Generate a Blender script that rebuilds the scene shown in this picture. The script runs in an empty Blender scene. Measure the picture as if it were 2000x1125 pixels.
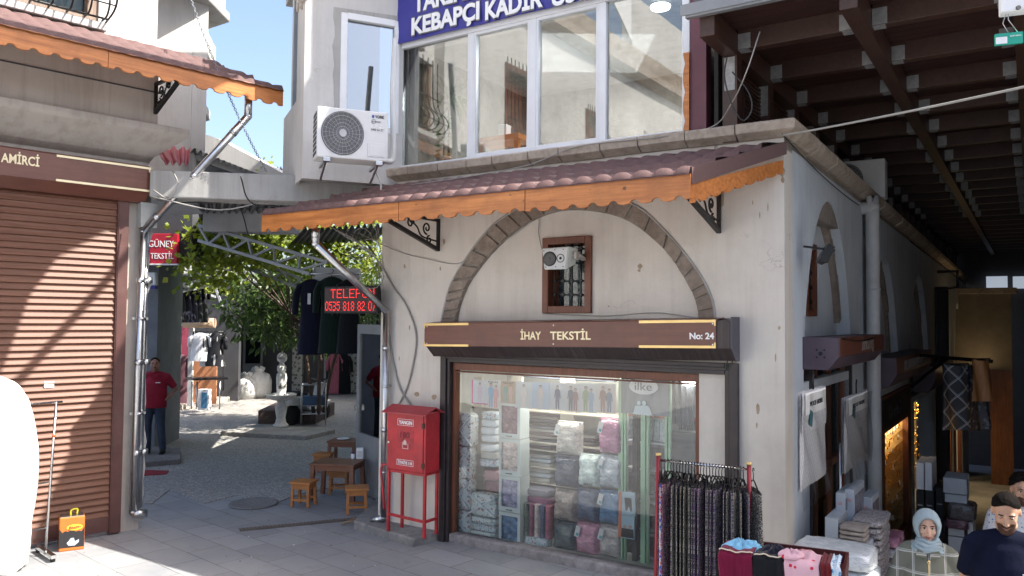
import bpy, bmesh, math, random
from math import sin, cos, pi, radians, atan2, sqrt, hypot
from mathutils import Vector, Matrix, Euler
from mathutils.geometry import tessellate_polygon
SC = bpy.context.scene
COL = SC.collection
rnd = random.Random(7)
# ------------------------------------------------------------------ camera
PIT, ROL, FOC, EYE = radians(2.23), radians(.5), 1556.0, Vector((0, 0, 2.6))
r0 = Vector((1, 0, 0)); u0 = Vector((0, -sin(PIT), cos(PIT))); CF = Vector((0, cos(PIT), sin(PIT)))
CR = cos(ROL)*r0 + sin(ROL)*u0; CU = -sin(ROL)*r0 + cos(ROL)*u0
cam = bpy.data.cameras.new('camera'); camo = bpy.data.objects.new('camera', cam); COL.objects.link(camo)
cam.sensor_width = 36; cam.lens = 36*FOC/2000; cam.clip_end = 2000; cam.clip_start = .05
m = Matrix((CR, CU, -CF)).transposed().to_4x4(); m.translation = EYE
camo.matrix_world = m; SC.camera = camo
# ------------------------------------------------------------------ sky, sun, exposure
SUNH = Vector((.975, -.222, 0)); SUNEL = radians(50)
sdir = Vector((SUNH.x*cos(SUNEL), SUNH.y*cos(SUNEL), sin(SUNEL)))
W = bpy.data.worlds.new('World'); SC.world = W; W.use_nodes = True
nt = W.node_tree; bg = nt.nodes['Background']
sk = nt.nodes.new('ShaderNodeTexSky'); sk.sky_type = 'NISHITA'; sk.sun_disc = False
sk.sun_elevation = SUNEL; sk.sun_rotation = atan2(SUNH.x, SUNH.y); sk.dust_density = 4.0; sk.air_density = .85; sk.ozone_density = 1.2
nt.links.new(sk.outputs[0], bg.inputs[0]); bg.inputs[1].default_value = .15
sl = bpy.data.lights.new('sun', 'SUN'); sl.energy = 5.0; sl.angle = radians(.45); sl.color = (1, .95, .86)
so = bpy.data.objects.new('sun', sl); COL.objects.link(so)
so.rotation_euler = sdir.to_track_quat('Z', 'Y').to_euler(); so.location = (20, -5, 30)
SC.view_settings.view_transform = 'Standard'; SC.view_settings.look = 'None'
SC.view_settings.exposure = 1.4; SC.view_settings.gamma = 1
# ------------------------------------------------------------------ frames: points on real planes read from the photograph
def mkframe(o, a):
    a = radians(a)
    return (Vector((o[0], o[1], 0)), Vector((cos(a), sin(a), 0)), Vector((-sin(a), cos(a), 0)), a)
FR = {'W': mkframe((0, 0), 0), 'F': mkframe((2.5, 7.3), -33.2), 'S': mkframe((2.5, 7.3), 56.8),
      'L': mkframe((-4.75, 9.63), 46.1), 'R': mkframe((-7.26, 5.27), 58.2), 'B': mkframe((-1.433, 9.874), 24),
      'C': mkframe((1.15, 6.27), -18.4)}
def ray(u, v): return CF + (u-1000)/FOC*CR - (v-562.5)/FOC*CU
def P(k, u, v, y=0):
    o, x, n, a = FR[k]; d = ray(u, v); t = ((o-EYE).dot(n)+y)/d.dot(n); p = EYE+t*d-o
    return p.dot(x), p.z
def D(u, v, t):
    return EYE + t*ray(u, v)
def G(u, v, z=0):
    d = ray(u, v); return EYE + (z-EYE.z)/d.z*d
def fw(k, x, y, z):
    o, X, Y, a = FR[k]; return o + X*x + Y*y + Vector((0, 0, z))
# ------------------------------------------------------------------ mesh builder
class M:
    def __init__(s): s.v = []; s.f = []; s.mi = []; s.sm = []
    def add(s, V, F, m=0, sm=False):
        b = len(s.v); s.v += [tuple(p) for p in V]
        for f in F: s.f.append(tuple(b+i for i in f)); s.mi.append(m); s.sm.append(sm)
        return s
    def box(s, x0, x1, y0, y1, z0, z1, m=0):
        V = [(x, y, z) for z in (z0, z1) for y in (y0, y1) for x in (x0, x1)]
        return s.add(V, [(0, 2, 3, 1), (4, 5, 7, 6), (0, 1, 5, 4), (2, 6, 7, 3), (0, 4, 6, 2), (1, 3, 7, 5)], m)
    def obox(s, c, sz, rot=(0, 0, 0), m=0, taper=1):
        R = Euler(rot).to_matrix(); c = Vector(c); V = []
        for z in (-.5, .5):
            k = taper if z > 0 else 1
            for y in (-.5, .5):
                for x in (-.5, .5): V.append(c + R @ Vector((x*sz[0]*k, y*sz[1]*k, z*sz[2])))
        return s.add(V, [(0, 2, 3, 1), (4, 5, 7, 6), (0, 1, 5, 4), (2, 6, 7, 3), (0, 4, 6, 2), (1, 3, 7, 5)], m)
    def beam(s, a, b, w, h, m=0, up=(0, 0, 1)):
        a = Vector(a); b = Vector(b); d = (b-a).normalized(); sd = d.cross(Vector(up))
        if sd.length < 1e-4: sd = Vector((1, 0, 0))
        sd.normalize(); u = sd.cross(d); V = []
        for p in (a, b):
            for i, j in ((-1, -1), (1, -1), (1, 1), (-1, 1)): V.append(p + sd*i*w/2 + u*j*h/2)
        return s.add(V, [(3, 2, 1, 0), (4, 5, 6, 7), (0, 1, 5, 4), (1, 2, 6, 5), (2, 3, 7, 6), (3, 0, 4, 7)], m)
    def tube(s, pts, r, n=8, m=0, cap=True):
        pts = [Vector(p) for p in pts]; N = len(pts); rr = r if isinstance(r, (list, tuple)) else [r]*N
        V = []; F = []; u = None
        for i, p in enumerate(pts):
            t = (pts[min(i+1, N-1)] - pts[max(i-1, 0)])
            if t.length < 1e-7: t = Vector((0, 0, 1))
            t.normalize()
            if u is None:
                u = t.cross(Vector((0, 0, 1)))
                if u.length < .05: u = t.cross(Vector((0, 1, 0)))
            u = (u - t*u.dot(t)).normalized(); w = t.cross(u)
            for k in range(n):
                a = 2*pi*k/n; V.append(p + (u*cos(a) + w*sin(a))*rr[i])
        for i in range(N-1):
            for k in range(n):
                F.append((i*n+k, i*n+(k+1) % n, (i+1)*n+(k+1) % n, (i+1)*n+k))
        s.add(V, F, m, True)
        if cap: s.add(V[:n], [tuple(range(n))[::-1]], m); s.add(V[-n:], [tuple(range(n))], m)
        return s
    def lathe(s, prof, c=(0, 0, 0), n=24, m=0, sq=(1, 1)):
        V = []; F = []; N = len(prof)
        for r, z in prof:
            for k in range(n):
                a = 2*pi*k/n; V.append((c[0]+r*cos(a)*sq[0], c[1]+r*sin(a)*sq[1], c[2]+z))
        for i in range(N-1):
            for k in range(n): F.append((i*n+k, i*n+(k+1) % n, (i+1)*n+(k+1) % n, (i+1)*n+k))
        s.add(V, F, m, True)
        s.add(V[:n], [tuple(range(n))[::-1]], m); s.add(V[-n:], [tuple(range(n))], m)
        return s
    def disc(s, c, r, y0, y1, n=24, m=0, ri=0, sx=1):       # round plate facing -y
        V = []; F = []
        for y in (y0, y1):
            for k in range(n):
                a = 2*pi*k/n; V.append((c[0]+r*cos(a)*sx, y, c[1]+r*sin(a)))
        if ri:
            for y in (y0, y1):
                for k in range(n):
                    a = 2*pi*k/n; V.append((c[0]+ri*cos(a)*sx, y, c[1]+ri*sin(a)))
        for k in range(n):
            j = (k+1) % n; F.append((k, n+k, n+j, j))
            if ri: F.append((2*n+k, 2*n+j, 3*n+j, 3*n+k)); F.append((k, j, 2*n+j, 2*n+k)); F.append((n+k, 3*n+k, 3*n+j, n+j))
        s.add(V, F, m, True)
        if not ri: s.add(V[:n], [tuple(range(n))], m); s.add(V[n:2*n], [tuple(range(n))[::-1]], m)
        return s
    def ball(s, c, r, n=12, m=0, rot=None):
        r = r if isinstance(r, (list, tuple)) else (r, r, r); V = []; F = []; h = max(n//2, 4)
        R = Euler(rot).to_matrix() if rot else None
        for i in range(h+1):
            t = pi*i/h
            for k in range(n):
                a = 2*pi*k/n; q = Vector((r[0]*sin(t)*cos(a), r[1]*sin(t)*sin(a), r[2]*cos(t)))
                if R: q = R @ q
                V.append(Vector(c)+q)
        for i in range(h):
            for k in range(n):
                F.append(((i+1)*n+k, (i+1)*n+(k+1) % n, i*n+(k+1) % n, i*n+k))
        return s.add(V, F, m, True)
    def plate(s, outer, holes=(), y0=0, y1=.1, m=0, mr=None):   # polygon in xz extruded along y, with holes
        loops = [list(outer)]+[list(h) for h in holes]
        tri = tessellate_polygon([[Vector((x, z, 0)) for x, z in l] for l in loops])
        flat = [p for l in loops for p in l]; n = len(flat)
        V = [(x, y0, z) for x, z in flat]+[(x, y1, z) for x, z in flat]
        F = []
        for t in tri:
            a, b, c = [flat[i] for i in t]
            ar = (b[0]-a[0])*(c[1]-a[1])-(b[1]-a[1])*(c[0]-a[0])
            if abs(ar) < 1e-9: continue
            t = t if ar > 0 else t[::-1]
            F.append(tuple(t)); F.append(tuple(n+i for i in t[::-1]))
        s.add(V, F, m)
        b = 0; F = []
        for li, l in enumerate(loops):
            k = len(l); ar = sum(l[i][0]*l[(i+1) % k][1]-l[(i+1) % k][0]*l[i][1] for i in range(k))
            for i in range(k):
                q = (b+i, b+(i+1) % k, n+b+(i+1) % k, n+b+i)
                F.append(q[::-1] if (ar > 0) == (li == 0) else q)
            b += k
        return s.add(V, F, m if mr is None else mr)
    def prism(s, pts, z0, z1, m=0):
        n = len(pts); ar = sum(pts[i][0]*pts[(i+1) % n][1]-pts[(i+1) % n][0]*pts[i][1] for i in range(n))
        if ar < 0: pts = pts[::-1]
        V = [(p[0], p[1], z0) for p in pts]+[(p[0], p[1], z1) for p in pts]
        F = [tuple(range(n))[::-1], tuple(range(n, 2*n))]+[(i, (i+1) % n, n+(i+1) % n, n+i) for i in range(n)]
        return s.add(V, F, m)
    def grid(s, fn, nu, nv, m=0, sm=True, flip=False):
        V = [fn(i/nu, j/nv) for j in range(nv+1) for i in range(nu+1)]; w = nu+1
        F = [(j*w+i, j*w+i+1, (j+1)*w+i+1, (j+1)*w+i) for j in range(nv) for i in range(nu)]
        if flip: F = [f[::-1] for f in F]
        return s.add(V, F, m, sm)
    def extr(s, prof, x0, x1, m=0, sm=False, caps=True):        # profile of (y,z) points, closed, run along x
        n = len(prof); V = [(x0, y, z) for y, z in prof]+[(x1, y, z) for y, z in prof]
        F = [(i, (i+1) % n, n+(i+1) % n, n+i) for i in range(n)]
        s.add(V, F, m, sm)
        if caps: s.add(V, [tuple(range(n))[::-1], tuple(range(n, 2*n))], m)
        return s
    def xf(s, fn): s.v = [tuple(fn(*p)) for p in s.v]; return s
    def mat4(s, mt): s.v = [tuple(mt @ Vector(p)) for p in s.v]; return s
    def build(s, name, mats, parent=None, frame=None, loc=None, bevel=0, norm=True, **kw):
        off = Vector((0, 0, 0))
        if parent is not None: off = OFF[parent.name]
        elif loc is not None: off = Vector(loc)
        me = bpy.data.meshes.new(name)
        me.from_pydata([tuple(Vector(p)-off) for p in s.v], [], s.f)
        for mt in (mats if isinstance(mats, (list, tuple)) else [mats]): me.materials.append(mt)
        me.polygons.foreach_set('material_index', s.mi); me.polygons.foreach_set('use_smooth', s.sm)
        if norm:
            b = bmesh.new(); b.from_mesh(me); bmesh.ops.remove_doubles(b, verts=b.verts, dist=1e-5)
            bmesh.ops.recalc_face_normals(b, faces=b.faces); b.to_mesh(me); b.free()
        me.update()
        o = bpy.data.objects.new(name, me); COL.objects.link(o)
        if parent is not None: o.parent = parent
        elif frame: o.location = fw(frame, *off); o.rotation_euler = (0, 0, FR[frame][3])
        OFF[o.name] = off
        if bevel:
            bm_ = o.modifiers.new('bevel', 'BEVEL'); bm_.width = bevel; bm_.segments = 2; bm_.limit_method = 'ANGLE'; bm_.angle_limit = radians(50)
        if kw: tag(o, **kw)
        return o
OFF = {}
def tag(o, label=None, cat=None, group=None, kind=None):
    if label: o['label'] = label
    if cat: o['category'] = cat
    if group: o['group'] = group
    if kind: o['kind'] = kind
    return o
def thing(name, label, cat, frame='W', loc=(0, 0, 0), group=None, rz=0):
    o = bpy.data.objects.new(name, None); COL.objects.link(o); o.empty_display_size = .1
    o.location = fw(frame, *loc); o.rotation_euler = (0, 0, FR[frame][3]+rz)
    OFF[o.name] = Vector(loc) if not rz else Vector((0, 0, 0))
    return tag(o, label, cat, group)
def local(name, label, cat, frame, loc, rz=0, group=None):      # thing whose parts are written in its own coordinates
    o = thing(name, label, cat, frame, loc, group); o.rotation_euler = (0, 0, FR[frame][3]+rz); OFF[o.name] = Vector((0, 0, 0)); return o
def copy_tree(o, parent=None):
    c = o.copy(); COL.objects.link(c)
    if parent: c.parent = parent
    OFF[c.name] = OFF.get(o.name, Vector((0, 0, 0)))
    for ch in list(o.children): copy_tree(ch, c)
    return c
def put(o, frame, loc, rz=0, label=None, scale=None):
    o.location = fw(frame, *loc); o.rotation_euler = (0, 0, FR[frame][3]+rz)
    if label: o['label'] = label
    if scale: o.scale = scale if isinstance(scale, (tuple, list)) else (scale,)*3
    return o
def spline(pts, n=6):
    pts = [Vector(p) for p in pts]; out = []
    q = [2*pts[0]-pts[1]]+pts+[2*pts[-1]-pts[-2]]
    for i in range(1, len(q)-2):
        for k in range(n):
            t = k/n; a, b, c, d = q[i-1:i+3]
            out.append(.5*((2*b)+(c-a)*t+(2*a-5*b+4*c-d)*t*t+(3*b-a-3*c+d)*t**3))
    return out+[pts[-1]]
def sag(a, b, s, n=12):
    a = Vector(a); b = Vector(b); return [a.lerp(b, i/n)-Vector((0, 0, s*4*(i/n)*(1-i/n))) for i in range(n+1)]
def text(s, name, mat, parent, x, y, z, w=None, h=.1, ex=.004, align='CENTER', shear=0, tilt=0, bold=0, rz=0):
    cu = bpy.data.curves.new('t', 'FONT'); cu.body = s; cu.size = 1; cu.extrude = 0; cu.align_x = align; cu.offset = bold; cu.shear = shear
    cu.resolution_u = 4
    to = bpy.data.objects.new('t', cu); COL.objects.link(to); dg = bpy.context.evaluated_depsgraph_get(); dg.update()
    me = bpy.data.meshes.new_from_object(to.evaluated_get(dg)); bpy.data.objects.remove(to)
    xs = [v.co.x for v in me.vertices]; ys = [v.co.y for v in me.vertices]
    sx = h/.72 if w is None else w/(max(xs)-min(xs)); sz = h/.72
    cx = (max(xs)+min(xs))/2 if align == 'CENTER' else min(xs)
    mm = M(); Vs = []
    for v in me.vertices:
        a = (v.co.x-cx)*sx; b = v.co.y*sz; Vs.append((a, b))
    ct, st = cos(tilt), sin(tilt); V = []
    for a, b in Vs:
        p = a*ct-b*st; V.append((x+p*cos(rz), y+p*sin(rz)-ex, z+a*st+b*ct))
    n = len(V); V2 = [(a, b+ex, c) for a, b, c in V]
    F = [tuple(p.vertices) for p in me.polygons]
    bm = bmesh.new(); bm.from_mesh(me); ed = [[v.index for v in e.verts] for e in bm.edges if len(e.link_faces) == 1]; bm.free()
    mm.add(V+V2, F+[tuple(i+n for i in f[::-1]) for f in F]+[(a, b, b+n, a+n) for a, b in ed])
    o = mm.build(name, mat, parent, norm=True); bpy.data.meshes.remove(me); return o
# ------------------------------------------------------------------ materials
def newmat(name):
    mt = bpy.data.materials.new(name); mt.use_nodes = True; nt = mt.node_tree; return mt, nt, nt.nodes['Principled BSDF']
def N(nt, t, **kw):
    n = nt.nodes.new(t)
    for k, v in kw.items():
        if k.startswith('i_'): n.inputs[k[2:].replace('_', ' ')].default_value = v
        else: setattr(n, k, v)
    return n
def coords(nt, scale=(1, 1, 1), rot=(0, 0, 0), src='Object'):
    tc = N(nt, 'ShaderNodeTexCoord'); mp = N(nt, 'ShaderNodeMapping'); mp.inputs['Scale'].default_value = scale; mp.inputs['Rotation'].default_value = rot
    nt.links.new(tc.outputs[src], mp.inputs['Vector']); return mp.outputs[0]
def ramp(nt, fac, stops, interp='LINEAR'):
    r = N(nt, 'ShaderNodeValToRGB'); r.color_ramp.interpolation = interp; e = r.color_ramp.elements
    while len(e) < len(stops): e.new(.5)
    for i, (p, c) in enumerate(stops):
        e[i].position = p; e[i].color = (c[0], c[1], c[2], 1) if not isinstance(c, (int, float)) else (c, c, c, 1)
    nt.links.new(fac, r.inputs[0]); return r.outputs[0]
def mixc(nt, f, a, b, bt='MIX'):
    n = N(nt, 'ShaderNodeMix', data_type='RGBA', blend_type=bt)
    for i, x in ((0, f), (6, a), (7, b)):
        if isinstance(x, (int, float)): n.inputs[i].default_value = x if i == 0 else (x, x, x, 1)
        elif isinstance(x, tuple): n.inputs[i].default_value = (*x[:3], 1)
        else: nt.links.new(x, n.inputs[i])
    return n.outputs[2]
def noise(nt, vec, sc, det=4, ro=.6):
    n = N(nt, 'ShaderNodeTexNoise'); n.inputs['Scale'].default_value = sc; n.inputs['Detail'].default_value = det; n.inputs['Roughness'].default_value = ro
    nt.links.new(vec, n.inputs['Vector']); return n.outputs['Fac']
def bumpn(nt, bs, h, st, dist=.01):
    b = N(nt, 'ShaderNodeBump'); b.inputs['Strength'].default_value = st; b.inputs['Distance'].default_value = dist
    nt.links.new(h, b.inputs['Height']); nt.links.new(b.outputs[0], bs.inputs['Normal'])
def mat(name, col, rough=.6, metal=0, var=.15, vs=3, bump=.15, bs=60, scale=(1, 1, 1), spec=.5, dirt=0, dcol=(.12, .1, .08), sheen=0, dist=.004, src='Object'):
    mt, nt, b = newmat(name); vec = coords(nt, scale, src=src)
    lo = tuple(max(0, c*(1-var)) for c in col); hi = tuple(min(1, c*(1+var*.8)) for c in col)
    c = ramp(nt, noise(nt, vec, vs, 6), [(.3, lo), (.7, hi)])
    if dirt:
        c = mixc(nt, ramp(nt, noise(nt, vec, vs*.6+.7, 8, .7), [(.52, 0), (.78, dirt)]), c, dcol)
    nt.links.new(c, b.inputs['Base Color']); b.inputs['Roughness'].default_value = rough; b.inputs['Metallic'].default_value = metal
    b.inputs['Specular IOR Level'].default_value = spec
    if sheen: b.inputs['Sheen Weight'].default_value = sheen
    if bump: bumpn(nt, b, noise(nt, vec, bs, 5), bump, dist)
    return mt
def emis(name, col, st):
    mt, nt, b = newmat(name); b.inputs['Base Color'].default_value = (*col, 1); b.inputs['Emission Color'].default_value = (*col, 1); b.inputs['Emission Strength'].default_value = st; return mt
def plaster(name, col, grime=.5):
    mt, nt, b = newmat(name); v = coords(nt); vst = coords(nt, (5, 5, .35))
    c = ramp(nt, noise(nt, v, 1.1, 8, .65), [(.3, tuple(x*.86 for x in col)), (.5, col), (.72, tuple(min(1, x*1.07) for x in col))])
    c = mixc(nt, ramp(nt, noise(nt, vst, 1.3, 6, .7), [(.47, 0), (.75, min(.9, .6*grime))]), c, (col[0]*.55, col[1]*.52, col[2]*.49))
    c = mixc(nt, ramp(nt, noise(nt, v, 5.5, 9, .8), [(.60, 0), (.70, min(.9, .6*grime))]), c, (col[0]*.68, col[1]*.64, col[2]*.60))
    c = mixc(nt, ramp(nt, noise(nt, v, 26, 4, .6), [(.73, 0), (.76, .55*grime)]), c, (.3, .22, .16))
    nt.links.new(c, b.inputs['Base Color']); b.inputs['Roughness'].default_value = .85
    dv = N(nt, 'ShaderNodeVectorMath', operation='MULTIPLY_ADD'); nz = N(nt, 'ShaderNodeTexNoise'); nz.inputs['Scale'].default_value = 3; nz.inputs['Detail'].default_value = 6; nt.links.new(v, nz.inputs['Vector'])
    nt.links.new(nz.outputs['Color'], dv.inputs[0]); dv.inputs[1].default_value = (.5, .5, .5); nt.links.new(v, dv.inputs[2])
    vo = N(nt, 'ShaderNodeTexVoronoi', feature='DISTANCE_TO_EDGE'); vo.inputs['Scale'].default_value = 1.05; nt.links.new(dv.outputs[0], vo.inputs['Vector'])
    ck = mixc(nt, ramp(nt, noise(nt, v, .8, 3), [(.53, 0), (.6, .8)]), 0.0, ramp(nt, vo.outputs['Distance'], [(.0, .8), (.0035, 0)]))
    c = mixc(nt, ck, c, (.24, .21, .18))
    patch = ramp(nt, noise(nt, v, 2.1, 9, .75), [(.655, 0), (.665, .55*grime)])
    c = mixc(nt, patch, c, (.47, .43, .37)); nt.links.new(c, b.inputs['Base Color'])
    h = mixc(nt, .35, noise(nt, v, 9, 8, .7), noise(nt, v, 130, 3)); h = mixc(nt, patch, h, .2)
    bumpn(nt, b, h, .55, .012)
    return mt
def stonemat(name, c1, c2, sc=2.2, bump=.6):
    mt, nt, b = newmat(name); v = coords(nt)
    c = ramp(nt, noise(nt, v, sc, 8, .7), [(.3, c1), (.5, tuple((a+d)/2 for a, d in zip(c1, c2))), (.72, c2)])
    c = mixc(nt, ramp(nt, noise(nt, v, 14, 6, .7), [(.45, 0), (.7, .5)]), c, tuple(x*.5 for x in c1))
    c = mixc(nt, ramp(nt, noise(nt, v, 2.9, 8, .7), [(.55, 0), (.75, .6)]), c, tuple(min(1, x*1.35+.03) for x in c2))
    nt.links.new(c, b.inputs['Base Color']); b.inputs['Roughness'].default_value = .9
    bumpn(nt, b, noise(nt, v, 22, 10, .75), bump, .02); return mt
def wood(name, c1, c2, rough=.45, axis=0, sc=1, knots=0):
    mt, nt, b = newmat(name); s = [18, 18, 18]; s[axis] = 1.1; v = coords(nt, tuple(q*sc for q in s)); v2 = coords(nt)
    c = ramp(nt, noise(nt, v, 1.5, 7, .65), [(.28, c1), (.5, tuple((a+d)/2 for a, d in zip(c1, c2))), (.72, c2)])
    c = mixc(nt, ramp(nt, noise(nt, v2, 2.6, 7, .7), [(.45, 0), (.75, .5)]), c, tuple(x*.55 for x in c1))
    if knots: c = mixc(nt, ramp(nt, noise(nt, v2, 13, 2), [(.72, 0), (.78, knots)]), c, (.08, .03, .012))
    nt.links.new(c, b.inputs['Base Color']); b.inputs['Roughness'].default_value = rough
    bumpn(nt, b, noise(nt, v, 3, 5), .25, .004); return mt
def speck(name, base, cols, sc=90, den=.45, stretch=(1, 1, 1), rough=.85, spec=.3, wob=0):
    mt, nt, b = newmat(name); v = coords(nt, stretch)
    if wob:
        nz = N(nt, 'ShaderNodeTexNoise'); nz.inputs['Scale'].default_value = sc*1.3; nt.links.new(v, nz.inputs['Vector']); ma = N(nt, 'ShaderNodeVectorMath', operation='MULTIPLY_ADD'); nt.links.new(nz.outputs['Color'], ma.inputs[0]); ma.inputs[1].default_value = (wob,)*3; nt.links.new(v, ma.inputs[2]); v = ma.outputs[0]
    vo = N(nt, 'ShaderNodeTexVoronoi'); vo.inputs['Scale'].default_value = sc; nt.links.new(v, vo.inputs['Vector'])
    sp = N(nt, 'ShaderNodeSeparateColor'); nt.links.new(vo.outputs['Color'], sp.inputs[0])
    n = len(cols); c = ramp(nt, sp.outputs[0], [(i/n, q) for i, q in enumerate(cols)], 'CONSTANT')
    f = N(nt, 'ShaderNodeMath', operation='LESS_THAN'); nt.links.new(vo.outputs['Distance'], f.inputs[0]); f.inputs[1].default_value = den
    nt.links.new(mixc(nt, f.outputs[0], base, c), b.inputs['Base Color']); b.inputs['Roughness'].default_value = rough; b.inputs['Specular IOR Level'].default_value = spec
    bumpn(nt, b, noise(nt, v, 14, 4), .4, .01); return mt
def glass(name, tint=(.9, .95, .95), refl=.12, rough=0.0):
    mt, nt, b = newmat(name); nt.nodes.remove(b); out = nt.nodes['Material Output']
    tr = N(nt, 'ShaderNodeBsdfTransparent'); tr.inputs[0].default_value = (*tint, 1)
    gl = N(nt, 'ShaderNodeBsdfGlossy'); gl.inputs['Roughness'].default_value = rough
    fr = N(nt, 'ShaderNodeFresnel'); fr.inputs[0].default_value = 1.45
    ad = N(nt, 'ShaderNodeMath', operation='ADD'); ad.inputs[1].default_value = refl; nt.links.new(fr.outputs[0], ad.inputs[0]); ad.use_clamp = True
    bn = N(nt, 'ShaderNodeBump'); bn.inputs['Strength'].default_value = .03; bn.inputs['Distance'].default_value = .01
    nt.links.new(noise(nt, coords(nt), 1.3, 1), bn.inputs['Height']); nt.links.new(bn.outputs[0], gl.inputs['Normal'])
    mx = N(nt, 'ShaderNodeMixShader'); nt.links.new(ad.outputs[0], mx.inputs[0]); nt.links.new(tr.outputs[0], mx.inputs[1]); nt.links.new(gl.outputs[0], mx.inputs[2])
    nt.links.new(mx.outputs[0], out.inputs[0]); return mt
def lines(name, base, col, kx, kz, w, rot=0, rough=.8, extra=None):     # crossed stripes
    mt, nt, b = newmat(name); v = coords(nt, rot=(0, rot, 0)); sp = N(nt, 'ShaderNodeSeparateXYZ'); nt.links.new(v, sp.inputs[0])
    c = base
    for ax, k in ((0, kx), (2, kz)):
        if not k: continue
        mu = N(nt, 'ShaderNodeMath', operation='MULTIPLY'); nt.links.new(sp.outputs[ax], mu.inputs[0]); mu.inputs[1].default_value = k
        fr = N(nt, 'ShaderNodeMath', operation='FRACT'); nt.links.new(mu.outputs[0], fr.inputs[0])
        st = ramp(nt, fr.outputs[0], [(0, 1), (w, 0), (w*1.6, .7), (w*2.3, 0)], 'CONSTANT')
        c = mixc(nt, st, c, col)
    c = mixc(nt, ramp(nt, noise(nt, v, 120, 3), [(.4, 0), (.7, .25)]), c, (.1, .1, .1))
    nt.links.new(c, b.inputs['Base Color']); b.inputs['Roughness'].default_value = rough; return mt
def plastic_wrap(name, c1, c2, sc=9):
    mt, nt, b = newmat(name); v = coords(nt, (1, 1, 1.6))
    nt.links.new(ramp(nt, noise(nt, v, sc, 5, .7), [(.35, c1), (.65, c2)]), b.inputs['Base Color'])
    b.inputs['Roughness'].default_value = .5; b.inputs['Coat Weight'].default_value = .7; b.inputs['Coat Roughness'].default_value = .12
    wv = N(nt, 'ShaderNodeTexNoise'); wv.inputs['Scale'].default_value = 13; wv.inputs['Detail'].default_value = 6; wv.inputs['Distortion'].default_value = 1.6; nt.links.new(v, wv.inputs['Vector'])
    bumpn(nt, b, wv.outputs['Fac'], .9, .03); return mt
X = {}
X['plaster'] = plaster('plaster', (.61, .57, .515), .5); X['plaster2'] = plaster('plaster_far', (.52, .51, .495), .5)
X['plaster_side_skytint'] = plaster('plaster_side_skytint', (.52, .57, .62), .5)  # side wall plaster, blue tint carries the skylight falling on it
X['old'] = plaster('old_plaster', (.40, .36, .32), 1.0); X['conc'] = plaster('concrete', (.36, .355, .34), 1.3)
X['stone'] = stonemat('tuff_stone', (.19, .15, .12), (.33, .28, .235)); X['cstone'] = stonemat('cornice_stone', (.28, .22, .17), (.50, .43, .36), 1.3, .4)
X['mortar'] = stonemat('mortar', (.20, .17, .14), (.34, .30, .26))
X['orange'] = wood('varnished_pine', (.30, .088, .02), (.62, .235, .062), .42, 0, 1, .85)
X['brownwood'] = wood('brown_wood', (.10, .03, .015), (.20, .065, .03), .45, 2)
X['beamwood'] = wood('dark_red_beam', (.034, .014, .009), (.062, .027, .018), .5, 0)
X['plank'] = wood('ceiling_plank', (.026, .008, .006), (.045, .014, .009), .6, 1)
X['signwood'] = wood('sign_brown', (.12, .042, .028), (.17, .062, .042), .35, 0)
X['tablewood'] = wood('table_wood', (.15, .055, .03), (.24, .09, .045), .4, 0); X['stoolwood'] = wood('stool_wood', (.34, .12, .03), (.52, .21, .06), .4, 0)
X['tile'] = mat('tile_granules', (.125, .070, .066), .8, var=.45, vs=260, bump=.5, bs=320, dirt=.35, dcol=(.13, .075, .07))
X['black'] = mat('black_iron', (.012, .012, .013), .4, .3, bump=.3, bs=90, dirt=.2, dcol=(.09, .035, .015))
X['galv'] = mat('galvanised', (.55, .56, .57), .28, 1, var=.15, vs=12, bump=.1, bs=30); X['chrome'] = mat('chrome', (.6, .6, .6), .15, 1, bump=0)
X['pvc'] = mat('white_pvc', (.70, .71, .73), .35, var=.05, bump=.05, dirt=.25, dcol=(.5, .48, .45)); X['alu'] = mat('grey_aluminium', (.24, .245, .25), .4, .3, bump=.05)
X['shutter'] = mat('shutter_brown', (.15, .066, .04), .5, .0, var=.3, vs=6, bump=.12, bs=60, scale=(.25, 1, 9), dirt=.4, dcol=(.20, .13, .11), spec=.3)
X['shutterframe'] = mat('shutter_frame', (.10, .045, .04), .5, .2, var=.25, bump=.2, dirt=.3, dcol=(.2, .15, .13))
X['dkframe'] = mat('dark_frame', (.035, .028, .03), .45, .2, bump=.1, dirt=.3, dcol=(.12, .1, .09))
X['gold'] = mat('gold_trim', (.72, .52, .22), .35, .55, var=.12, bump=.05); X['goldpale'] = mat('pale_gold', (.86, .76, .5), .4, .2, bump=.05)
X['white'] = mat('white_paint', (.56, .57, .575), .45, var=.06, bump=.08, dirt=.25, dcol=(.45, .42, .38)); X['purewhite'] = mat('white_print', (.85, .85, .85), .6, var=.03, bump=0)
X['red'] = mat('red_paint', (.42, .018, .028), .42, var=.3, vs=5, bump=.3, bs=30, dirt=.55, dcol=(.17, .025, .025)); X['redsign'] = mat('red_sign', (.42, .012, .03), .35, bump=.03)
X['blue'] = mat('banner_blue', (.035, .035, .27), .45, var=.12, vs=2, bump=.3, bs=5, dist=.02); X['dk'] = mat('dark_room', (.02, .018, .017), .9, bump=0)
X['grey'] = mat('grey_paint', (.16, .165, .18), .6, bump=.1, dirt=.2); X['dgrey'] = mat('dark_grey', (.055, .055, .06), .7, bump=.1)
X['rubber'] = mat('rubber', (.015, .015, .015), .8, bump=0); X['cable'] = mat('cable_grey', (.30, .29, .27), .6, bump=0); X['cabled'] = mat('cable_dark', (.03, .03, .03), .6, bump=0)
X['glass'] = glass('window_glass', (.9, .95, .96), .09); X['plate'] = mat('joint_plate', (.30, .30, .30), .6, .5, var=.2, vs=20); X['glassup'] = glass('upper_glass', (.72, .75, .75), .13); X['bayglass'] = glass('bay_glass', (.5, .6, .65), .30)
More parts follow.
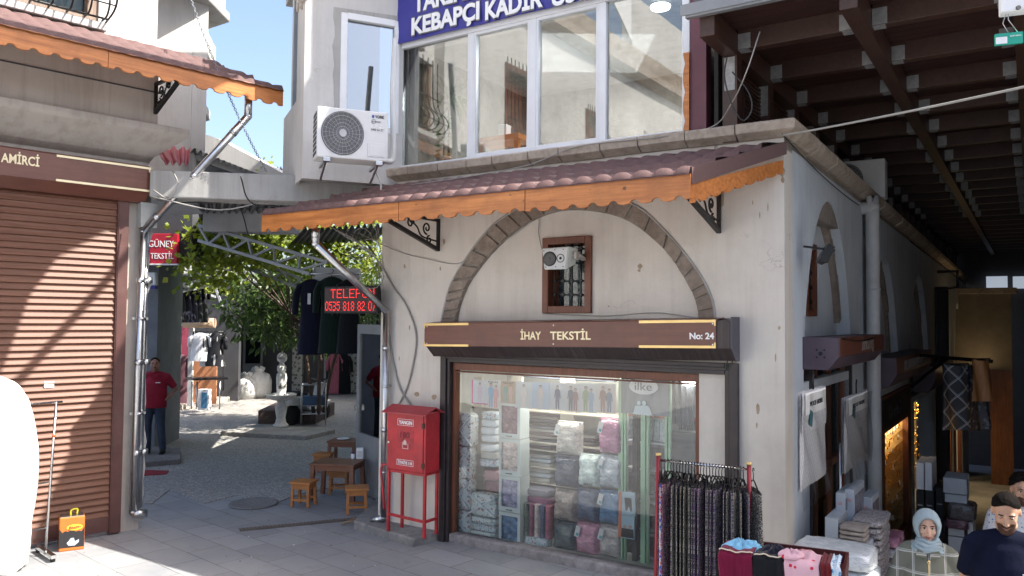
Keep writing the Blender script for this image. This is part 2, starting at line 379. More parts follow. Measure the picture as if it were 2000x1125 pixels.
X['dull'] = glass('dull_glass', (.7, .75, .75), .02)
# pavers
def pavers():
    mt, nt, b = newmat('street_pavers'); v = coords(nt, rot=(0, 0, radians(8))); 
    wv = mixc(nt, .018, v, (0, 0, 0))
    br = N(nt, 'ShaderNodeTexBrick'); br.inputs['Scale'].default_value = 1; br.inputs['Mortar Size'].default_value = .006; br.inputs['Brick Width'].default_value = .62; br.inputs['Row Height'].default_value = .40
    br.inputs['Color1'].default_value = (.185, .195, .21, 1); br.inputs['Color2'].default_value = (.25, .26, .275, 1); br.inputs['Mortar'].default_value = (.075, .07, .068, 1); br.inputs['Mortar Smooth'].default_value = .3
    nt.links.new(v, br.inputs['Vector'])
    c = mixc(nt, ramp(nt, noise(nt, v, .9, 9, .7), [(.35, 0), (.7, .55)]), br.outputs['Color'], (.34, .335, .33))
    c = mixc(nt, ramp(nt, noise(nt, v, 4, 8, .75), [(.55, 0), (.8, .6)]), c, (.09, .085, .082))
    c = mixc(nt, ramp(nt, noise(nt, v, 30, 3), [(.68, 0), (.72, .5)]), c, (.30, .29, .28))
    nt.links.new(c, b.inputs['Base Color']); b.inputs['Roughness'].default_value = .7
    h = mixc(nt, .6, br.outputs['Fac'], noise(nt, v, 20, 8)); inv = N(nt, 'ShaderNodeInvert'); nt.links.new(h, inv.inputs[1]); bumpn(nt, b, inv.outputs[0], .5, .01); return mt
def pebble():
    mt, nt, b = newmat('washed_pebble'); v = coords(nt)
    vo = N(nt, 'ShaderNodeTexVoronoi'); vo.inputs['Scale'].default_value = 38; nt.links.new(v, vo.inputs['Vector'])
    sp = N(nt, 'ShaderNodeSeparateColor'); nt.links.new(vo.outputs['Color'], sp.inputs[0])
    c = ramp(nt, sp.outputs[0], [(0, (.24, .23, .21)), (.3, (.32, .305, .28)), (.6, (.40, .38, .355)), (.85, (.50, .48, .45))])
    c = mixc(nt, ramp(nt, vo.outputs['Distance'], [(.35, 0), (.6, .5)]), c, (.13, .125, .12))
    c = mixc(nt, ramp(nt, noise(nt, v, .5, 6), [(.4, 0), (.7, .3)]), c, (.15, .14, .13))
    nt.links.new(c, b.inputs['Base Color']); b.inputs['Roughness'].default_value = .75; bumpn(nt, b, vo.outputs['Distance'], .5, .01); return mt
X['pavers'] = pavers(); X['pebble'] = pebble()
# ------------------------------------------------------------------ ground
def gz(p):                                            # street falls away beside the shop's long side wall
    q = Vector((p[0]-2.5, p[1]-7.3, 0)); fx = q.dot(FR['F'][1]); fy = q.dot(FR['F'][2])
    t = min(1, max(0, (fx-.1)/1.3)); w = min(1, max(0, (fy-.35)/.6)); t = t*(1-w)+w*min(1, max(0, (fx+4.4)/2.5)); t = t*t*(3-2*t)
    return -t*(min(1, max(0, (fy+2.4)/2.0))*.5+.08*min(40, max(0, fy+.4)))
gr = M(); xs = [-300, -80, -30, -15, -8, -5, -3, -2, -1.2, -.8, -.6, -.4, -.2, 0, .2, .4, .6, .8, 1.2, 2, 3, 5, 8, 15, 40, 90, 300]
ys = [-300, -80, -30, -12, -8, -5, -3.5, -2.5, -1.8, -1.2, -.8, -.4, 0, 1, 2, 4, 8, 14, 20, 30, 40, 60, 120, 400]
V = []
for y in ys:
    for x in xs:
        p = fw('F', x, y, 0); V.append((x, y, gz(p)))
w = len(xs); gr.add(V, [(j*w+i, j*w+i+1, (j+1)*w+i+1, (j+1)*w+i) for j in range(len(ys)-1) for i in range(w-1)])
gr.build('street_ground', X['pavers'], frame='F', loc=(0, 0, 0), kind='structure')
cy = M(); edge = [G(*p) for p in ((296, 985), (330, 958), (400, 984), (462, 968), (520, 990), (585, 966), (640, 955), (745, 930))]
pts = [(p.x, p.y) for p in edge]+[(3, 14), (4, 32), (-16, 32), (-14, 12)]
cy.prism(pts, -.05, .012); cy.build('courtyard_paving', X['pebble'], kind='structure')
# manhole-like drain channel and round cover in the paving
t = thing('drain_grate', 'long rusty slotted drain set in the paving in front of the stools', 'drain', 'W', tuple(G(600, 1025)))
a = G(468, 1036); b = G(735, 1010); d = (b-a).normalized(); nrm = Vector((-d.y, d.x, 0)); mm = M(); mm.beam(a+Vector((0, 0, -.003)), b+Vector((0, 0, -.003)), .12, .02); mm.build('channel', mat('drain_dark', (.09, .085, .08), .8), t)
mm = M(); L = (b-a).length; k = int(L/.045)
for i in range(k):
    p = a+d*(i+.5)*L/k+Vector((0, 0, .017)); mm.beam(p-nrm*.055+d*.02-Vector((0, 0, .006)), p+nrm*.055-d*.02-Vector((0, 0, .006)), .024, .008)
mm.build('grate_bars', mat('rusty_iron', (.16, .13, .11), .7, .3, dirt=.5), t)
c = G(495, 985); mm = M(); mm.lathe([(.33, 0), (.33, .02), (.30, .02), (.29, .016), (.0, .016)], (c.x, c.y, .004), 32)
mm.build('manhole_cover', mat('cover_stone', (.17, .165, .16), .8, var=.3, vs=30, bump=.6, bs=60), frame='W', loc=(c.x, c.y, 0), label='round textured cover let into the paving at the edge of the courtyard', cat='manhole cover')

# ------------------------------------------------------------------ MAIN SHOP BUILDING (frame F: x right, y inward)
mb = thing('shop_building', 'white plastered corner building with a stone arch over the shop window', 'building', 'F', (-2.4, 0, 0))
ao = spline([(-4.0, 0, 2.50), (-3.94, 0, 2.75), (-3.81, 0, 3.07), (-3.39, 0, 3.56), (-2.96, 0, 3.82), (-2.3, 0, 3.97), (-1.56, 0, 3.81), (-1.16, 0, 3.49), (-.83, 0, 3.09), (-.68, 0, 2.8), (-.64, 0, 2.50)], 5)
ai = spline([(-3.79, 0, 2.50), (-3.72, 0, 2.78), (-3.55, 0, 3.08), (-3.2, 0, 3.42), (-2.8, 0, 3.67), (-2.3, 0, 3.78), (-1.66, 0, 3.66), (-1.2, 0, 3.33), (-.95, 0, 2.99), (-.84, 0, 2.75), (-.81, 0, 2.50)], 5)
OUT = [(p.x, p.z) for p in ao]; INN = [(p.x, p.z) for p in ai]
WX0, WX1, WZ0, WZ1 = -2.6, -2.0, 2.67, 3.49
mm = M(); mm.plate([(-4.95, -.3), (0, -.3), (0, 4.30), (-4.95, 4.30)], [OUT[::-1], [(-3.9, .0), (-3.9, 2.2), (-.47, 2.2), (-.47, .0)]], 0, .3)
mm.build('front_wall', X['plaster'], mb)
mm = M(); mm.plate([(-4.1, 2.2), (-.5, 2.2), (-.5, 4.1), (-4.1, 4.1)], [[(WX0, WZ0), (WX1, WZ0), (WX1, WZ1), (WX0, WZ1)]], .045, .29)
mm.build('arch_infill_wall', X['plaster'], mb)
mm = M(); n = len(OUT)
def along(L, t):
    k = t*(len(L)-1); i = min(int(k), len(L)-2); f = k-i; return (L[i][0]*(1-f)+L[i+1][0]*f, L[i][1]*(1-f)+L[i+1][1]*f)
nb = 25; ts = [0]
for i in range(nb): ts.append(ts[-1]+rnd.uniform(.75, 1.25))
ts = [q/ts[-1] for q in ts]
for i in range(nb):
    a, b = ts[i]+.0025, ts[i+1]-.0025; y0 = -.012+rnd.uniform(-.008, .008); o1 = rnd.uniform(-.012, 0)
    q = [along(OUT, a), along(OUT, (a+b)/2), along(OUT, b), along(INN, b), along(INN, (a+b)/2), along(INN, a)]
    c = (sum(x for x, z in q)/6, sum(z for x, z in q)/6); q = [(c[0]+(x-c[0])*.965, c[1]+(z-c[1])*.95) for x, z in q]
    mm.plate(q, (), y0, .06)
mm.build('arch_stones', X['stone'], mb, bevel=.008)
mm = M(); mm.plate(OUT+INN[::-1], (), .012, .055); mm.build('arch_mortar', X['mortar'], mb)
# thin raised rim outside the arch
mm = M(); mm.tube([(x, .0, z) for x, z in OUT], .014, 6); mm.build('arch_rim', X['conc'], mb)
# arch window
mm = M()
for x0, x1, z0, z1 in ((WX0, WX0+.075, WZ0, WZ1), (WX1-.075, WX1, WZ0, WZ1), (WX0+.075, WX1-.075, WZ1-.075, WZ1), (WX0+.075, WX1-.075, WZ0, WZ0+.075)): mm.box(x0, x1, .005, .2, z0, z1)
for x0, x1, z0, z1 in ((WX0+.075, WX0+.115, WZ0+.075, WZ1-.075), (WX1-.1, WX1-.075, WZ0+.075, WZ1-.075)): mm.box(x0, x1, .12, .19, z0, z1)
wf = mm.build('window', X['brownwood'], mb, bevel=.006)
mm = M(); mm.box(WX0+.07, WX1-.07, .175, .18, WZ0+.07, WZ1-.07); mm.build('pane', X['dull'], wf)
mm = M(); mm.grid(lambda u, v: (WX0+.1+u*.42, .22+.012*sin(u*40)+.008*sin(v*50+u*9), WZ0+.08+v*.66), 40, 40); mm.build('curtain', plastic_wrap('film_curtain', (.10, .11, .12), (.42, .44, .46), 14), wf)
mm = M(); gx = [-2.49, -2.385, -2.275, -2.165]
for x in gx: mm.tube([(x, .1, WZ0+.07), (x, .1, WZ1-.07)], .010, 8)
for z in (2.87, 3.02, 3.22, 3.37):
    mm.tube([(WX0+.07, .1, z), (WX1-.07, .1, z)], .007, 8)
    for x in gx: mm.obox((x, .1, z), (.034, .034, .034), (0, pi/4, 0))
mm.build('grille', X['black'], wf)
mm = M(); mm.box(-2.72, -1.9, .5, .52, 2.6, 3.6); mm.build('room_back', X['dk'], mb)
# cornice: one row of chamfered blocks with joints, running round the corner
prof = [(.05, 4.30), (-.03, 4.30), (-.05, 4.315), (-.12, 4.355), (-.13, 4.435), (-.11, 4.45), (.05, 4.45)]
mm = M(); x = -4.83
while x < -.02:
    w = min(rnd.uniform(.34, .52), .12-x); j = rnd.uniform(-.006, .006)
    e = x+w
    if e > -.2: e = .12
    mm.extr([(y+j, z+j) for y, z in prof], x+.005, e-.005); x = e
# mitre the corner block
mm.xf(lambda x, y, z: (x if x < .05 else -y if y < 0 else 0.0, y, z))
mm.build('cornice', X['cstone'], mb, bevel=.006)
mm = M(); mm.box(-4.9, 0, .01, .3, 4.2, 4.44); mm.build('cornice_bed', X['mortar'], mb)
chipm = stonemat('bare_chip', (.30, .22, .13), (.46, .38, .28), 12, .5)
for u, v, w, h in ((867, 471, .02, .04), (860, 525, .012, .03), (1323, 425, .012, .05), (1326, 446, .014, .03), (1331, 436, .008, .06), (1412, 372, .03, .05), (1411, 392, .02, .08), (1528, 335, .03, .05), (1529, 352, .018, .04), (1500, 405, .006, .05), (1484, 420, .006, .04), (1522, 640, .015, .02), (1470, 395, .006, .03), (1246, 520, .03, .03), (1245, 528, .02, .02), (1185, 598, .015, .01), (1480, 800, .02, .07), (1478, 830, .012, .03), (1515, 700, .008, .05), (790, 520, .02, .03), (800, 640, .012, .05), (815, 770, .05, .03), (848, 775, .04, .04), (780, 700, .01, .03)):
    x, z = P('F', u, v); inside = -3.7 < x < -.9 and z > 2.5; y = .0425 if inside else -.0022
    q = [(x+w*(.6+.5*rnd.random())*cos(a_*.7854), z+h*(.6+.5*rnd.random())*sin(a_*.7854)) for a_ in range(8)]; mm = M(); mm.plate(q, (), y, y+.002); mm.build('plaster_chip', chipm, mb)
# shop window opening: timber frame, sill, side pier
mm = M(); mm.box(-3.83, -3.79, .03, .12, .1, 2.06); mm.box(-.86, -.82, .03, .12, .1, 2.06); mm.box(-3.83, -.82, .025, .125, 2.0, 2.08); mm.box(-3.79, -.86, .04, .11, 1.97, 1.985)
mm.build('window_frame', X['brownwood'], mb, bevel=.004)
mm = M(); mm.box(-3.83, -.5, -.02, .16, -.3, .1); mm.build('window_sill', stonemat('sill_stone', (.16, .145, .15), (.32, .30, .30), 5, .4), mb, bevel=.02)
mm = M(); mm.box(-.82, -.5, .02, .3, .1, 2.12); mm.build('pier', X['plaster'], mb)
mm = M(); mm.add([(-3.79, .07, .1), (-.86, .07, .1), (-.86, .07, 1.99), (-3.79, .07, 1.99)], [(0, 1, 2, 3)]); mm.build('shop_glass', X['glass'], mb)
# shop interior shell
mm = M(); mm.box(-3.95, -.55, 1.3, 1.35, -.1, 2.3); mm.box(-3.95, -3.9, .3, 1.3, -.1, 2.3); mm.box(-.6, -.55, .3, 1.3, -.1, 2.3); mm.box(-3.95, -.55, .1, 1.35, 2.15, 2.2); mm.box(-3.9, -.6, .12, 1.3, .0, .08)
mm.build('shop_interior', mat('shop_walls', (.42, .42, .38), .8), mb)
lt = bpy.data.lights.new('shop_ceiling_light', 'AREA'); lt.energy = 15; lt.size = 1.6; lt.shape = 'RECTANGLE'; lt.size_y = .3; lt.color = (1, .95, .88)
lo = bpy.data.objects.new('shop_ceiling_light', lt); COL.objects.link(lo); lo.location = fw('F', -2.3, .5, 2.12); lo.rotation_euler = (radians(14), 0, FR['F'][3])
# shutter guide rails
mm = M(); mm.box(-3.95, -3.87, -.06, .06, 0, 2.2); mm.box(-3.865, -3.83, -.035, .06, 0, 2.2); mm.box(-.50, -.42, -.06, .06, 0, 2.2); mm.box(-.55, -.505, -.035, .06, 0, 2.2); mm.box(-3.83, -.55, -.04, .05, 2.09, 2.2); mm.box(-3.87, -.5, -.055, -.041, 2.13, 2.16)
mm.build('shutter_rails', X['dkframe'], mb, bevel=.004)
# side wall (frame S coordinates written into F: x_F = -y_S, y_F = x_S)
def S2F(x, y, z): return (-y, x, z)
SL = 24
def cz(x): return 4.43-.0145*x
def archS(x0, x1, zb, zt, n=10):
    c = (x0+x1)/2; a = []
    for i in range(n+1):
        t = i/n; a.append((x0+(c-x0)*(1-cos(t*pi/2))**.85, zb+(zt-zb)*sin(t*pi/2)**.95))
    return a+[(2*c-x, z) for x, z in a[::-1][1:]]
arcs = [(.70, 3.17, 2.0, 3.95), (4.55, 7.3, 1.6, 3.62), (8.6, 12.0, 1.2, 3.55), (14.2, 17.2, 1.0, 3.3), (18.6, 21.0, .8, 3.2)]
AR = [archS(*a) for a in arcs]
wins = [(1.42, 1.88, 2.66, 3.46), (4.85, 5.45, 2.2, 2.92), (9.1, 9.9, 1.9, 2.75)]
doors = [(.95, 3.1, -.35, 2.13), (5.2, 8.6, -1.2, 1.9), (9.3, 13, -1.6, 1.5), (14, 17, -2.2, 1.2), (18, 21.5, -2.6, .9)]
mm = M(); outer = [(.3, -3), (SL, -3), (SL, cz(SL)-.2), (.3, cz(0)-.19)]
def cut(a, zc): return [(x, z) for x, z in a]
mm.plate(outer, [a[::-1] for a in AR[:3]]+[[(x0, z0), (x0, z1), (x1, z1), (x1, z0)] for x0, x1, z0, z1 in ((.95, 3.0, -.9, 1.9), (5.2, 8.5, -1.2, 1.5), (9.3, 12.8, -1.7, 1.1), (14, 17, -2.2, .9), (18, 21, -2.6, .6))]+[AR[3][::-1], AR[4][::-1]], 0, .3)
mm.xf(S2F); mm.build('side_wall', X['plaster_side_skytint'], mb)
mm = M()
for i, a in enumerate(AR[:3]):
    x0, x1, zb, zt = arcs[i]; wn = wins[i]
    mm.plate([(x0-.05, zb-.05), (x1+.05, zb-.05), (x1+.05, zt+.1), (x0-.05, zt+.1)], [[(wn[0], wn[2]), (wn[1], wn[2]), (wn[1], wn[3]), (wn[0], wn[3])]], .16, .29)
mm.xf(S2F); mm.build('side_arch_infill', X['plaster_side_skytint'], mb)
for i, a in enumerate(AR):
    x0, x1, zb, zt = arcs[i]; mm = M()
    inn = archS(x0+.13, x1-.13, zb, zt-.17); nn = len(a)
    for j in range(nn-1):
        if rnd.random() < .9:
            c = [a[j], a[j+1], inn[j+1], inn[j]]; mm.plate(c, (), .10+rnd.uniform(-.01, .01), .17)
    mm.xf(S2F); mm.build('side_arch_stones', X['stone'], mb)
for x0, x1, z0, z1 in wins:
    mm = M(); w = .07
    for q in ((x0, x0+w, z0, z1), (x1-w, x1, z0, z1), (x0+w, x1-w, z0, z0+w), (x0+w, x1-w, z1-w, z1)): mm.box(q[0], q[1], .12, .26, q[2], q[3])
    mm.xf(S2F); wo = mm.build('side_window', X['brownwood'], mb)
    mm = M(); mm.box(x0+.05, x1-.05, .24, .245, z0+.05, z1-.05); mm.xf(S2F); mm.build('pane', X['dull'], wo)
    mm = M()
    for k in range(1, 4): xx = x0+(x1-x0)*k/4; mm.tube([(xx, .17, z0), (xx, .17, z1)], .009, 6)
    for k in range(1, 5):
        zz = z0+(z1-z0)*k/5; mm.tube([(x0, .17, zz), (x1, .17, zz)], .007, 6)
        for q in range(1, 4): mm.obox((x0+(x1-x0)*q/4, .17, zz), (.035, .035, .035), (0, pi/4, 0))
    mm.xf(S2F); mm.build('grille', X['black'], wo)
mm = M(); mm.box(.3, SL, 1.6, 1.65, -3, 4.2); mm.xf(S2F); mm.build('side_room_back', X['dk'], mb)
mm = M(); x = 0.0
while x < SL:
    w = rnd.uniform(.38, .55); j = rnd.uniform(-.006, .006); e = min(SL, x+w); z0 = cz(x)-4.43; z1 = cz(e)-4.43
    mm.extr([(y+j, z+j+z0) for y, z in prof], x+.003, e-.003); x = e
mm.xf(lambda x, y, z: (x if x > .01 else y if y < 0 else 0.0, y, z)).xf(S2F); mm.build('side_cornice', X['cstone'], mb, bevel=.006)
mm = M(); mm.box(.02, SL, .01, .3, 3.7, 4.08); mm.box(.02, 9, .01, .3, 4.08, 4.3); mm.xf(S2F); mm.build('side_cornice_bed', X['mortar'], mb)
# flat roof / terrace slab, left end wall
mm = M(); mm.box(-4.93, -.1, .3, 4.5, 4.30, 4.42); mm.box(-4.0, -.1, 4.5, 24, 3.9, 4.02); mm.build('terrace_slab', X['conc'], mb)
mm = M(); mm.box(-4.95, -4.75, .3, 3.2, -.3, 4.24); mm.build('end_wall', X['plaster2'], mb)

# ------------------------------------------------------------------ upper storey: white glazing, banner wall, roof
ub = thing('glazed_upper_storey', 'glazed upper floor with white window frames above the tiled awning', 'building', 'F', (-2.8, .1, 4.45))
GX = [-4.73, -3.62, -2.76, -1.89, -.96]; GZ0, GZ1 = 4.46, 5.98
mm = M()
mm.box(-4.78, -4.70, .03, .12, GZ0, GZ1); mm.box(-4.78, -.92, .02, .13, GZ1, GZ1+.1); mm.box(-4.78, -.92, .025, .125, 4.445, 4.50)
for x in GX[1:4]: mm.box(x-.045, x+.045, .03, .12, 4.5, GZ1)
mm.box(-1.0, -.92, .03, .12, 4.5, GZ1)
mm.build('window_frame', X['pvc'], ub, bevel=.006)
mm = M()
for x0, x1 in ((-3.575, -2.80), (-2.715, -1.935)):
    mm.box(x0, x0+.03, .035, .1, 4.5, GZ1); mm.box(x1-.03, x1, .035, .1, 4.5, GZ1); mm.box(x0+.03, x1-.03, .035, .1, 4.5, 4.535); mm.box(x0+.03, x1-.03, .035, .1, GZ1-.035, GZ1)
mm.build('sash', X['pvc'], ub, bevel=.004)
for i in range(4):
    mm = M(); mm.box(GX[i]+.03, GX[i+1]-.03, .07, .078, 4.5, GZ1); mm.build('pane', X['glassup'], ub)
mm = M(); mm.box(-4.85, -.45, .12, .3, 6.0, 7.2); mm.build('upper_wall', X['plaster2'], ub)
mm = M(); mm.box(-5.2, 1.3, -.03, 5, 7.2, 7.35); mm.build('roof_slab', X['conc'], ub)  # right end runs past the wall, out of view, to shade the awning
mm = M(); mm.box(-4.85, -2.4, .15, 4, 7.35, 10.2); mm.build('added_shade_tower', X['plaster2'], ub)  # unseen block added to keep the sun off the bay
mm = M(); mm.box(-4.9, -.45, .12, 4.5, 6.12, 6.2); mm.build('ceiling', X['conc'], ub)
mm = M(); mm.box(-4.9, -.45, 3.2, 3.3, 4.4, 6.15); mm.box(-4.9, -4.8, .3, 3.2, 4.4, 6.15); mm.box(-.9, -.85, .14, 3.2, 4.4, 6.15); mm.build('room_walls', mat('room_stone', (.16, .145, .125), .9, var=.4, vs=4, bump=.8, bs=9, dist=.05), ub)
mm = M(); mm.box(-.90, -.74, .0, .14, 4.45, 6.6); mm.build('corner_post', mat('plum_panel', (.11, .03, .045), .5), ub)
mm = M(); mm.box(-.74, -.46, .3, .34, 4.4, 6.6); mm.build('dark_infill', X['plank'], ub)
mm = M(); pr = [(.02+.022*abs(sin(z*11)), z) for z in [4.47+i*.02 for i in range(40)]]
mm.plate([(-.925-a, z) for a, z in pr]+[(-.905, pr[-1][1]), (-.905, 4.47)], (), -.03, 0); mm.build('carved_trim', X['orange'], ub)

l2 = bpy.data.lights.new('upper_room_light', 'AREA'); l2.energy = 90; l2.size = 1.5; o2 = bpy.data.objects.new('upper_room_light', l2); COL.objects.link(o2); o2.location = fw('F', -2.9, 1.6, 6.05); o2.rotation_euler = (0, 0, 0)
mm = M(); mm.lathe([(.0, 0), (.1, .0), (.11, .03), (.03, .06)], n=18); c = P('F', 1290, 8, .5); mm.xf(lambda x, y, z: (x+c[0], y+.5, z+c[1]-.05)); mm.build('ceiling_lamp', emis('lamp_white', (1, 1, .95), 5), frame='F', loc=(c[0], .5, c[1]), label='round lit lamp high behind the rightmost upper pane', cat='lamp')
# bay with its facets (frame B, x right along the front facet)
bo = thing('bay_building', 'plastered bay with a tall sky reflecting window left of the banner', 'building', 'B', (-.6, 0, 4.3))
def PB(u, v, y=0): return P('B', u, v, y)
bx0, bx1 = -1.17, 0.05; wx0, wz1 = PB(668, 22); wx1, wz0 = PB(776, 262); _, wz1b = PB(776, 42)
mm = M(); mm.plate([(bx0, 4.25), (bx1, 4.25), (bx1, 7.4), (bx0, 7.4)], [[(wx0, wz0), (wx1, wz0), (wx1, wz1b), (wx0, wz1b)]], 0, .18); mm.build('front_facet', X['plaster2'], bo)
mm = M(); mm.prism([(bx0, 0), (bx0+.2, .1), (bx0+.35, 1.5), (bx0+.12, 1.5)], 5.3, 7.2); mm.prism([(bx0, 0), (bx0, .1), (bx0+.15, 1.5), (bx0-.02, 1.5)], 4.25, 5.3); mm.prism([(bx0+.1, 1.5), (bx0+.1, 1.7), (bx1, 2.6), (bx1, 2.4)], 4.25, 7.2); mm.build('side_facet', X['plaster2'], bo)
mm = M()
for q in ((wx0-.01, wx0+.07, wz0, wz1b), (wx1-.05, wx1+.01, wz0, wz1b), (wx0+.07, wx1-.05, wz0-.01, wz0+.07), (wx0+.07, wx1-.05, wz1b-.07, wz1b+.01)): mm.box(q[0], q[1], -.012, .1, q[2], q[3])
wf = mm.build('window', X['pvc'], bo, bevel=.005)
mm = M(); mm.box(wx0+.06, wx1-.04, .05, .056, wz0+.05, wz1b-.05); mm.build('pane', X['bayglass'], wf)
mm = M(); mm.plate([(wx0-.07, wz0-.1), (wx0-.012, wz0-.1), (wx0-.012, wz1b+.012), (wx1+.03, wz1b+.012), (wx1+.03, wz1b+.07)]+[(wx0-.07-.04*rnd.random(), wz1b+.05-i*(wz1b-wz0)/12) for i in range(12)], (), -.006, .002); mm.build('bare_render', X['conc'], bo)
# broken cornice at the top of the bay
mm = M(); a = PB(655, 8)[1]
for i in range(9):
    x = bx0-.08+i*.15; dz = rnd.uniform(-.05, .03); mm.obox((x+.07, -.06, 7.02+dz), (.16, .25, .3), (rnd.uniform(-.1, .1), rnd.uniform(-.08, .08), 0))
for i in range(6):
    mm.obox((bx0-.10+.07*i, .05+.24*i, 6.78+.02*i+rnd.uniform(-.05, .05)), (.26, .3, .34), (0, 0, -.1)); mm.obox((bx0-.02+.07*i, .05+.24*i, 6.53+rnd.uniform(-.03, .03)), (.14, .26, .2), (0, 0, -.1))
mm.build('stone_cornice', stonemat('pale_stone', (.42, .38, .33), (.62, .58, .53), 2, .5), bo, bevel=.03)
mm = M(); mm.box(bx0+.05, bx1, 1.2, 1.25, 4.3, 7); mm.build('bay_room', mat('bay_room', (.25, .28, .3), .9), bo)
mm = M(); mm.box(bx0+.1, bx1+.7, .0, 2.4, 7.2, 7.35); mm.build('bay_roof', X['conc'], bo)

# ------------------------------------------------------------------ LEFT BUILDING (frame L)
lb = thing('left_shop_building', 'old white building on the left with a concrete ledge above a brown shutter', 'building', 'L', (-1, 0, 0))
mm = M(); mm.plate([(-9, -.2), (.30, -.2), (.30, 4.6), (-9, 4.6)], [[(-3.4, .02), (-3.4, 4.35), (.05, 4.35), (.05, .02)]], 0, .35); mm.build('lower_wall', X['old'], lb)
mm = M(); n = 26
mm.add([(.30+.05*rnd.random()+(0 if i % 2 else .02), -.03, .1+i*.16) for i in range(n)]+[(.24, -.01, .1+i*.16) for i in range(n)]+[(.33, .1, .1+i*.16) for i in range(n)], [(i, i+1, n+i+1, n+i) for i in range(n-1)]+[(i, 2*n+i, 2*n+i+1, i+1) for i in range(n-1)]); mm.build('broken_edge', X['conc'], lb)
pr = [(.1, 4.45), (.0, 4.5), (-.12, 4.56), (-.42, 4.80), (-.45, 4.84), (-.45, 4.90), (.1, 4.90)]
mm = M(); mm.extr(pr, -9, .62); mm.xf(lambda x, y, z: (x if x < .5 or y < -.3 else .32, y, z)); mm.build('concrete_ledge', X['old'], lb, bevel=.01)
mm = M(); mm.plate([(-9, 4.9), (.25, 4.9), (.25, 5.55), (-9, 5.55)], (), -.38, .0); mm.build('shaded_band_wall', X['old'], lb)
UW = [P('L', 0, 0, -.3)[0], P('L', 196, 60, -.3)[0]]
mm = M(); wL = [(-1.75, 5.97), (-.42, 5.97), (-.42, 7.3), (-1.75, 7.3)]
mm.plate([(-9, 5.55), (.25, 5.55), (.25, 8.6), (-9, 8.6)], [wL], -.3, .05); mm.build('upper_wall', X['plaster2'], lb)
xr_ = P('L', 405, 120, .8)[0]; mm = M(); mm.plate([(-.5, 4.3), (xr_, 4.3), (xr_, 9.6), (-.5, 9.6)], (), .8, 1.4); mm.build('upper_corner_wall', X['plaster2'], lb)
mm = M(); mm.box(-9, .27, -.39, -.36, 5.29, 5.305); mm.build('band_seam', X['dgrey'], lb)
mm = M(); mm.box(-1.9, -.36, -.42, -.3, 5.88, 5.97); mm.build('window_sill', X['plaster2'], lb, bevel=.01)
mm = M()
for q in ((-1.75, -1.67, 5.97, 7.3), (-.53, -.42, 5.97, 7.3), (-1.67, -.53, 5.97, 6.05), (-1.17, -1.08, 6.05, 7.3)): mm.box(q[0], q[1], -.27, -.1, q[2], q[3])
wf = mm.build('window', wood('weathered_frame', (.16, .10, .07), (.30, .22, .17), .6, 2), lb)
mm = M(); mm.box(-1.67, -.5, -.16, -.155, 6.0, 7.3); mm.build('pane', X['dull'], wf)
mm = M(); mm.grid(lambda u, v: (-1.7+u*1.2, -.08+.02*sin(u*70), 6+v*1.3), 100, 2); mm.build('curtain', mat('pale_curtain', (.6, .66, .72), .9), wf)
mm = M()
for i in range(8):
    x = -1.72+i*.185; mm.tube(spline([(x, -.42, 7.3), (x, -.44, 6.5), (x, -.62, 6.25), (x, -.66, 6.12), (x, -.58, 6.0), (x, -.42, 5.98)], 4), .011, 6)
mm.tube([(-1.8, -.44, 6.01), (-.36, -.44, 6.01)], .013, 6); mm.tube([(-1.8, -.64, 6.12), (-.36, -.64, 6.12)], .008, 6); mm.tube([(-1.8, -.44, 6.6), (-.36, -.44, 6.6)], .01, 6)
mm.tube(spline([(-.36, -.3, 7.3), (-.36, -.5, 6.7), (-.36, -.7, 6.4), (-.36, -.66, 6.1), (-.36, -.3, 5.98)], 5), .012, 6)
mm.build('curved_grille', X['black'], wf)

# opposite row, seen mirrored in the upper glazing (frame R)
ob = thing('opposite_building', 'white building with a stone cornice and grilled windows facing the glazed storey', 'building', 'R', (-5, 0, 0))
mm = M(); ow = [(.25, 1.25, 6.0, 7.85), (-2.85, -2.1, 6.7, 7.65), (-1.35, -.25, 6.3, 7.8)]
mm.plate([(-16, -.2), (3.2, -.2), (3.2, 9.0), (-16, 9.0)], [[(a, c), (b, c), (b, d), (a, d)] for a, b, c, d in ow[:2]], 0, .3); mm.build('wall', X['plaster2'], ob)
mm = M(); mm.extr([(.2, 8.95), (-.1, 9.0), (-.28, 9.12), (-.3, 9.3), (.2, 9.3)], -16, 3.2); mm.extr([(.4, 9.3), (.3, 9.35), (.15, 9.8), (.1, 10.0), (.6, 10.0)], -16, 3.2); mm.build('stone_cornice', X['cstone'], ob)
mm = M(); mm.plate([(-16, 9.3), (-5, 9.3), (-5, 11.5), (-16, 11.5)], (), .2, .5); mm.build('parapet', X['plaster2'], ob)
mm = M(); mm.tube([(-5.4, -.07, 4), (-5.4, -.07, 7.6), (-5.4, .05, 7.75)], .09, 10); mm.build('drain_pipe', X['galv'], ob)
for a, b, c, d in ow[:2]:
    mm = M(); mm.box(a, a+.1, -.02, .15, c, d); mm.box(b-.1, b, -.02, .15, c, d); mm.box(a, b, -.02, .15, d-.1, d+.02); mm.box(a, b, .16, .2, c, d); wf = mm.build('window', X['brownwood'], ob)
    mm = M()
    for i in range(9):
        x = a-.05+(b-a+.1)*i/8; mm.tube(spline([(x, -.1, d+.1), (x, -.12, c+.6), (x, -.3, c+.25), (x, -.12, c-.05)], 4), .012, 5)
    for z in (c+.1, c+.7, d-.2): mm.tube([(a-.05, -.12, z), (b+.05, -.12, z)], .012, 5)
    mm.build('grille', X['black'], wf)
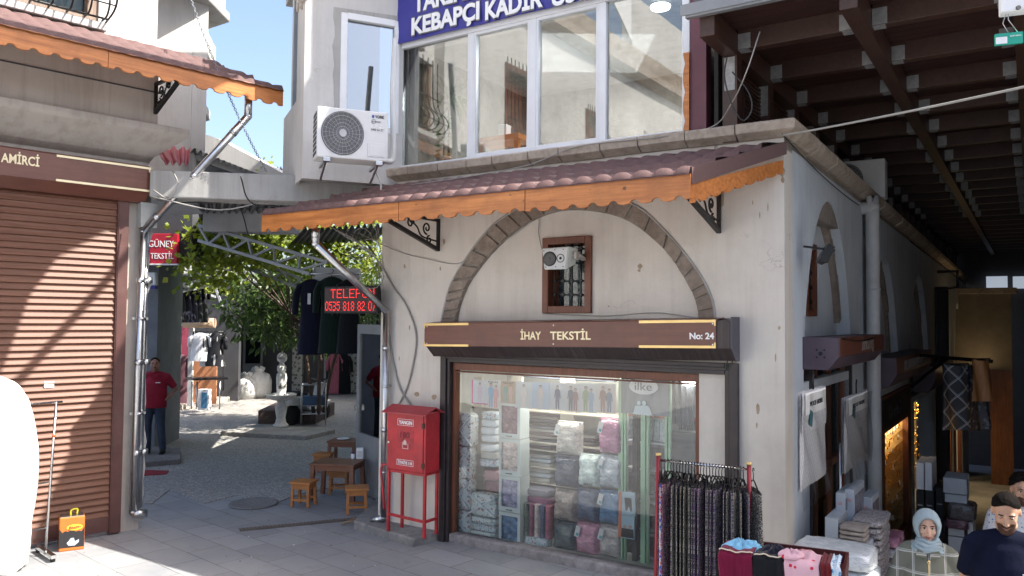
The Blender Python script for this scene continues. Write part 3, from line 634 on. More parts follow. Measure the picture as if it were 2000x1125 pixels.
# tall corner block across the street, outside the frame: it shades the people
mm = M(); mm.prism([(5.6, -1.8), (12, -1.8), (12, -9), (5.6, -9)], -1, 6.6)
mm.box(5.58, 5.62, -8, -7, .9, 2.2); mm.build('corner_block', X['plaster2'], frame='F', loc=(8, -5, 0), label='tall plastered block across the street that shades the passers by', cat='building')

# concrete beam across the passage, neighbour block, far roofs
a = D(292, 357, 9.62); b = D(775, 368, 10.1); a.z = b.z = 4.2
mm = M(); d = (b-a).normalized(); nn = Vector((-d.y, d.x, 0)); mm.beam(a+nn*.2, b+nn*.2, .4, .33)
mm.build('concrete_beam', X['conc'], frame='W', loc=tuple((a+b)/2), bevel=.015, label='stained concrete beam bridging the passage between the two buildings', cat='beam')
nb_ = thing('neighbour_building', 'sunlit white building with broken ledges behind the left awning', 'building', 'W', (-4.6, 12, 0))
def DD(u, v, t): q = D(u, v, t); return (q.x, q.y)
mm = M(); mm.prism([DD(300, 0, 11.2), DD(380, 0, 11.2), DD(408, 0, 12.6), DD(300, 0, 13)], 4.2, 9); mm.prism([DD(300, 0, 10.9), DD(374, 0, 10.9), DD(440, 0, 12.0), DD(300, 0, 13)], 7.15, 9.0)
mm.build('wall', X['plaster2'], nb_)
mm = M(); mm.prism([DD(300, 0, 10.5), DD(376, 0, 10.6), DD(450, 0, 12), DD(300, 0, 13.2)], 7.02, 7.16); mm.prism([DD(390, 0, 11.8), DD(408, 0, 11.6), DD(428, 0, 12.5), DD(390, 0, 12.6)], 6.40, 6.5); mm.prism([DD(390, 0, 11.8), DD(408, 0, 11.6), DD(424, 0, 12.3), DD(390, 0, 12.6)], 6.5, 6.75)
mm.prism([DD(390, 0, 12), DD(408, 0, 11.9), DD(416, 0, 12.3), DD(390, 0, 12.6)], 5.6, 5.75)
mm.build('ledge', X['conc'], nb_, bevel=.02)
pa = [D(u, v, 13.2) for u, v in ((400, 262), (425, 270), (565, 345))]
mm = M(); V = [(p.x, p.y, z) for p in pa for z in (4.0, p.z)]; V2 = [(x+.1, y+.4, z) for x, y, z in V]
mm.add(V+V2, [(0, 2, 3, 1), (2, 4, 5, 3), (6, 7, 9, 8), (8, 9, 11, 10), (1, 3, 9, 7), (3, 5, 11, 9), (4, 10, 11, 5), (0, 1, 7, 6)]); mm.build('parapet', X['plaster2'], nb_)
def corru(name, label, A, B, C_, E_, mt, amp=.02, n=30, frame='W', cat='roof', th=.0):
    A, B, C_, E_ = [Vector(q) for q in (A, B, C_, E_)]; mm = M(); nrm = (B-A).cross(E_-A).normalized()
    mm.grid(lambda u, v: (A.lerp(B, u)).lerp(E_.lerp(C_, u), v)+nrm*amp*(1 if (int(u*n*2+.01)) % 2 else -1), n*4, 1, sm=False)
    mm.grid(lambda u, v: (A.lerp(B, u)).lerp(E_.lerp(C_, u), v)+nrm*(.006+amp*(1 if (int(u*n*2+.01)) % 2 else -1)), n*4, 1, sm=False, flip=True)
    return mm.build(name, mt, frame=frame, loc=tuple((A+B+C_+E_)/4), label=label, cat=cat, norm=False)
X['metaldark'] = mat('dark_sheet', (.10, .10, .105), .5, .4, dirt=.3); X['metalred'] = mat('red_sheet', (.38, .07, .09), .45, .1, dirt=.3)
corru('metal_roof', 'bent dark red corrugated sheet above the left end of the concrete beam', D(300, 288, 10.2), D(372, 290, 10.8), D(368, 320, 10.0), D(318, 318, 9.7), X['metalred'], .025, 4)
corru('metal_roof', 'grey corrugated eave sloping down behind the concrete beam', D(372, 292, 10.8), D(505, 345, 11.6), D(505, 352, 14), D(360, 290, 14), X['metaldark'], .03, 12)
mm = M(); mm.beam(D(374, 300, 10.9), D(498, 346, 11.6), .05, .12); mm.beam(D(376, 300, 10.9), D(376, 345, 10.9), .08, .05)
mm.build('eave_board', X['conc'], frame='W', loc=tuple(D(430, 320, 11)), label='weathered board and post under the sloping grey eave', cat='eave board')
corru('metal_roof', 'far dark brown corrugated roof beside the plastered bay', D(508, 328, 16), D(600, 328, 16), D(600, 347, 15), D(530, 347, 15), X['metaldark'], .03, 14)
corru('metal_roof', 'dark corrugated canopy underside below the concrete beam', D(385, 392, 10.6), D(640, 392, 10.6), D(600, 432, 16.5), D(390, 430, 16.5), X['metaldark'], .035, 16)
corru('metal_roof', 'grey corrugated canopy on the right above the hanging dresses', D(590, 448, 12.5), D(755, 440, 11.4), D(735, 470, 17), D(560, 480, 17), X['metaldark'], .03, 14)
# ------------------------------------------------------------------ AWNINGS
def wave(x, per): return .024*(abs(sin(pi*x/per))**.8)
def tile_sheet(xl, xr, yf, zf, yw, zw, per, name, parent, step=.34):     # trapezoid sheet: xl/xr give (wall, front) ends
    mm = M(); L = hypot(yf-yw, zf-zw); nv = int(L/.02); nu = int(max(xr[1]-xl[1], xr[0]-xl[0])/per*8)
    def fn(u, v):
        a = xl[0]*(1-v)+xl[1]*v; b = xr[0]*(1-v)+xr[1]*v; x = a+(b-a)*u
        d = v*L; st = (d % step)/step
        return (x, yw+(yf-yw)*v, zw+(zf-zw)*v+wave(x, per)*(.1+1.9*st)+.016*st)
    mm.grid(fn, nu, nv); mm.grid(lambda u, v: (lambda p: (p[0], p[1], p[2]-.012))(fn(u, v)), nu, nv, flip=True)
    return mm.build(name, X['tile'], parent, norm=False)
def fascia_poly(x0, x1, zt, zb, per=.205, r=.036):
    p = [(x0, zt), (x0, zb)]; n = max(1, round((x1-x0)/per)); w = (x1-x0)/n
    for i in range(n):
        c = x0+(i+.5)*w
        p.append((c-r*1.5, zb-.004))
        for k in range(7):
            a = pi-pi*k/6; p.append((c+r*1.15*cos(a), zb+r*.8*sin(a)))
        p.append((c+r*1.5, zb-.004))
        if i < n-1: p.append((x0+(i+1)*w, zb-.012))
    return p+[(x1, zb), (x1, zt)]
def bracket(parent, x, yw, z0, z1, reach, sgn=1):
    mm = M(); y = lambda d: yw-d
    mm.beam((x, y(.015), z0), (x, y(.015), z1), .035, .03); mm.beam((x, y(0), z1), (x, y(reach), z1), .035, .035); mm.beam((x, y(.02), z0+.02), (x, y(reach), z1-.02), .04, .045)
    def scroll(cy, cz_, r, turns, a0, dr=1):
        pts = []
        for i in range(22):
            t = i/21; a = a0+dr*turns*2*pi*t; q = r*(1-t*.8); pts.append((x, y(cy+q*cos(a)), cz_+q*sin(a)))
        mm.tube(pts, .011, 6)
    h = z1-z0
    scroll(reach*.20, z1-h*.30, h*.20, 1.3, -pi/2); scroll(reach*.16, z1-h*.66, h*.13, 1.2, pi/2, -1); scroll(reach*.46, z1-h*.22, h*.17, 1.3, pi, -1); scroll(reach*.68, z1-h*.13, h*.09, 1.2, 0)
    mm.tube(spline([(x, y(.05), z0+.12), (x, y(reach*.28), z0+h*.42), (x, y(reach*.36), z1-h*.3), (x, y(reach*.5), z1-.03)], 5), .01, 6)
    mm.ball((x, y(0), z0+.05), (.02, .012, .02), 8); mm.ball((x, y(0), z1-.1), (.02, .012, .02), 8)
    return mm.build('bracket', X['black'], parent)
aw = thing('tiled_awning', 'red tiled awning with scalloped pine fascia over the shop window', 'awning', 'F', (-2.6, 0, 4))
FZT, FZB, FY = 3.80, 3.60, -1.25
tile_sheet((-4.80, -5.66), (-.02, -.43), FY-.045, 3.80, .0, 4.255, .19, 'tile_sheet', aw)
mm = M()
for i, (a, b) in enumerate(((-5.68, -3.56), (-3.555, -2.02), (-2.015, -.42))): mm.plate(fascia_poly(a, b, FZT, FZB+rnd.uniform(-.004, .004)), (), FY-.03+.002*i, FY)
mm.build('fascia', X['orange'], aw, bevel=.003)
mm = M(); L = hypot(.42, 1.22); ang = atan2(1.22, .42)
mm.plate(fascia_poly(0, L, .02, -.14, .155, .026), (), 0, .025)
mm.xf(lambda x, y, z: (-.42+x*cos(ang)-y*sin(ang), FY+x*sin(ang)+y*cos(ang), 3.70+x*.285+z*(1-.25*x/L)))
mm.build('return_fascia', X['orange'], aw)
mm = M(); mm.plate([(-.01, 0), (L+.04, -.02), (L+.04, .10), (-.01, .14)], (), -.012, .03)
mm.xf(lambda x, y, z: (-.42+x*cos(ang)-y*sin(ang), FY+x*sin(ang)+y*cos(ang), 3.715+x*.335+z)); mm.build('verge_flashing', X['tile'], aw)
mm = M(); mm.plate([(-5.66, 0), (-.45, 0), (-.06, 1.25), (-4.85, 1.25)], (), 0, .012); mm.xf(lambda x, y, z: (x, FY+z, 3.775+z*.30+y)); mm.build('soffit', X['orange'], aw)
mm = M(); mm.beam((-5.66, FY, 3.72), (-4.86, 0, 4.08), .02, .16); mm.build('left_verge', X['orange'], aw)
bracket(aw, -4.04, 0, 3.40, 3.77, 1.14); bracket(aw, -.61, 0, 3.44, 3.80, 1.14)
# white cable that crosses the tiles
pts = [fw('F', *q) for q in [(-4.9, -.25, 4.22)]]
al = thing('tiled_awning', 'red tiled awning with pine fascia over the big brown roller shutter', 'awning', 'L', (-1, 0, 5.3))
tile_sheet((-9, -9), (.75, 1.46), -1.245, 5.40, -.3, 5.88, .19, 'tile_sheet', al)
mm = M()
for i, (a, b) in enumerate(((-9, -3.2), (-3.195, -.62), (-.615, 1.44))): mm.plate(fascia_poly(a, b, 5.42, 5.22+rnd.uniform(-.004, .004)), (), -1.23+.002*i, -1.2)
mm.build('fascia', X['orange'], al, bevel=.003)
mm = M(); L2 = hypot(.66, .9); an2 = atan2(.9, -.66); mm.plate(fascia_poly(0, L2, .0, -.18, .16, .028), (), 0, .025); mm.xf(lambda x, y, z: (1.44+x*cos(an2)-y*sin(an2), -1.2+x*sin(an2)+y*cos(an2), 5.42+x*.36+z)); mm.build('return_fascia', X['orange'], al)
mm = M(); mm.plate([(-9, 0), (1.42, 0), (.77, .88), (-9, .88)], (), 0, .012); mm.xf(lambda x, y, z: (x, -1.2+z, 5.40+z*.45+y)); mm.build('soffit', X['orange'], al)
bx_ = P('L', 303, 200, -.38)[0]; bracket(al, bx_, -.38, 5.03, 5.39, .82)
# ------------------------------------------------------------------ ROLLER SHUTTER and its sign
sh = thing('roller_shutter', 'tall closed brown roller shutter in dappled sun', 'shutter', 'L', (-1.5, -.05, 0))
mm = M(); z = .22; prf = []
while z < 4.12:
    prf += [(-.052, z), (-.066, z+.003), (-.068, z+.008), (-.063, z+.020), (-.055, z+.034), (-.049, z+.048), (-.046, z+.062), (-.045, z+.072)]; z += .076
mm.extr(prf+[(.0, 4.12), (.0, .2)], -3.38, -.06); mm.build('slats', X['shutter'], sh)
mm = M(); mm.box(-3.38, -.06, -.07, .0, .05, .22); mm.box(-1.9, -.3, -.085, -.07, .05, .07); mm.build('bottom_bar', X['shutterframe'], sh, bevel=.004)
mm = M(); mm.disc((-.42, .13), .022, -.085, -.07, 14); mm.build('lock', X['galv'], sh)
mm = M(); mm.box(-.07, .06, -.09, .0, .02, 4.05); mm.box(-.06, -.045, -.1, -.09, .02, 4.05); mm.build('guide_rail', X['shutterframe'], sh, bevel=.005)
sg = thing('shop_sign', 'brown wooden signboard reading AMİRCİ above the roller shutter', 'sign', 'L', (-1, -.25, 4.2))
sp_ = [(-.0, 4.42), (-.22, 4.42), (-.25, 4.40), (-.25, 4.10), (-.12, 3.98), (0, 3.98)]
mm = M(); mm.extr(sp_, -3.3, .235); mm.build('board', X['signwood'], sg, bevel=.004)
mm = M(); mm.box(-.80, .235, -.262, -.25, 4.375, 4.40); mm.box(.215, .237, -.2625, -.25, 4.34, 4.375); mm.build('brass_trim', X['goldpale'], sg); mm = M(); mm.box(-.80, .235, -.262, -.25, 4.10, 4.125); mm.build('brass_trim', X['goldpale'], sg)
a, b = P('L', 2, 308, -.25), P('L', 77, 314, -.25)
text('KÖŞE DEMİRCİ'[-6:].replace('EMİRCİ', 'AMİRCİ'), 'lettering', X['goldpale'], sg, (a[0]+b[0])/2, -.25, 4.24, w=b[0]-a[0], h=.1, bold=.02)
# ------------------------------------------------------------------ SHOP SIGN No 24
tz = .0205
def tilt(x, y, z): return (x, y, z+(x+2.2)*tz)
ss = thing('shop_sign', 'brown wooden signboard reading İHAY TEKSTİL No:24 over the shop window', 'sign', 'F', (-2.3, -.25, 2.4))
mm = M(); mm.extr([(-.0, 2.60), (-.245, 2.58), (-.25, 2.57), (-.25, 2.315), (-.19, 2.315), (-.19, 2.58), (0, 2.59)], -4.04, -.56); mm.xf(tilt); mm.build('board', X['signwood'], ss, bevel=.003)
mm = M(); mm.extr([(-.0, 2.585), (-.235, 2.565), (-.24, 2.31), (-.10, 2.19), (-.0, 2.19)], -4.02, -.43); mm.xf(tilt); mm.build('shutter_housing', mat('scratched_housing', (.045, .032, .032), .5, .1, var=.5, vs=2, scale=(14, 1, .8), dirt=.5, dcol=(.18, .15, .13)), ss, bevel=.003)
mm = M(); mm.plate([(-.245, 2.60), (-.245, 2.31), (-.105, 2.185), (0.0, 2.185), (0, 2.60)], (), 0, .01); mm.xf(lambda x, y, z: (-.425+y, x, z+.037)); mm.build('end_cap', mat('plum_cap', (.07, .065, .085), .5), ss)
for x0, x1 in ((-4.04, -3.40), (-1.33, -.56)):
    for z0_, z1_ in ((2.552, 2.578), (2.312, 2.336)):
        mm = M(); mm.box(x0, x1, -.258, -.25, z0_, z1_)
        e0, e1 = (-4.04, -4.025) if x0 < -4 else (-.575, -.56); mm.box(e0, e1, -.2585, -.25, *((2.52, 2.552) if z0_ > 2.5 else (2.336, 2.365)))
        mm.xf(tilt); mm.build('brass_trim', X['gold'], ss)
for s, u0_, u1_ in (('İHAY', 1017, 1057), ('TEKSTİL', 1075, 1154)):
    a = P('F', u0_, 662, -.25)[0]; b = P('F', u1_, 662, -.25)[0]; c = (a+b)/2
    text(s, 'lettering', X['goldpale'], ss, c, -.25, 2.392+(c+2.2)*tz, w=b-a, h=.085, bold=.018, tilt=tz)
a = P('F', 1347, 660, -.25)[0]; b = P('F', 1395, 660, -.25)[0]
text('No: 24', 'lettering', X['purewhite'], ss, (a+b)/2, -.25, 2.40+(a+2.2)*tz, w=b-a, h=.06, bold=.03, tilt=tz)
for x in (-4.0, -2.3, -.59):
    for z in (2.345, 2.54): mm = M(); mm.disc((x, z), .007, -.2545, -.25, 8); mm.xf(tilt); mm.build('screw', X['galv'], ss)
# ------------------------------------------------------------------ SPEAKER
sx, sz_ = P('F', 1090, 505, -.22); sp = local('wall_speaker', 'white box loudspeaker mounted in front of the barred arch window', 'speaker', 'F', (sx, -.2, sz_), rz=radians(4))
mm = M(); mm.add([(-.17, -.07, .11), (.15, -.07, .12), (.12, -.07, -.12), (-.14, -.07, -.12), (-.12, .1, .10), (.18, .1, .11), (.15, .1, -.06), (-.10, .1, -.07)], [(0, 3, 2, 1), (4, 5, 6, 7), (0, 1, 5, 4), (3, 7, 6, 2), (0, 4, 7, 3), (1, 2, 6, 5)])
mm.build('cabinet', mat('dusty_speaker', (.55, .60, .57), .5, dirt=.5, dcol=(.35, .28, .22)), sp, bevel=.012)
mm = M(); mm.plate([(-.155, .098), (.137, .106), (.11, -.107), (-.13, -.107)], (), -.078, -.0705); mm.build('baffle', X['white'], sp)
mm = M(); mm.disc((-.07, -.005), .078, -.083, -.078, 24); mm.build('surround', X['rubber'], sp)
mm = M(); mm.lathe([(.074, 0), (.066, .006), (.03, -.012), (.028, -.004), (.0, .006)], (0, 0, 0), 24); mm.xf(lambda x, y, z: (x-.07, -.085-z*.8, y-.005)); mm.build('cone', mat('cone', (.05, .05, .05), .4), sp)
mm = M(); mm.disc((.055, -.002), .045, -.081, -.078, 20, ri=.038); mm.disc((.055, -.002), .014, -.083, -.078, 14); mm.build('tweeter', X['rubber'], sp)
mm = M()
for x, z in ((-.14, .08), (-.01, .088), (.085, .09), (-.115, -.09), (0, -.09), (.085, -.09)): mm.disc((x, z), .006, -.081, -.078, 8)
mm.build('screws', X['rubber'], sp)
mm = M(); mm.beam((.17, .04, .03), (.2, .04, .03), .08, .08); mm.beam((.2, .04, .03), (.2, .2, .0), .05, .03); mm.ball((.175, .03, .03), .03, 12); mm.build('mount', mat('mount', (.4, .38, .35), .6, dirt=.5), sp)
# ------------------------------------------------------------------ AIR CONDITIONER on the bay (frame at camera facing angle 22 deg)
FR['A'] = mkframe(D(685, 268, 9.0)[:2], 21)
FR['A'][0].z = 0
def aircon(name, label, frame, loc, rz=0, logo=True):
    o = local(name, label, 'air conditioner', frame, loc, rz)
    mm = M(); mm.box(-.41, .41, -.16, .16, -.28, .28); mm.build('casing', X['white'], o, bevel=.015)
    mm = M(); mm.disc((-.12, .0), .245, -.164, -.16, 40, ri=.232); mm.disc((-.12, 0), .23, -.161, -.1595, 40); mm.build('fan_recess', mat('fan_dark', (.09, .09, .10), .5, bump=0), o)
    mm = M()
    for i in range(16): mm.disc((-.12, 0), .045+.0122*i, -.170, -.167, 40, ri=.0435+.0122*i)
    for i in range(5): mm.disc((-.12, 0), .075+.04*i, -.178, -.172, 40, ri=.0715+.04*i)
    for k in range(24):
        a = 2*pi*k/24; mm.beam((-.12+.04*cos(a), -.168, .04*sin(a)), (-.12+.232*cos(a), -.168, .232*sin(a)), .002, .003)
    mm.disc((-.12, 0), .042, -.182, -.166, 24); mm.build('fan_grille', mat('grille_grey', (.36, .37, .38), .4, bump=0), o)
    mm = M()
    for k in range(5):
        a = 2*pi*k/5; mm.add([(-.12+.03*cos(a), -.14, .03*sin(a)), (-.12+.21*cos(a-.2), -.155, .21*sin(a-.2)), (-.12+.22*cos(a+.5), -.12, .22*sin(a+.5)), (-.12+.04*cos(a+.9), -.12, .04*sin(a+.9))], [(0, 1, 2, 3)])
    mm.build('fan_blade', X['dgrey'], o, norm=False)
    mm = M(); mm.box(.17, .37, -.168, -.16, -.235, -.08); mm.box(.19, .35, -.171, -.168, -.22, -.11); mm.build('service_panel', X['white'], o, bevel=.003)
    mm = M()
    for i in range(4):
        for j in range(9): mm.box(-.416, -.41, -.13+i*.07, -.085+i*.07, -.24+j*.054, -.205+j*.054)
    mm.build('side_louvre', X['dgrey'], o)
    if logo:
        text('YORK', 'lettering', X['dgrey'], o, .305, -.162, .205, w=.11, h=.032, bold=.03)
        mm = M(); mm.box(.215, .24, -.164, -.16, .205, .235); mm.build('logo_square', X['blue'], o)
        text('Inverter', 'lettering', X['grey'], o, .27, -.162, .155, w=.1, h=.022)
        mm = M(); mm.disc((.235, .163), .026, -.1635, -.16, 18, ri=.022); mm.build('logo_ring', X['grey'], o)
        text('HRS 56 57', 'lettering', X['dgrey'], o, .28, -.162, .06, w=.14, h=.025); mm = M(); mm.box(.2, .36, -.1625, -.16, .05, .125); mm.build('rating_label', mat('label_grey', (.6, .6, .6), .5, var=.25, vs=60), o)
    for x in (-.3, .3): mm = M(); mm.beam((x, -.17, -.3), (x, .35, -.3), .03, .035); mm.beam((x, -.12, -.31), (x, .33, -.46), .025, .025); mm.box(x-.04, x+.04, -.2, -.1, -.33, -.285); mm.build('wall_bracket', X['galv'], o, bevel=.003)
    return o
q = D(685, 268, 8.9)
o = aircon('air_conditioner', 'white outdoor air conditioner with round fan on the bay left of the banner', 'W', tuple(q), radians(21)); o.scale = (.95, 1, .99)
mm = M(); mm.tube(spline([(.36, .1, -.18), (.52, .2, -.2), (.56, .22, -.05), (.55, .25, .6), (.58, .3, 1.3)], 6), .035, 8); mm.tube(spline([(.3, .15, -.27), (.42, .25, -.5), (.35, .3, -.75)], 5), .012, 6); mm.build('hose', X['white'], o)
q = fw('S', 4.75, .12, 4.62); o = aircon('air_conditioner', 'dusty outdoor air conditioner standing on the side wall cornice under the market roof', 'S', (5.0, .25, 4.66), radians(-88), logo=False)
# ------------------------------------------------------------------ BANNER
bn = thing('shop_banner', 'blue banner with large white lettering hung above the white windows', 'banner', 'F', (-3.2, -.02, 6.5))
mm = M(); mm.grid(lambda u, v: (-4.73+u*3.83, -.035+.008*sin(u*23+v*5)+.006*sin(v*14+u*3), 6.03+v*.95), 60, 12); mm.grid(lambda u, v: (-4.73+u*3.83, -.029+.008*sin(u*23+v*5)+.006*sin(v*14+u*3), 6.03+v*.95), 60, 12, flip=True)
mm.build('sheet', X['blue'], bn, norm=False)
X['outline'] = mat('print_shadow', (.16, .16, .17), .6, bump=0)
def btext(s, u0_, v0_, u1_, h, dz=0):
    a = P('F', u0_, v0_, -.05); x1 = P('F', u1_, v0_, -.05)[0]
    text(s, 'lettering', X['purewhite'], bn, a[0], -.052, a[1]+dz, w=x1-a[0], h=h, align='LEFT', bold=.035)
    text(s, 'lettering_outline', X['outline'], bn, a[0]-.008, -.046, a[1]+dz-.008, w=x1-a[0]+.016, h=h+.016, align='LEFT', bold=.055)
btext('KEBAPÇI', 804, 68, 936, .205); btext('KADİR', 948, 38, 1060, .205); btext('USTA', 1078, 12, 1178, .205); btext('TARİHİ', 808, 27, 925, .205, .02); btext('ÇARŞI', 940, -6, 1060, .205, .03)
# ------------------------------------------------------------------ DOWNSPOUTS
def tubes(mm, pts, r, n=12):
    for i in range(len(pts)-1): mm.tube([pts[i], pts[i+1]], r, n)
    for p in pts[1:-1]: mm.ball(p, r*1.05, 12)
a = P('F', 617, 452, -1.12); b = P('F', 755, 612, -.09); c = P('F', 757, 985, -.09)
ds = thing('downspout', 'galvanised downspout slanting from the awning corner to the wall beside the glass door', 'downspout', 'F', (b[0], -.09, 0))
mm = M(); x0 = P('F', 617, 452, -1.12)[0]
tubes(mm, [(x0, -1.12, 3.62), (x0, -1.12, 3.44), (b[0], -.09, b[1]+.02), (b[0]+.0, -.09, .16), (b[0]-.16, -.12, .1)], .043)
for z in (1.2, 2.2): mm.tube([(b[0], -.09, z), (b[0], -.09, z+.06)], .048, 12)
mm.tube([(x0, -1.12, 3.50), (x0, -1.12, 3.62)], .048, 12); mm.build('pipe', X['galv'], ds)
for z in (.7, 1.75): mm = M(); mm.tube([(b[0], -.09, z), (b[0], -.09, z+.025)], .052, 12); mm.box(b[0]-.01, b[0]+.01, -.05, .02, z, z+.025); mm.build('clamp', X['galv'], ds)
a = P('L', 485, 205, -1.08); b = P('L', 281, 452, -.12); c = P('L', 262, 1000, -.12)
dl = thing('downspout', 'tall galvanised downspout slanting from the left awning to the shutter edge', 'downspout', 'L', (b[0], -.12, 0))
mm = M(); tubes(mm, [(a[0], -1.08, 5.3), (a[0], -1.08, a[1]-.14), (b[0], -.10, b[1]), (b[0]-.03, -.10, .24)], .047)
for z in (.9, 2.0, 3.0): mm.tube([(b[0]-.015, -.10, z), (b[0]-.015, -.10, z+.07)], .053, 12)
for t in (.12, .5, .86):
    p = Vector((a[0], -1.08, a[1]-.14)).lerp(Vector((b[0], -.10, b[1])), t); d = (Vector((b[0], -.1, b[1]))-Vector((a[0], -1.08, a[1]-.14))).normalized(); mm.tube([p, p+d*.06], .052, 12)
mm.ball((b[0]-.03, -.10, .24), .05, 12); mm.tube([(b[0]-.03, -.1, .22), (b[0]+.12, -.12, .2)], .05, 12)
mm.build('pipe', X['galv'], dl)
for z in (1.4, 2.55): mm = M(); mm.tube([(b[0], -.10, z), (b[0], -.10, z+.03)], .06, 12); mm.box(b[0]-.09, b[0]+.1, -.07, -.05, z, z+.03); mm.build('clamp', X['galv'], dl)
mm = M(); tubes(mm, [(b[0]+.07, -.0, 4.0), (b[0]+.07, -.0, .26)], .045)
for z in (.9, 2.0, 3.0): mm.tube([(b[0]+.1, -.04, z), (b[0]+.1, -.04, z+.07)], .05, 12)
mm.build('downspout', X['galv'], frame='L', loc=(b[0]+.1, -.04, 0), label='second straight metal pipe directly behind the tall left downspout', cat='downspout')
p = P('L', 286, 420, -.05); mm = M(); mm.box(p[0]-.1, p[0]+.1, -.14, .0, p[1]-.16, p[1]+.14); mm.box(p[0]-.105, p[0]+.105, -.145, -.1, p[1]+.11, p[1]+.145)
mm.build('junction_box', X['grey'] if 0 else mat('box_grey', (.38, .38, .36), .6, dirt=.3), frame='L', loc=(p[0], -.05, p[1]), bevel=.008, label='grey junction box at the bend of the left downspout', cat='junction box')
# chain from the left awning down to the concrete beam
A = D(366, -20, 9.4); B = D(521, 336, 9.75); mm = M(); pts = sag(A, B, .12, 78)
for i in range(78):
    a, b = pts[i], pts[i+1]; c = (a+b)/2; d = (b-a).normalized(); s = d.cross(Vector((0, 1, 0))).normalized(); 
    if i % 2: s = s.cross(d)
    L = (b-a).length*.62; mm.tube([c+d*L*cos(t*pi/4)+s*.013*sin(t*pi/4) for t in range(9)], .0045, 4, cap=False)
mm.build('hanging_chain', mat('chain', (.25, .27, .3), .4, .8), frame='W', loc=tuple((A+B)/2), label='long steel chain stretched down from the left building to the concrete beam', cat='chain')

# ------------------------------------------------------------------ FIRE CABINET
FR['K'] = mkframe(fw('F', -4.4, -.36, 0)[:2], -33.2)
cx0, cz0 = -.02, .1
def PK(u, v, y=0): return P('K', u, v, y)
k0 = PK(757, 803); k1 = PK(832, 810); k2 = PK(752, 915); kw = k1[0]-k0[0]
fc = thing('fire_cabinet', 'red fire hose cabinet on a red stand, reading YANGIN', 'cabinet', 'K', (k0[0]+kw/2, .1, .1))
xa, xb, za, zb, yd = k0[0], k1[0], k2[1], k0[1], .26
mm = M(); mm.box(xa, xb, 0, yd, za, zb); mm.build('case', X['red'], fc, bevel=.008)
mm = M(); mm.box(xa+.012, xb-.03, -.012, 0, za+.01, zb-.012); dr = mm.build('door', X['red'], fc, bevel=.004)
mm = M(); mm.disc((xa+.035, (za+zb)/2-.02), .012, -.02, -.012, 12); mm.build('lock', X['galv'], dr)
rs = mat('rust', (.09, .05, .035), .8, bump=.4)
for z in (zb-.13, za+.09): mm = M(); mm.obox((xb-.03, -.012, z), (.032, .02, .06)); mm.build('hinge', rs, fc)
mm = M(); mm.plate([(-.06, zb), (yd/2, zb+.075), (yd+.05, zb), (yd+.05, zb-.01), (yd/2, zb+.062), (-.06, zb-.012)], (), xa-.04, xb+.04); mm.xf(lambda x, y, z: (y, x, z)); mm.box(xa, xb, 0, yd, zb, zb+.02); mm.build('roof', mat('faded_red', (.42, .05, .06), .55, dirt=.4, dcol=(.5, .2, .2)), fc)
for s, z0_, w_, h_ in (('YANGIN', zb-.13, .2, .042), ('İTFAİYE 110', za+.085, .21, .034)):
    c = (xa+xb)/2; text(s, 'lettering', X['purewhite'], fc, c, -.013, z0_, w=w_, h=h_, bold=.02)
    mm = M(); e = .02; m_ = .0035; x0_, x1_, a_, b_ = c-w_/2-e, c+w_/2+e, z0_-e*.8, z0_+h_+e*.8
    for q in ((x0_, x1_, a_, a_+m_), (x0_, x1_, b_-m_, b_), (x0_, x0_+m_, a_, b_), (x1_-m_, x1_, a_, b_)): mm.box(q[0], q[1], -.0155, -.012, q[2], q[3])
    mm.build('label_border', X['purewhite'], fc)
c = (xa+xb)/2; zc = (za+zb)/2+.02; mm = M(); mm.box(c-.12, c+.12, -.0145, -.012, zc-.1, zc+.12); mm.build('sticker', mat('worn_sticker', (.38, .025, .035), .5, var=.5, vs=18), fc)
mm = M(); mm.box(c-.045, c+.045, -.0165, -.0145, zc-.095, zc-.088); mm.box(c-.045, c-.038, -.0165, -.0145, zc-.088, zc-.02); mm.box(c+.038, c+.045, -.0165, -.0145, zc-.088, zc-.03); mm.box(c-.03, c+.02, -.0165, -.0145, zc-.05, zc-.015); mm.plate([(c-.03, zc-.015), (c+.02, zc-.015), (c-.005, zc+.012)], (), -.0165, -.0145); mm.build('sticker_pictogram', mat('pict', (.6, .45, .42), .6, bump=0), fc)
text('100', 'sticker_number', mat('dkred', (.17, .01, .02), .6, bump=0), fc, c-.005, -.0145, zc+.03, w=.14, h=.07, bold=.02)
zt_ = za
for x, y in ((xa+.02, .02), (xb-.02, .02), (xa+.04, yd-.02), (xb-.02, yd-.02)): mm = M(); mm.beam((x, y, .1), (x, y, zt_), .03, .03); mm.build('leg', X['red'], fc)
mm = M(); mm.beam((xa, .02, .3), (xb, .02, .28), .022, .03); mm.beam((xb-.02, .02, .28), (xb-.02, yd, .28), .022, .03); mm.beam((xa, .02, za-.015), (xb, .02, za-.015), .02, .03); mm.beam((xb-.02, 0, za-.015), (xb-.02, yd, za-.015), .03, .02); mm.tube(spline([(xa-.05, -.02, za+.06), (xa-.07, -.02, za-.05), (xa-.03, -.02, .5), (xa-.03, .0, .35)], 5), .013, 6); mm.beam((xa-.05, -.02, za+.05), (xa, 0, za+.05), .02, .02); mm.build('cross_bar', X['red'], fc)
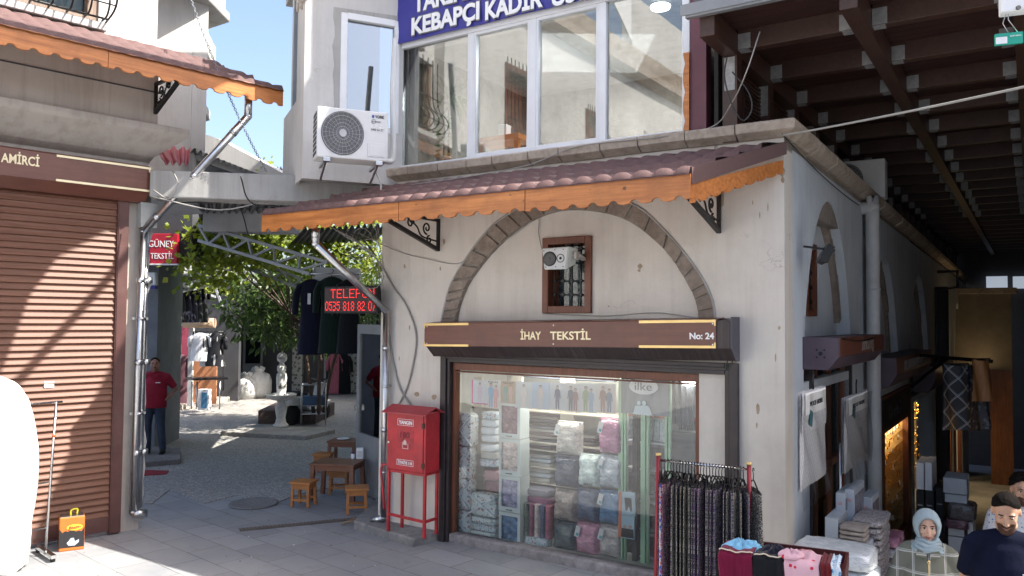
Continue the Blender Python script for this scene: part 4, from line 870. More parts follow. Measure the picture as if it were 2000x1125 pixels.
# concrete step under cabinet
st = M(); q = [G(560, 1040), G(700, 1065), G(806, 1068), G(862, 1050), G(860, 1000), G(745, 985), G(730, 1010)]
q = [G(690, 1033), G(806, 1069), G(860, 1053), G(866, 1015), G(745, 975)]
st.prism([(p.x, p.y) for p in q], -.05, .1); st.build('doorstep', stonemat('kerb_stone', (.15, .15, .155), (.29, .28, .27), 3, .4), frame='W', loc=tuple(G(780, 1040)), bevel=.02, label='low worn stone step under the red fire cabinet', cat='step')
mm = M(); mm.tube(spline([G(735, 1015, .03), G(690, 1018, .05), G(668, 1022, .03), G(720, 1006, .05)], 5), .012, 6); mm.build('hose', mat('old_hose', (.25, .18, .12), .7), frame='W', loc=tuple(G(700, 1015)), label='short piece of brown hose on the ground by the downspout', cat='hose')
# ------------------------------------------------------------------ CABLES
def cable(pts, r, label, m_='cable', frame='W', n=6):
    pp = spline(pts, 6) if len(pts) > 2 else pts; mm = M(); mm.tube(pp, r, n); c = sum((Vector(p) for p in pp), Vector())/len(pp)
    return mm.build('cable', X[m_], frame=frame, loc=tuple(c), label=label, cat='cable')
def PF(u, v, y): x, z = P('F', u, v, y); return (x, y, z)
def PS(u, v, y): x, z = P('S', u, v, y); return (x, y, z)
def PL(u, v, y): x, z = P('L', u, v, y); return (x, y, z)
cable([PF(700, 480, -.3), PF(735, 505, -.05), PF(768, 560, -.02), PF(795, 600, -.02), PF(813, 660, -.02), PF(800, 740, -.02), PF(783, 782, -.02), PF(768, 800, -.02)], .011, 'grey cable looping down the wall to the fire cabinet', frame='F')
cable([PF(757, 620, -.03), PF(765, 690, -.02), PF(780, 755, -.02), PF(805, 795, -.02)], .012, 'grey conduit running down the wall behind the metal downspout', frame='F')
cable([PF(700, 455, -.2), PF(775, 490, -.02), PF(830, 505, -.02), PF(893, 515, -.005), PF(930, 490, -.005), PF(970, 478, .02), PF(1015, 450, .02), PF(1050, 425, .02), PF(1052, 455, .02), PF(1060, 490, .0), PF(1072, 491, -.1)], .005, 'thin cable along the stone arch to the loudspeaker', 'cable', 'F')
cable([PF(1060, 613, .03), PF(1180, 617, .035), PF(1280, 611, .035), PF(1370, 622, -.005), PF(1425, 622, -.01)], .005, 'thin cable sagging above the shop sign', 'cable', 'F')
cable([PF(1430, 628, -.03), PF(1432, 700, -.06), PF(1418, 722, -.06), PF(1424, 690, -.06)], .006, 'thin wire loop at the right end of the shop sign', 'cabled', 'F')
cable([fw('F', -4.8, -.15, 4.21), fw('F', -3.9, -.35, 4.17), fw('F', -2.7, -.25, 4.25), fw('F', -2.1, -.14, 4.42), D(1286, 268, 7.9), D(1390, 248, 7.7), D(1430, 200, 7.3), D(1458, 140, 6.9), D(1484, 62, 6.95)], .006, 'pale cable rising over the awning to the dark roof beams', 'cable')
ca, cb_ = fw('F', .02, -.16, 4.28), D(2010, 152, 4.9); cable(sag(ca, ca+(cb_-ca)*2.2, .05), .009, 'grey cable stretched from the building corner to the upper right', 'cable')
cable(sag(fw('F', .02, -.14, 4.3), fw('S', 3.5, -.05, 4.1), .05), .006, 'thin black wire along the side cornice', 'cabled')
cable([D(1420, 110, 7.2), D(1415, 150, 7.1), D(1428, 200, 7.15), D(1450, 235, 7.2), D(1468, 215, 7.2), D(1462, 180, 7.2), D(1430, 140, 7.2)], .007, 'tangled black cable on the brown roof post', 'cabled')
labs = ['slack wire under the left end of the concrete beam', 'pale wire looping below the concrete beam', 'dark wire across the dark canopy', 'wire hanging in front of the dark canopy', 'drooping wire beside the grey canopy', 'black cable bundle sagging to the awning']
spec = [((300, 385, 9.6), (430, 410, 9.8), (560, 388, 9.9), (640, 430, 9.9)), ((300, 372, 9.5), (330, 388, 9.4), (347, 360, 9.5), (338, 335, 9.6)), ((318, 398, 9.8), (400, 395, 10), (520, 400, 10.2), (600, 420, 10.3)), ((470, 345, 9.4), (490, 395, 9.8), (560, 415, 10), (640, 410, 10)), ((440, 390, 10.2), (470, 410, 12), (485, 460, 13)), ((560, 385, 10), (600, 400, 9.9), (640, 440, 9.8), (700, 462, 9.6), (735, 500, 9.7))]
for lab, q in zip(labs, spec): cable([D(*p) for p in q], .009, lab, 'cable' if 'pale' in lab or 'slack' in lab else 'cabled')
mm = M()
for i in range(5):
    a0 = rnd.random()*6; R = rnd.uniform(.12, .24); c = D(rnd.uniform(695, 735), rnd.uniform(460, 540), 9.75)
    mm.tube([c+Vector((R*cos(a0+t*.5), .03*sin(t), R*1.2*sin(a0+t*.5))) for t in range(rnd.randint(7, 14))], .005, 5)
for i in range(4): mm.tube(spline([D(650+i*8, 445+i*4, 9.6), D(690+i*6, 470+i*3, 9.7), D(735, 470+i*18, 9.75), D(750, 520+i*25, 9.75)], 5), .005, 5)
mm.build('cable_tangle', X['cable'], frame='W', loc=tuple(D(715, 500, 9.75)), label='tangle of thin cables on the wall corner above the red lettered sign', cat='cables')
# ------------------------------------------------------------------ GOODS BEHIND THE SHOP WINDOW (photo pixels -> plane y behind the glass)
def W2(x, y): return (860+x/2.646, 700+y/2.646)
def rect(x0, y0, x1, y1, yy):
    a = P('F', *W2(x0, y0), yy); b = P('F', *W2(x1, y1), yy); c = P('F', *W2(x0, y1), yy); d = P('F', *W2(x1, y0), yy)
    return min(a[0], b[0]), max(a[0], b[0]), (c[1]+b[1])/2, (a[1]+d[1])/2
def flor(name, sc=30, base=(.62, .66, .66)):
    return speck(name, base, [base, (.42, .2, .18), (.35, .42, .40), (.55, .5, .42), (.2, .26, .3), base], sc*.8, .5, rough=.35, wob=.045)
X['floral'] = flor('floral_bedding', 42); X['floralb'] = flor('floral_blue', 60, (.5, .58, .64)); X['paper'] = mat('poster_paper', (.6, .6, .6), .4, bump=0)
def pillow(name, x0, x1, y0, y1, z0, z1, mt, label, cat, group=None, band=None, puff=.5, frame='F'):
    mm = M(); cx, cy_, cz_ = (x0+x1)/2, (y0+y1)/2, (z0+z1)/2; hx, hy, hz = (x1-x0)/2, (y1-y0)/2, (z1-z0)/2; sd = rnd.random()*9
    n = 16; ex = .35
    def se(c): return (1 if c >= 0 else -1)*abs(c)**ex
    def fn(u, v):
        a = u*2*pi; b = (v-.5)*pi; k = 1+.05*sin(9*a+sd)*sin(5*b+sd)+.03*sin(23*a+sd*2+b*7)
        return (cx+hx*se(cos(b))*se(cos(a))*k, cy_+hy*se(cos(b))*se(sin(a))*k, cz_+hz*se(sin(b)))
    mm.grid(fn, 28, 14)
    o = mm.build(name, mt, frame=frame, loc=(cx, cy_, z0), label=label, cat=cat, group=group)
    if band:
        m2 = M(); d = hy*1.05
        m2.beam((x0, cy_-d, z0+.02), (x1, cy_-d*1.01, z1-.02), .012, .03, up=(0, 1, 0)); m2.beam((x0, cy_-d, z1-.02), (x1, cy_-d, z0+.02), .012, .03, up=(0, 1, 0)); m2.build('ribbon', band, o)
    return o
X['ribbon'] = mat('ribbon', (.72, .76, .78), .35, bump=.2)
for i, (a, b) in enumerate(((278, 450), (450, 615), (615, 775), (775, 905))):
    r = rect(66+i*1, a, 182-(i>0)*12, b, .25); lab = ['top floral bedding bundle in the left corner of the shop window', 'second floral bundle from the top in the left corner of the shop window', 'third floral bundle from the top in the left corner of the shop window', 'bottom floral bundle in the left corner of the shop window, on the sill'][i]
    pillow('bedding_bundle', r[0], r[1], .17, .34, r[2]+.002, r[3], X['floral'], lab, 'bedding', 'floral bundles stacked in the window corner', X['ribbon'])
# small folded stacks
def stack(rc, n, mts, name, labels, cat, group, y=.3, d=.2):
    x0, x1, z0, z1 = rc; h = (z1-z0)/n
    for i in range(n):
        mt = mts[i % len(mts)]; j = rnd.uniform(-.01, .01)
        pillow(name, x0+j, x1+j, y-d/2, y+d/2, z0+i*h+.001, z0+(i+1)*h-.001, mt, labels if isinstance(labels, str) else labels[i], cat, group)
pale = [X['floralb'], mat('cream_fold', (.55, .52, .46), .5), mat('pale_fold', (.58, .62, .64), .4)]
stack(rect(222, 275, 300, 432, .38), 4, [pale[2], pale[2], pale[2], X['floralb']], 'folded_linen', 'pale folded linen in the upper stack beside the window boxes', 'linen', 'upper stack of folded pale linen', .42)
stack(rect(218, 440, 300, 560, .38), 3, [X['floralb'], pale[1], pale[2]], 'folded_linen', 'pale folded linen in the middle stack beside the window boxes', 'linen', 'middle stack of folded pale linen', .42)
r = rect(165, 695, 300, 815, .26); pillow('bedding_bundle', r[0], r[1], .2, .36, r[2], r[3], X['floral'], 'large flat floral bundle beside the lowest window box', 'bedding', None, X['ribbon'])
stack(rect(163, 818, 298, 925, .26), 3, [X['floral'], X['floralb'], X['floral']], 'folded_bedding', 'thin folded floral bedding under the large flat floral bundle', 'bedding', 'thin floral bedding at the window bottom', .3)
stack(rect(225, 575, 300, 690, .38), 2, [mat('plum_fold', (.16, .05, .08), .5), mat('rose_fold', (.4, .2, .22), .5)], 'folded_linen', ['plum folded linen behind the boxes with windows', 'rose folded linen behind the boxes with windows'], 'linen', None, .46)
# boxes with windows
cols = [(.13, .035, .07), (.52, .42, .38), (.24, .23, .36), (.03, .12, .25)]; nm = ['plum', 'beige', 'lavender', 'blue']
X['boxgrey'] = mat('carton_pale', (.50, .56, .55), .5, var=.05, bump=.03)
for i, (a, b) in enumerate(((228, 414), (416, 607), (609, 795), (797, 948))):
    r = rect(303, a, 411, b, .16); t = thing('gift_box', 'pale window carton showing %s bedding, in the column of four' % nm[i], 'box', 'F', ((r[0]+r[1])/2, .26, r[2]), 'pale window cartons in one column'); w = .035
    mm = M(); x0, x1, z0, z1 = r; z0 += .001; z1 -= .001; lo = .055 if i < 3 else .01
    mm.plate([(x0, z0), (x1, z0), (x1, z1), (x0, z1)], [[(x0+w, z0+lo), (x0+w, z1-.04), (x1-w, z1-.04), (x1-w, z0+lo)]], .16, .165); mm.box(x0, x1, .3, .36, z0, z1); mm.box(x0, x0+.01, .165, .3, z0, z1); mm.box(x1-.01, x1, .165, .3, z0, z1); mm.box(x0+.01, x1-.01, .165, .3, z1-.01, z1); mm.box(x0+.01, x1-.01, .165, .3, z0, z0+.01)
    mm.build('carton', X['boxgrey'], t)
    c = cols[i]; mm = M(); mm.grid(lambda u, v: (x0+.012+u*(x1-x0-.024), .19+.02*sin(u*9+v*7)*sin(v*13), z0+.012+v*(z1-z0-.024)), 14, 14); mm.build('bedding', plastic_wrap('wrapped_'+nm[i], tuple(q*.6 for q in c), tuple(min(1, q*1.6+.05) for q in c)), t)
    if i < 3: text('nurpak', 'lettering', X['dgrey'], t, (x0+x1)/2, .158, z0+.018, w=.09, h=.018)
# rolled coloured covers
r = rect(425, 757, 565, 925, .24); sc_ = [(.10, .14, .10), (.20, .05, .10), (.5, .42, .38), (.05, .07, .14), (.35, .10, .14)]; cn = ['green', 'plum', 'beige', 'navy', 'dark pink']
for i in range(5):
    w = (r[1]-r[0])/5; x = r[0]+w*(i+.5); mm = M(); mm.grid(lambda u, v: (x+(w*.5)*cos(u*2*pi), .3+.07*sin(u*2*pi), r[2]+v*(r[3]-r[2])+.0), 14, 6)
    mm.add([(x-w*.5, .24, r[3]), (x+w*.5, .24, r[3]), (x+w*.5, .36, r[3]), (x-w*.5, .36, r[3])], [(0, 1, 2, 3)]); mm.build('rolled_cover', plastic_wrap('roll_'+cn[i], tuple(q*.7 for q in sc_[i]), tuple(q*1.5+.03 for q in sc_[i])), frame='F', loc=(x, .3, r[2]), label='%s rolled cover standing in the row of five rolls' % cn[i], cat='bedding', group='rolled covers in a row')
stack(rect(445, 672, 568, 752, .36), 2, [mat('mauve', (.25, .10, .17), .5), mat('slate', (.12, .12, .15), .5)], 'folded_cover', ['mauve folded cover above the row of rolled covers', 'slate folded cover above the row of rolled covers'], 'bedding', None, .42)
r = rect(440, 925, 560, 975, .24); pillow('folded_bedding', r[0], r[1], .2, .34, r[2], r[3], X['floralb'], 'flat pale floral pack under the row of rolled covers', 'bedding')
# wrapped packs in the grid
pk = [((578, 330, 700, 505), (.50, .46, .42), 'beige', 1), ((800, 316, 922, 500), (.42, .16, .27), 'pink', 1), ((570, 507, 692, 676), (.035, .05, .09), 'navy patterned', 2), ((694, 503, 799, 672), (.55, .64, .60), 'mint white', 3), ((801, 506, 922, 680), (.42, .46, .50), 'silver grey', 1), ((568, 682, 682, 850), (.30, .24, .21), 'taupe', 3), ((684, 680, 798, 852), (.04, .07, .14), 'dark blue', 0), ((800, 690, 922, 868), (.05, .16, .30), 'bright blue', 1), ((565, 854, 680, 1000), (.05, .08, .09), 'dark teal', 0), ((682, 858, 800, 1025), (.50, .22, .31), 'rose pink', 1), ((802, 872, 922, 1040), (.42, .37, .35), 'grey beige', 1)]
pl = ['upper left', 'upper right', '', '', '', '', '', '', '', '', '']
for (x0, y0, x1, y1), c, n_, kind in pk:
    r = rect(x0, y0, x1, y1, .2); x0, x1, z0, z1 = r; z0 += .002; z1 -= .002; mm = M(); sd = rnd.random()*9
    def fn(u, v):
        e = (1-(2*u-1)**8)*(1-(2*v-1)**8); return (x0+u*(x1-x0), .33-.10*e-.012*sin(v*9+sd)*sin(u*7+sd)+(.02 if v > .5 else 0), z0+v*(z1-z0))
    mm.grid(fn, 20, 22); mm.box(x0+.004, x1-.004, .31, .38, z0+.004, z1-.004)
    t = mm.build('wrapped_bedding', plastic_wrap('pack_'+n_.replace(' ', '_'), tuple(q*.75 for q in c), tuple(min(1, q*1.35+.03) for q in c), 12), frame='F', loc=((x0+x1)/2, .3, z0), label='%s bedspread folded in clear plastic, in the wall of wrapped packs' % n_, cat='bedding', group='bedspreads wrapped in plastic')
    if kind == 1:
        mm = M(); mm.obox((x0+.05, .222, z1-.09), (.055, .003, .12), (0, .25, 0)); mm.build('tag', X['paper'], t); mm = M(); mm.obox((x0+.05, .219, z1-.12), (.03, .003, .03), (0, .25, 0)); mm.build('tag_print', mat('tag_teal', (.1, .35, .4), .5, bump=0), t)
    if kind == 3: text('MERSİN'[:3]+'SİN', 'lettering', X['dgrey'], t, (x0+x1)/2+.03, .222, z0+.03, w=.1, h=.022, bold=.02)
# shelving behind
mm = M()
for x0, y0, x1, y1 in ((145, 95, 205, 950), (365, 95, 420, 250), (620, 95, 690, 330), (185, 270, 218, 900)):
    r = rect(x0, y0, x1, y1, .55); mm.box(r[0], r[1], .55, .6, r[2], r[3])
for y in (272, 432, 470, 560, 640, 690):
    r = rect(150, y, 930, y+6, .55); mm.box(r[0], r[1], .52, .95, r[2], r[3])
mm.build('shelf_unit', mat('cream_shelf', (.52, .47, .38), .6), frame='F', loc=(-2.8, .6, .1), label='cream shelving unit filled with folded textiles behind the window', cat='shelves')
dk_ = [mat('fold%d' % i, c, .7) for i, c in enumerate([(.06, .07, .09), (.25, .22, .2), (.10, .06, .08), (.4, .38, .36), (.14, .16, .2), (.02, .02, .03)])]
sh_ = [((447, 280, 620, 432), 9, 'dark folded throws on the upper shelf'), ((447, 436, 575, 478), 3, 'brown folded throws on the narrow shelf'), ((700, 395, 800, 500), 6, 'brown blankets folded between the beige and pink packs'), ((447, 492, 572, 560), 3, 'cream towels on the middle shelf'), ((447, 566, 572, 638), 3, 'cream towels on the lower shelf'), ((420, 100, 900, 112), 1, 'dark pack on top of the shelving')]
for rc, n, lab in sh_:
    r = rect(*rc, .6); mt = [pale[1], pale[2]] if 'cream' in lab else dk_
    stack(r, n, mt if 'brown' not in lab else [dk_[1], dk_[2], dk_[3]], 'folded_textile', lab, 'textiles', lab, .7, .25)
# green poles
for i, (a, b) in enumerate(((925, 965), (1040, 1082), (1163, 1196))):
    r = rect(a, 105, b, 1070, .3); mm = M(); mm.box(r[0], r[1]-.045, .28, .34, .08, r[3]); mm.tube([(r[1]-.02, .3, .08), (r[1]-.02, .3, r[3])], .018, 10)
    mm.build('display_pole', mat('pale_green', (.30, .50, .32), .4), frame='F', loc=(r[0], .3, .08), label=['left pale green display pole behind the shop glass', 'middle pale green display pole behind the shop glass', 'right pale green display pole behind the shop glass'][i], cat='pole', group='pale green display poles')
# posters
X['skin'] = mat('poster_skin', (.42, .27, .2), .6, bump=0)
def figure(mm, x, z, h, y, a=0, b=1, c=2):        # little printed standing figure
    mm.disc((x, z+h*.925), h*.062, y, y+.001, 10, a); mm.disc((x, z+h*.945), h*.072, y+.0006, y+.0012, 10, 3); mm.plate([(x-h*.1, z+h*.5), (x+h*.1, z+h*.5), (x+h*.12, z+h*.8), (x+h*.04, z+h*.86), (x-h*.04, z+h*.86), (x-h*.12, z+h*.8)], (), y, y+.001, b); mm.plate([(x-h*.16, z+h*.48), (x-h*.12, z+h*.46), (x-h*.1, z+h*.8), (x-h*.125, z+h*.8)], (), y-.0003, y+.001, b); mm.plate([(x+h*.12, z+h*.46), (x+h*.16, z+h*.48), (x+h*.125, z+h*.8), (x+h*.1, z+h*.8)], (), y-.0003, y+.001, b)
    mm.plate([(x-h*.09, z), (x-h*.02, z), (x, z+h*.4), (x+.02*h, z), (x+h*.09, z), (x+h*.1, z+h*.5), (x-h*.1, z+h*.5)], (), y, y+.001, c)
def pm(name, c): return mat(name, c, .5, var=.05, bump=0)
ps = [((163, 113, 246, 236), (.5, .5, .52), [(.5, .38, .5)], 'magenta edged poster of a lady in a long lilac nightgown'), ((236, 113, 311, 258), (.5, .46, .42), [(.12, .3, .5), (.5, .2, .2)], 'poster of two women in blue and coral pyjamas'), ((312, 118, 388, 232), (.34, .22, .13), [(.12, .25, .2), (.5, .3, .25)], 'brown poster of a couple in green and pink pyjamas'), ((386, 120, 475, 258), (.48, .5, .5), [(.6, .52, .48)], 'pale poster of a seated woman in cream pyjamas'), ((474, 124, 562, 262), (.36, .42, .5), [(.55, .45, .4)], 'blue grey poster of a woman in printed pyjamas'), ((560, 126, 650, 266), (.45, .46, .47), [(.04, .05, .12)], 'poster of a woman in navy pyjamas'), ((650, 128, 723, 276), (.46, .45, .44), [(.1, .12, .15), (.22, .09, .1)], 'poster of two men in charcoal and maroon tops'), ((722, 130, 808, 280), (.5, .5, .48), [(.22, .28, .15), (.25, .33, .42)], 'poster of two men in green and light blue tops'), ((808, 130, 906, 282), (.52, .46, .42), [(.3, .15, .12), (.06, .12, .2)], 'poster of a man in a dark blue long sleeved set')]
for i, (rc, bgc, tops, lab) in enumerate(ps):
    r = rect(*rc, .12); x0, x1, z0, z1 = r; yy = .12+.003*(i % 2); t = thing('clothing_poster', lab+' in the shop window', 'poster', 'F', ((x0+x1)/2, yy, z0), 'pyjama posters in a row')
    mm = M(); mm.box(x0, x1, yy, yy+.002, z0, z1); mm.build('sheet', pm('poster%d' % i, bgc), t)
    mm = M(); k = len(tops); h = (z1-z0)*.86
    for j in range(k): figure(mm, x0+(x1-x0)*(j+1)/(k+1)+(.0), z0+.01, h*(1-.08*j), yy-.001, 0, 1+j, 1+j)
    mm.build('printed_figures', [X['skin']]+[pm('top%d_%d' % (i, j), c) for j, c in enumerate(tops)]+([X['dk']] if len(tops) == 2 else [X['dk'], X['dk']]), t)
    if i == 0: mm = M(); mm.box(x0, x0+.02, yy-.001, yy, z0, z1); mm.box(x0+.02, x1, yy-.001, yy, z0, z0+.012); mm.build('printed_edge', pm('magenta', (.5, .02, .22)), t)
    if i in (1, 2): text('POLAT', 'lettering', X['dgrey'], t, (x0+x1)/2, yy-.001, z1-.03, w=(x1-x0)*.7, h=.018, bold=.02)
# hanging white logo cloth
r = rect(935, 100, 1185, 292, .22); x0, x1, z0, z1 = r; t = thing('logo_banner', 'grey hanging cloth with a white oval reading ilke inside the shop window', 'banner', 'F', ((x0+x1)/2, .22, z0))
mm = M(); mm.grid(lambda u, v: (x0+u*(x1-x0), .22+.008*sin(u*12), z0+v*(z1-z0)), 24, 4); mm.build('cloth', pm('banner_grey', (.16, .18, .20)), t, norm=False)
mm = M(); mm.disc(((x0+x1)/2-.01, z1-.09), .125, .2, .206, 30, sx=1.3); mm.xf(lambda x, y, z: (x, y, (z-(z1-.09))*.66+(z1-.09))); mm.build('oval', X['paper'], t)
text('ilke', 'lettering', pm('ink', (.12, .14, .16)), t, (x0+x1)/2-.01, .197, z1-.13, w=.19, h=.085)
mm = M(); c = (x0+x1)/2-.02; mm.disc((c-.04, z0+.12), .022, .198, .206, 12, 0); mm.disc((c+.02, z0+.125), .024, .196, .206, 12, 0); mm.plate([(c-.11, z0), (c+.0, z0), (c-.01, z0+.09), (c-.08, z0+.09)], (), .2, .206); mm.plate([(c-.03, z0), (c+.11, z0), (c+.07, z0+.1), (c-.01, z0+.1)], (), .196, .202); mm.build('printed_figures', pm('pale_blue_print', (.42, .52, .56)), t)
r = rect(1190, 100, 1325, 330, .5); mm = M(); mm.grid(lambda u, v: (r[0]+u*(r[1]-r[0]), .45+.02*sin(u*30+v*3), r[2]+v*(r[3]-r[2])-.03*sin(u*pi)*(1-v)), 40, 6); mm.build('hanging_cloth', pm('grey_cloth', (.17, .18, .20)), frame='F', loc=(r[0], .45, r[2]), label='plain grey cloth hanging in the upper right of the shop window', cat='cloth')
# hanging packets
def packets(rc, n, c, lab, grp, y=.4, top=(.55, .16, .08)):
    r = rect(*rc, y); w = (r[1]-r[0])/n; first = None
    for i in range(n):
        if first is None:
            t = thing('clothing_packet', lab, 'packet', 'F', (r[0], y, r[2]), grp); first = t
            mm = M(); mm.box(r[0]+.004, r[0]+w-.006, y, y+.02, r[2], r[3]); mm.build('pack', c, t); mm = M(); mm.box(r[0]+.004, r[0]+w-.006, y-.003, y, r[3]-.035, r[3]); mm.build('header_card', pm('card', top), t)
        else:
            t = copy_tree(first); put(t, 'F', (r[0]+w*i, y+rnd.uniform(0, .02), r[2]))
pw = plastic_wrap('white_pack', (.3, .32, .34), (.62, .64, .66), 20); bk = plastic_wrap('black_pack', (.01, .01, .012), (.06, .065, .075), 14)
packets((970, 288, 1163, 425), 6, pw, 'white packet with orange header on the upper row of hanging packets', 'orange headed packets')
packets((970, 578, 1110, 690), 4, bk, 'black packet on the second row between the green poles', 'black packets, second row', top=(.3, .3, .3))
packets((1008, 700, 1110, 865), 3, bk, 'black packet on the third row between the green poles', 'black packets, third row', .42, (.08, .12, .14))
packets((960, 895, 1110, 1015), 4, bk, 'black packet on the lowest row between the green poles', 'black packets, lowest row', .42, (.3, .3, .3))
packets((1230, 305, 1325, 372), 5, pm('graph', (.1, .1, .12)), 'small packet with orange header at the right edge of the shop window', 'small orange packets', .5)
packets((970, 440, 1163, 560), 5, pm('graph2', (.12, .13, .14)), 'charcoal packet hanging under the orange headed packets', 'charcoal packets', .5, (.3, .3, .3))
mm = M()
for y in (284, 432, 572, 738, 880, 1025):
    r = rect(965, y, 1165, y+9, .38); mm.box(r[0], r[1], .38, .6, r[2], r[3])
r = rect(930, 300, 1330, 1060, .62); mm.box(r[0], r[1], .64, .66, .08, r[3]); mm.build('packet_rack', mat('rack_pale', (.5, .52, .52), .5), frame='F', loc=(-1.4, .4, .1), label='pale shelf rack holding the hanging packets', cat='rack')
r = rect(1200, 380, 1330, 1060, .62); mm = M(); mm.box(r[0], r[1], .55, .6, .08, r[3]); mm.build('standing_board', pm('panel_grey', (.10, .11, .12)), frame='F', loc=(r[0], .6, .1), label='dark grey display panel at the right end of the shop window', cat='panel')
# two legging cards hung in front of pole
for i, rc in enumerate(((922, 690, 1006, 812), (920, 814, 1002, 930))):
    r = rect(*rc, .14); x0, x1, z0, z1 = r; t = thing('legging_packet', ['packet showing black leggings hung before the left green pole', 'packet showing a pair in black tops below the leggings packet'][i], 'packet', 'F', (x0, .14, z0))
    mm = M(); mm.box(x0, x1, .14, .16, z0, z1); mm.build('pack', pm('lblue', (.30, .42, .5)), t); mm = M(); mm.box(x0, x0+.035, .138, .14, z0, z1); mm.disc((x0+.02, (z0+z1)/2), .02, .135, .138, 12); mm.build('side_band', pm('orng', (.55, .14, .05)), t)
    mm = M()
    if i == 0: cx = (x0+x1)/2+.01; mm.plate([(cx-.035, z1-.06), (cx+.04, z1-.06), (cx+.05, z0+.05), (cx+.03, z0+.05), (cx+.012, z1-.14), (cx-.005, z0+.05), (cx-.025, z0+.05)], (), .136, .14)
    else:
        cx = (x0+x1)/2+.015
        for dx in (-.03, .03): mm.plate([(cx+dx-.04, z0+.01), (cx+dx+.04, z0+.01), (cx+dx+.035, z0+.1), (cx+dx-.035, z0+.1)], (), .136, .14)
    o = mm.build('printed_figure', X['rubber'], t)
    if i: mm = M(); mm.disc((cx-.03, z0+.118), .018, .135, .14, 10); mm.disc((cx+.03, z0+.122), .018, .135, .14, 10); mm.build('printed_faces', X['skin'], t)
mm = M(); c = P('F', 1346, 745, .4); mm.lathe([(.0, .0), (.06, .01), (.07, .05), (.05, .08), (.03, .1)], (c[0], .4, c[1]-.05), 18); mm.build('ceiling_lamp', emis('lamp_glow', (1, .97, .9), 6), frame='F', loc=(c[0], .4, c[1]), label='small round lit lamp in the upper right of the shop window', cat='lamp')
# ------------------------------------------------------------------ COURTYARD
def xy(u, v, t): q = D(u, v, t); return (q.x, q.y)
# left inner shop block and its sign
t = thing('inner_shop_block', 'grey rendered corner of the courtyard shop beside the standing man', 'building', 'W', (-7.6, 15.8, 0))
a = xy(286, 0, 15.6); b = xy(324, 0, 15.6); c = xy(389, 0, 15.3)
mm = M(); mm.prism([(a[0]-3, a[1]), b, (b[0]-.2, 17), (a[0]-3, 17)], 0, 4.6); mm.build('wall', mat('grey_render', (.19, .2, .22), .85, dirt=.2), t)
mm = M(); mm.prism([(a[0]-3, a[1]-.35), (c[0], a[1]-.35), (c[0], 17), (a[0]-3, 17)], 3.75, 5.0); mm.build('fascia_panel', X['dgrey'], t, bevel=.01)
mm = M(); mm.box(a[0]-.2, a[0]+.0, 15.0, 15.5, 3.2, 4.6); mm.build('light_post', X['plaster2'], t)
p = D(317, 486, 14.9); t = local('hanging_sign', 'red sign with white lettering GÜNEY TEKSTİL above the standing man', 'sign', 'W', (p.x, p.y, p.z))
w = .60; h = .56; mm = M(); mm.box(-w/2, w/2, -.05, .05, -h/2, h/2); mm.build('panel', X['redsign'], t, bevel=.01)
text('GÜNEY', 'lettering', X['purewhite'], t, .0, -.052, .03, w=.47, h=.125); text('TEKSTİL', 'lettering', X['purewhite'], t, .02, -.052, -.19, w=.43, h=.11)
mm = M(); mm.box(-w/2-.02, w/2+.02, -.06, .06, -h/2-.025, -h/2); mm.box(-w/2-.3, -w/2, -.02, .02, .1, .14); mm.build('sign_edge', X['purewhite'], t)
p = D(297, 545, 15.2); t = thing('siren_box', 'small white alarm siren with a blue base on the grey wall', 'siren', 'W', tuple(p))
mm = M(); mm.obox(p, (.2, .12, .25), taper=.85); mm.build('casing', X['purewhite'], t, bevel=.02); mm = M(); mm.obox(p+Vector((0, 0, -.16)), (.18, .11, .06)); mm.build('lens', X['blue'], t)
# left shop with its stone step, columns and glazing
t = thing('courtyard_shop', 'shaded courtyard shop front with pale columns and hanging clothes', 'shop', 'W', (-9.5, 22, 0))
mm = M(); mm.box(-13, -8.4, 24.6, 24.8, 0, 5); mm.build('back_wall', X['dgrey'], t)
q = [G(285, 815), G(350, 802), G(452, 783), G(452, 772), G(285, 772)]
mm = M(); mm.prism([(p.x, p.y) for p in q], 0, .14); mm.build('step', stonemat('court_step', (.3, .27, .24), (.5, .46, .42)), t, bevel=.01)
mm = M()
for u in (330, 342, 390): x, y = xy(u, 0, 22.6); mm.box(x-.06, x+.06, y-.06, y+.06, .1, 3.6)
x, y = xy(343, 0, 22.5); mm.box(x-2, x, y-.04, y+.04, 2.35, 2.45); mm.build('column', X['plaster2'], t)
mm = M(); x, y = xy(362, 0, 23.5); mm.box(x-.35, x+.35, y, y+.04, .14, 2.3); mm.build('pink_door_frame', mat('pink', (.35, .06, .1), .6), t)
mm = M(); x0_, y = xy(375, 0, 22.4); x1_, _ = xy(434, 0, 22.4); mm.tube([(x0_, y, 2.42), (x1_, y, 2.42)], .14, 12); mm.build('rolled_awning', mat('tan_canvas', (.42, .30, .2), .8), t)
mm = M(); x0_, y = xy(392, 0, 23.2); x1_, _ = xy(440, 0, 23.2); mm.box(x0_, x1_, y, y+.04, .1, 1.6); mm.build('orange_panel', mat('orange_board', (.5, .22, .11), .7), t)
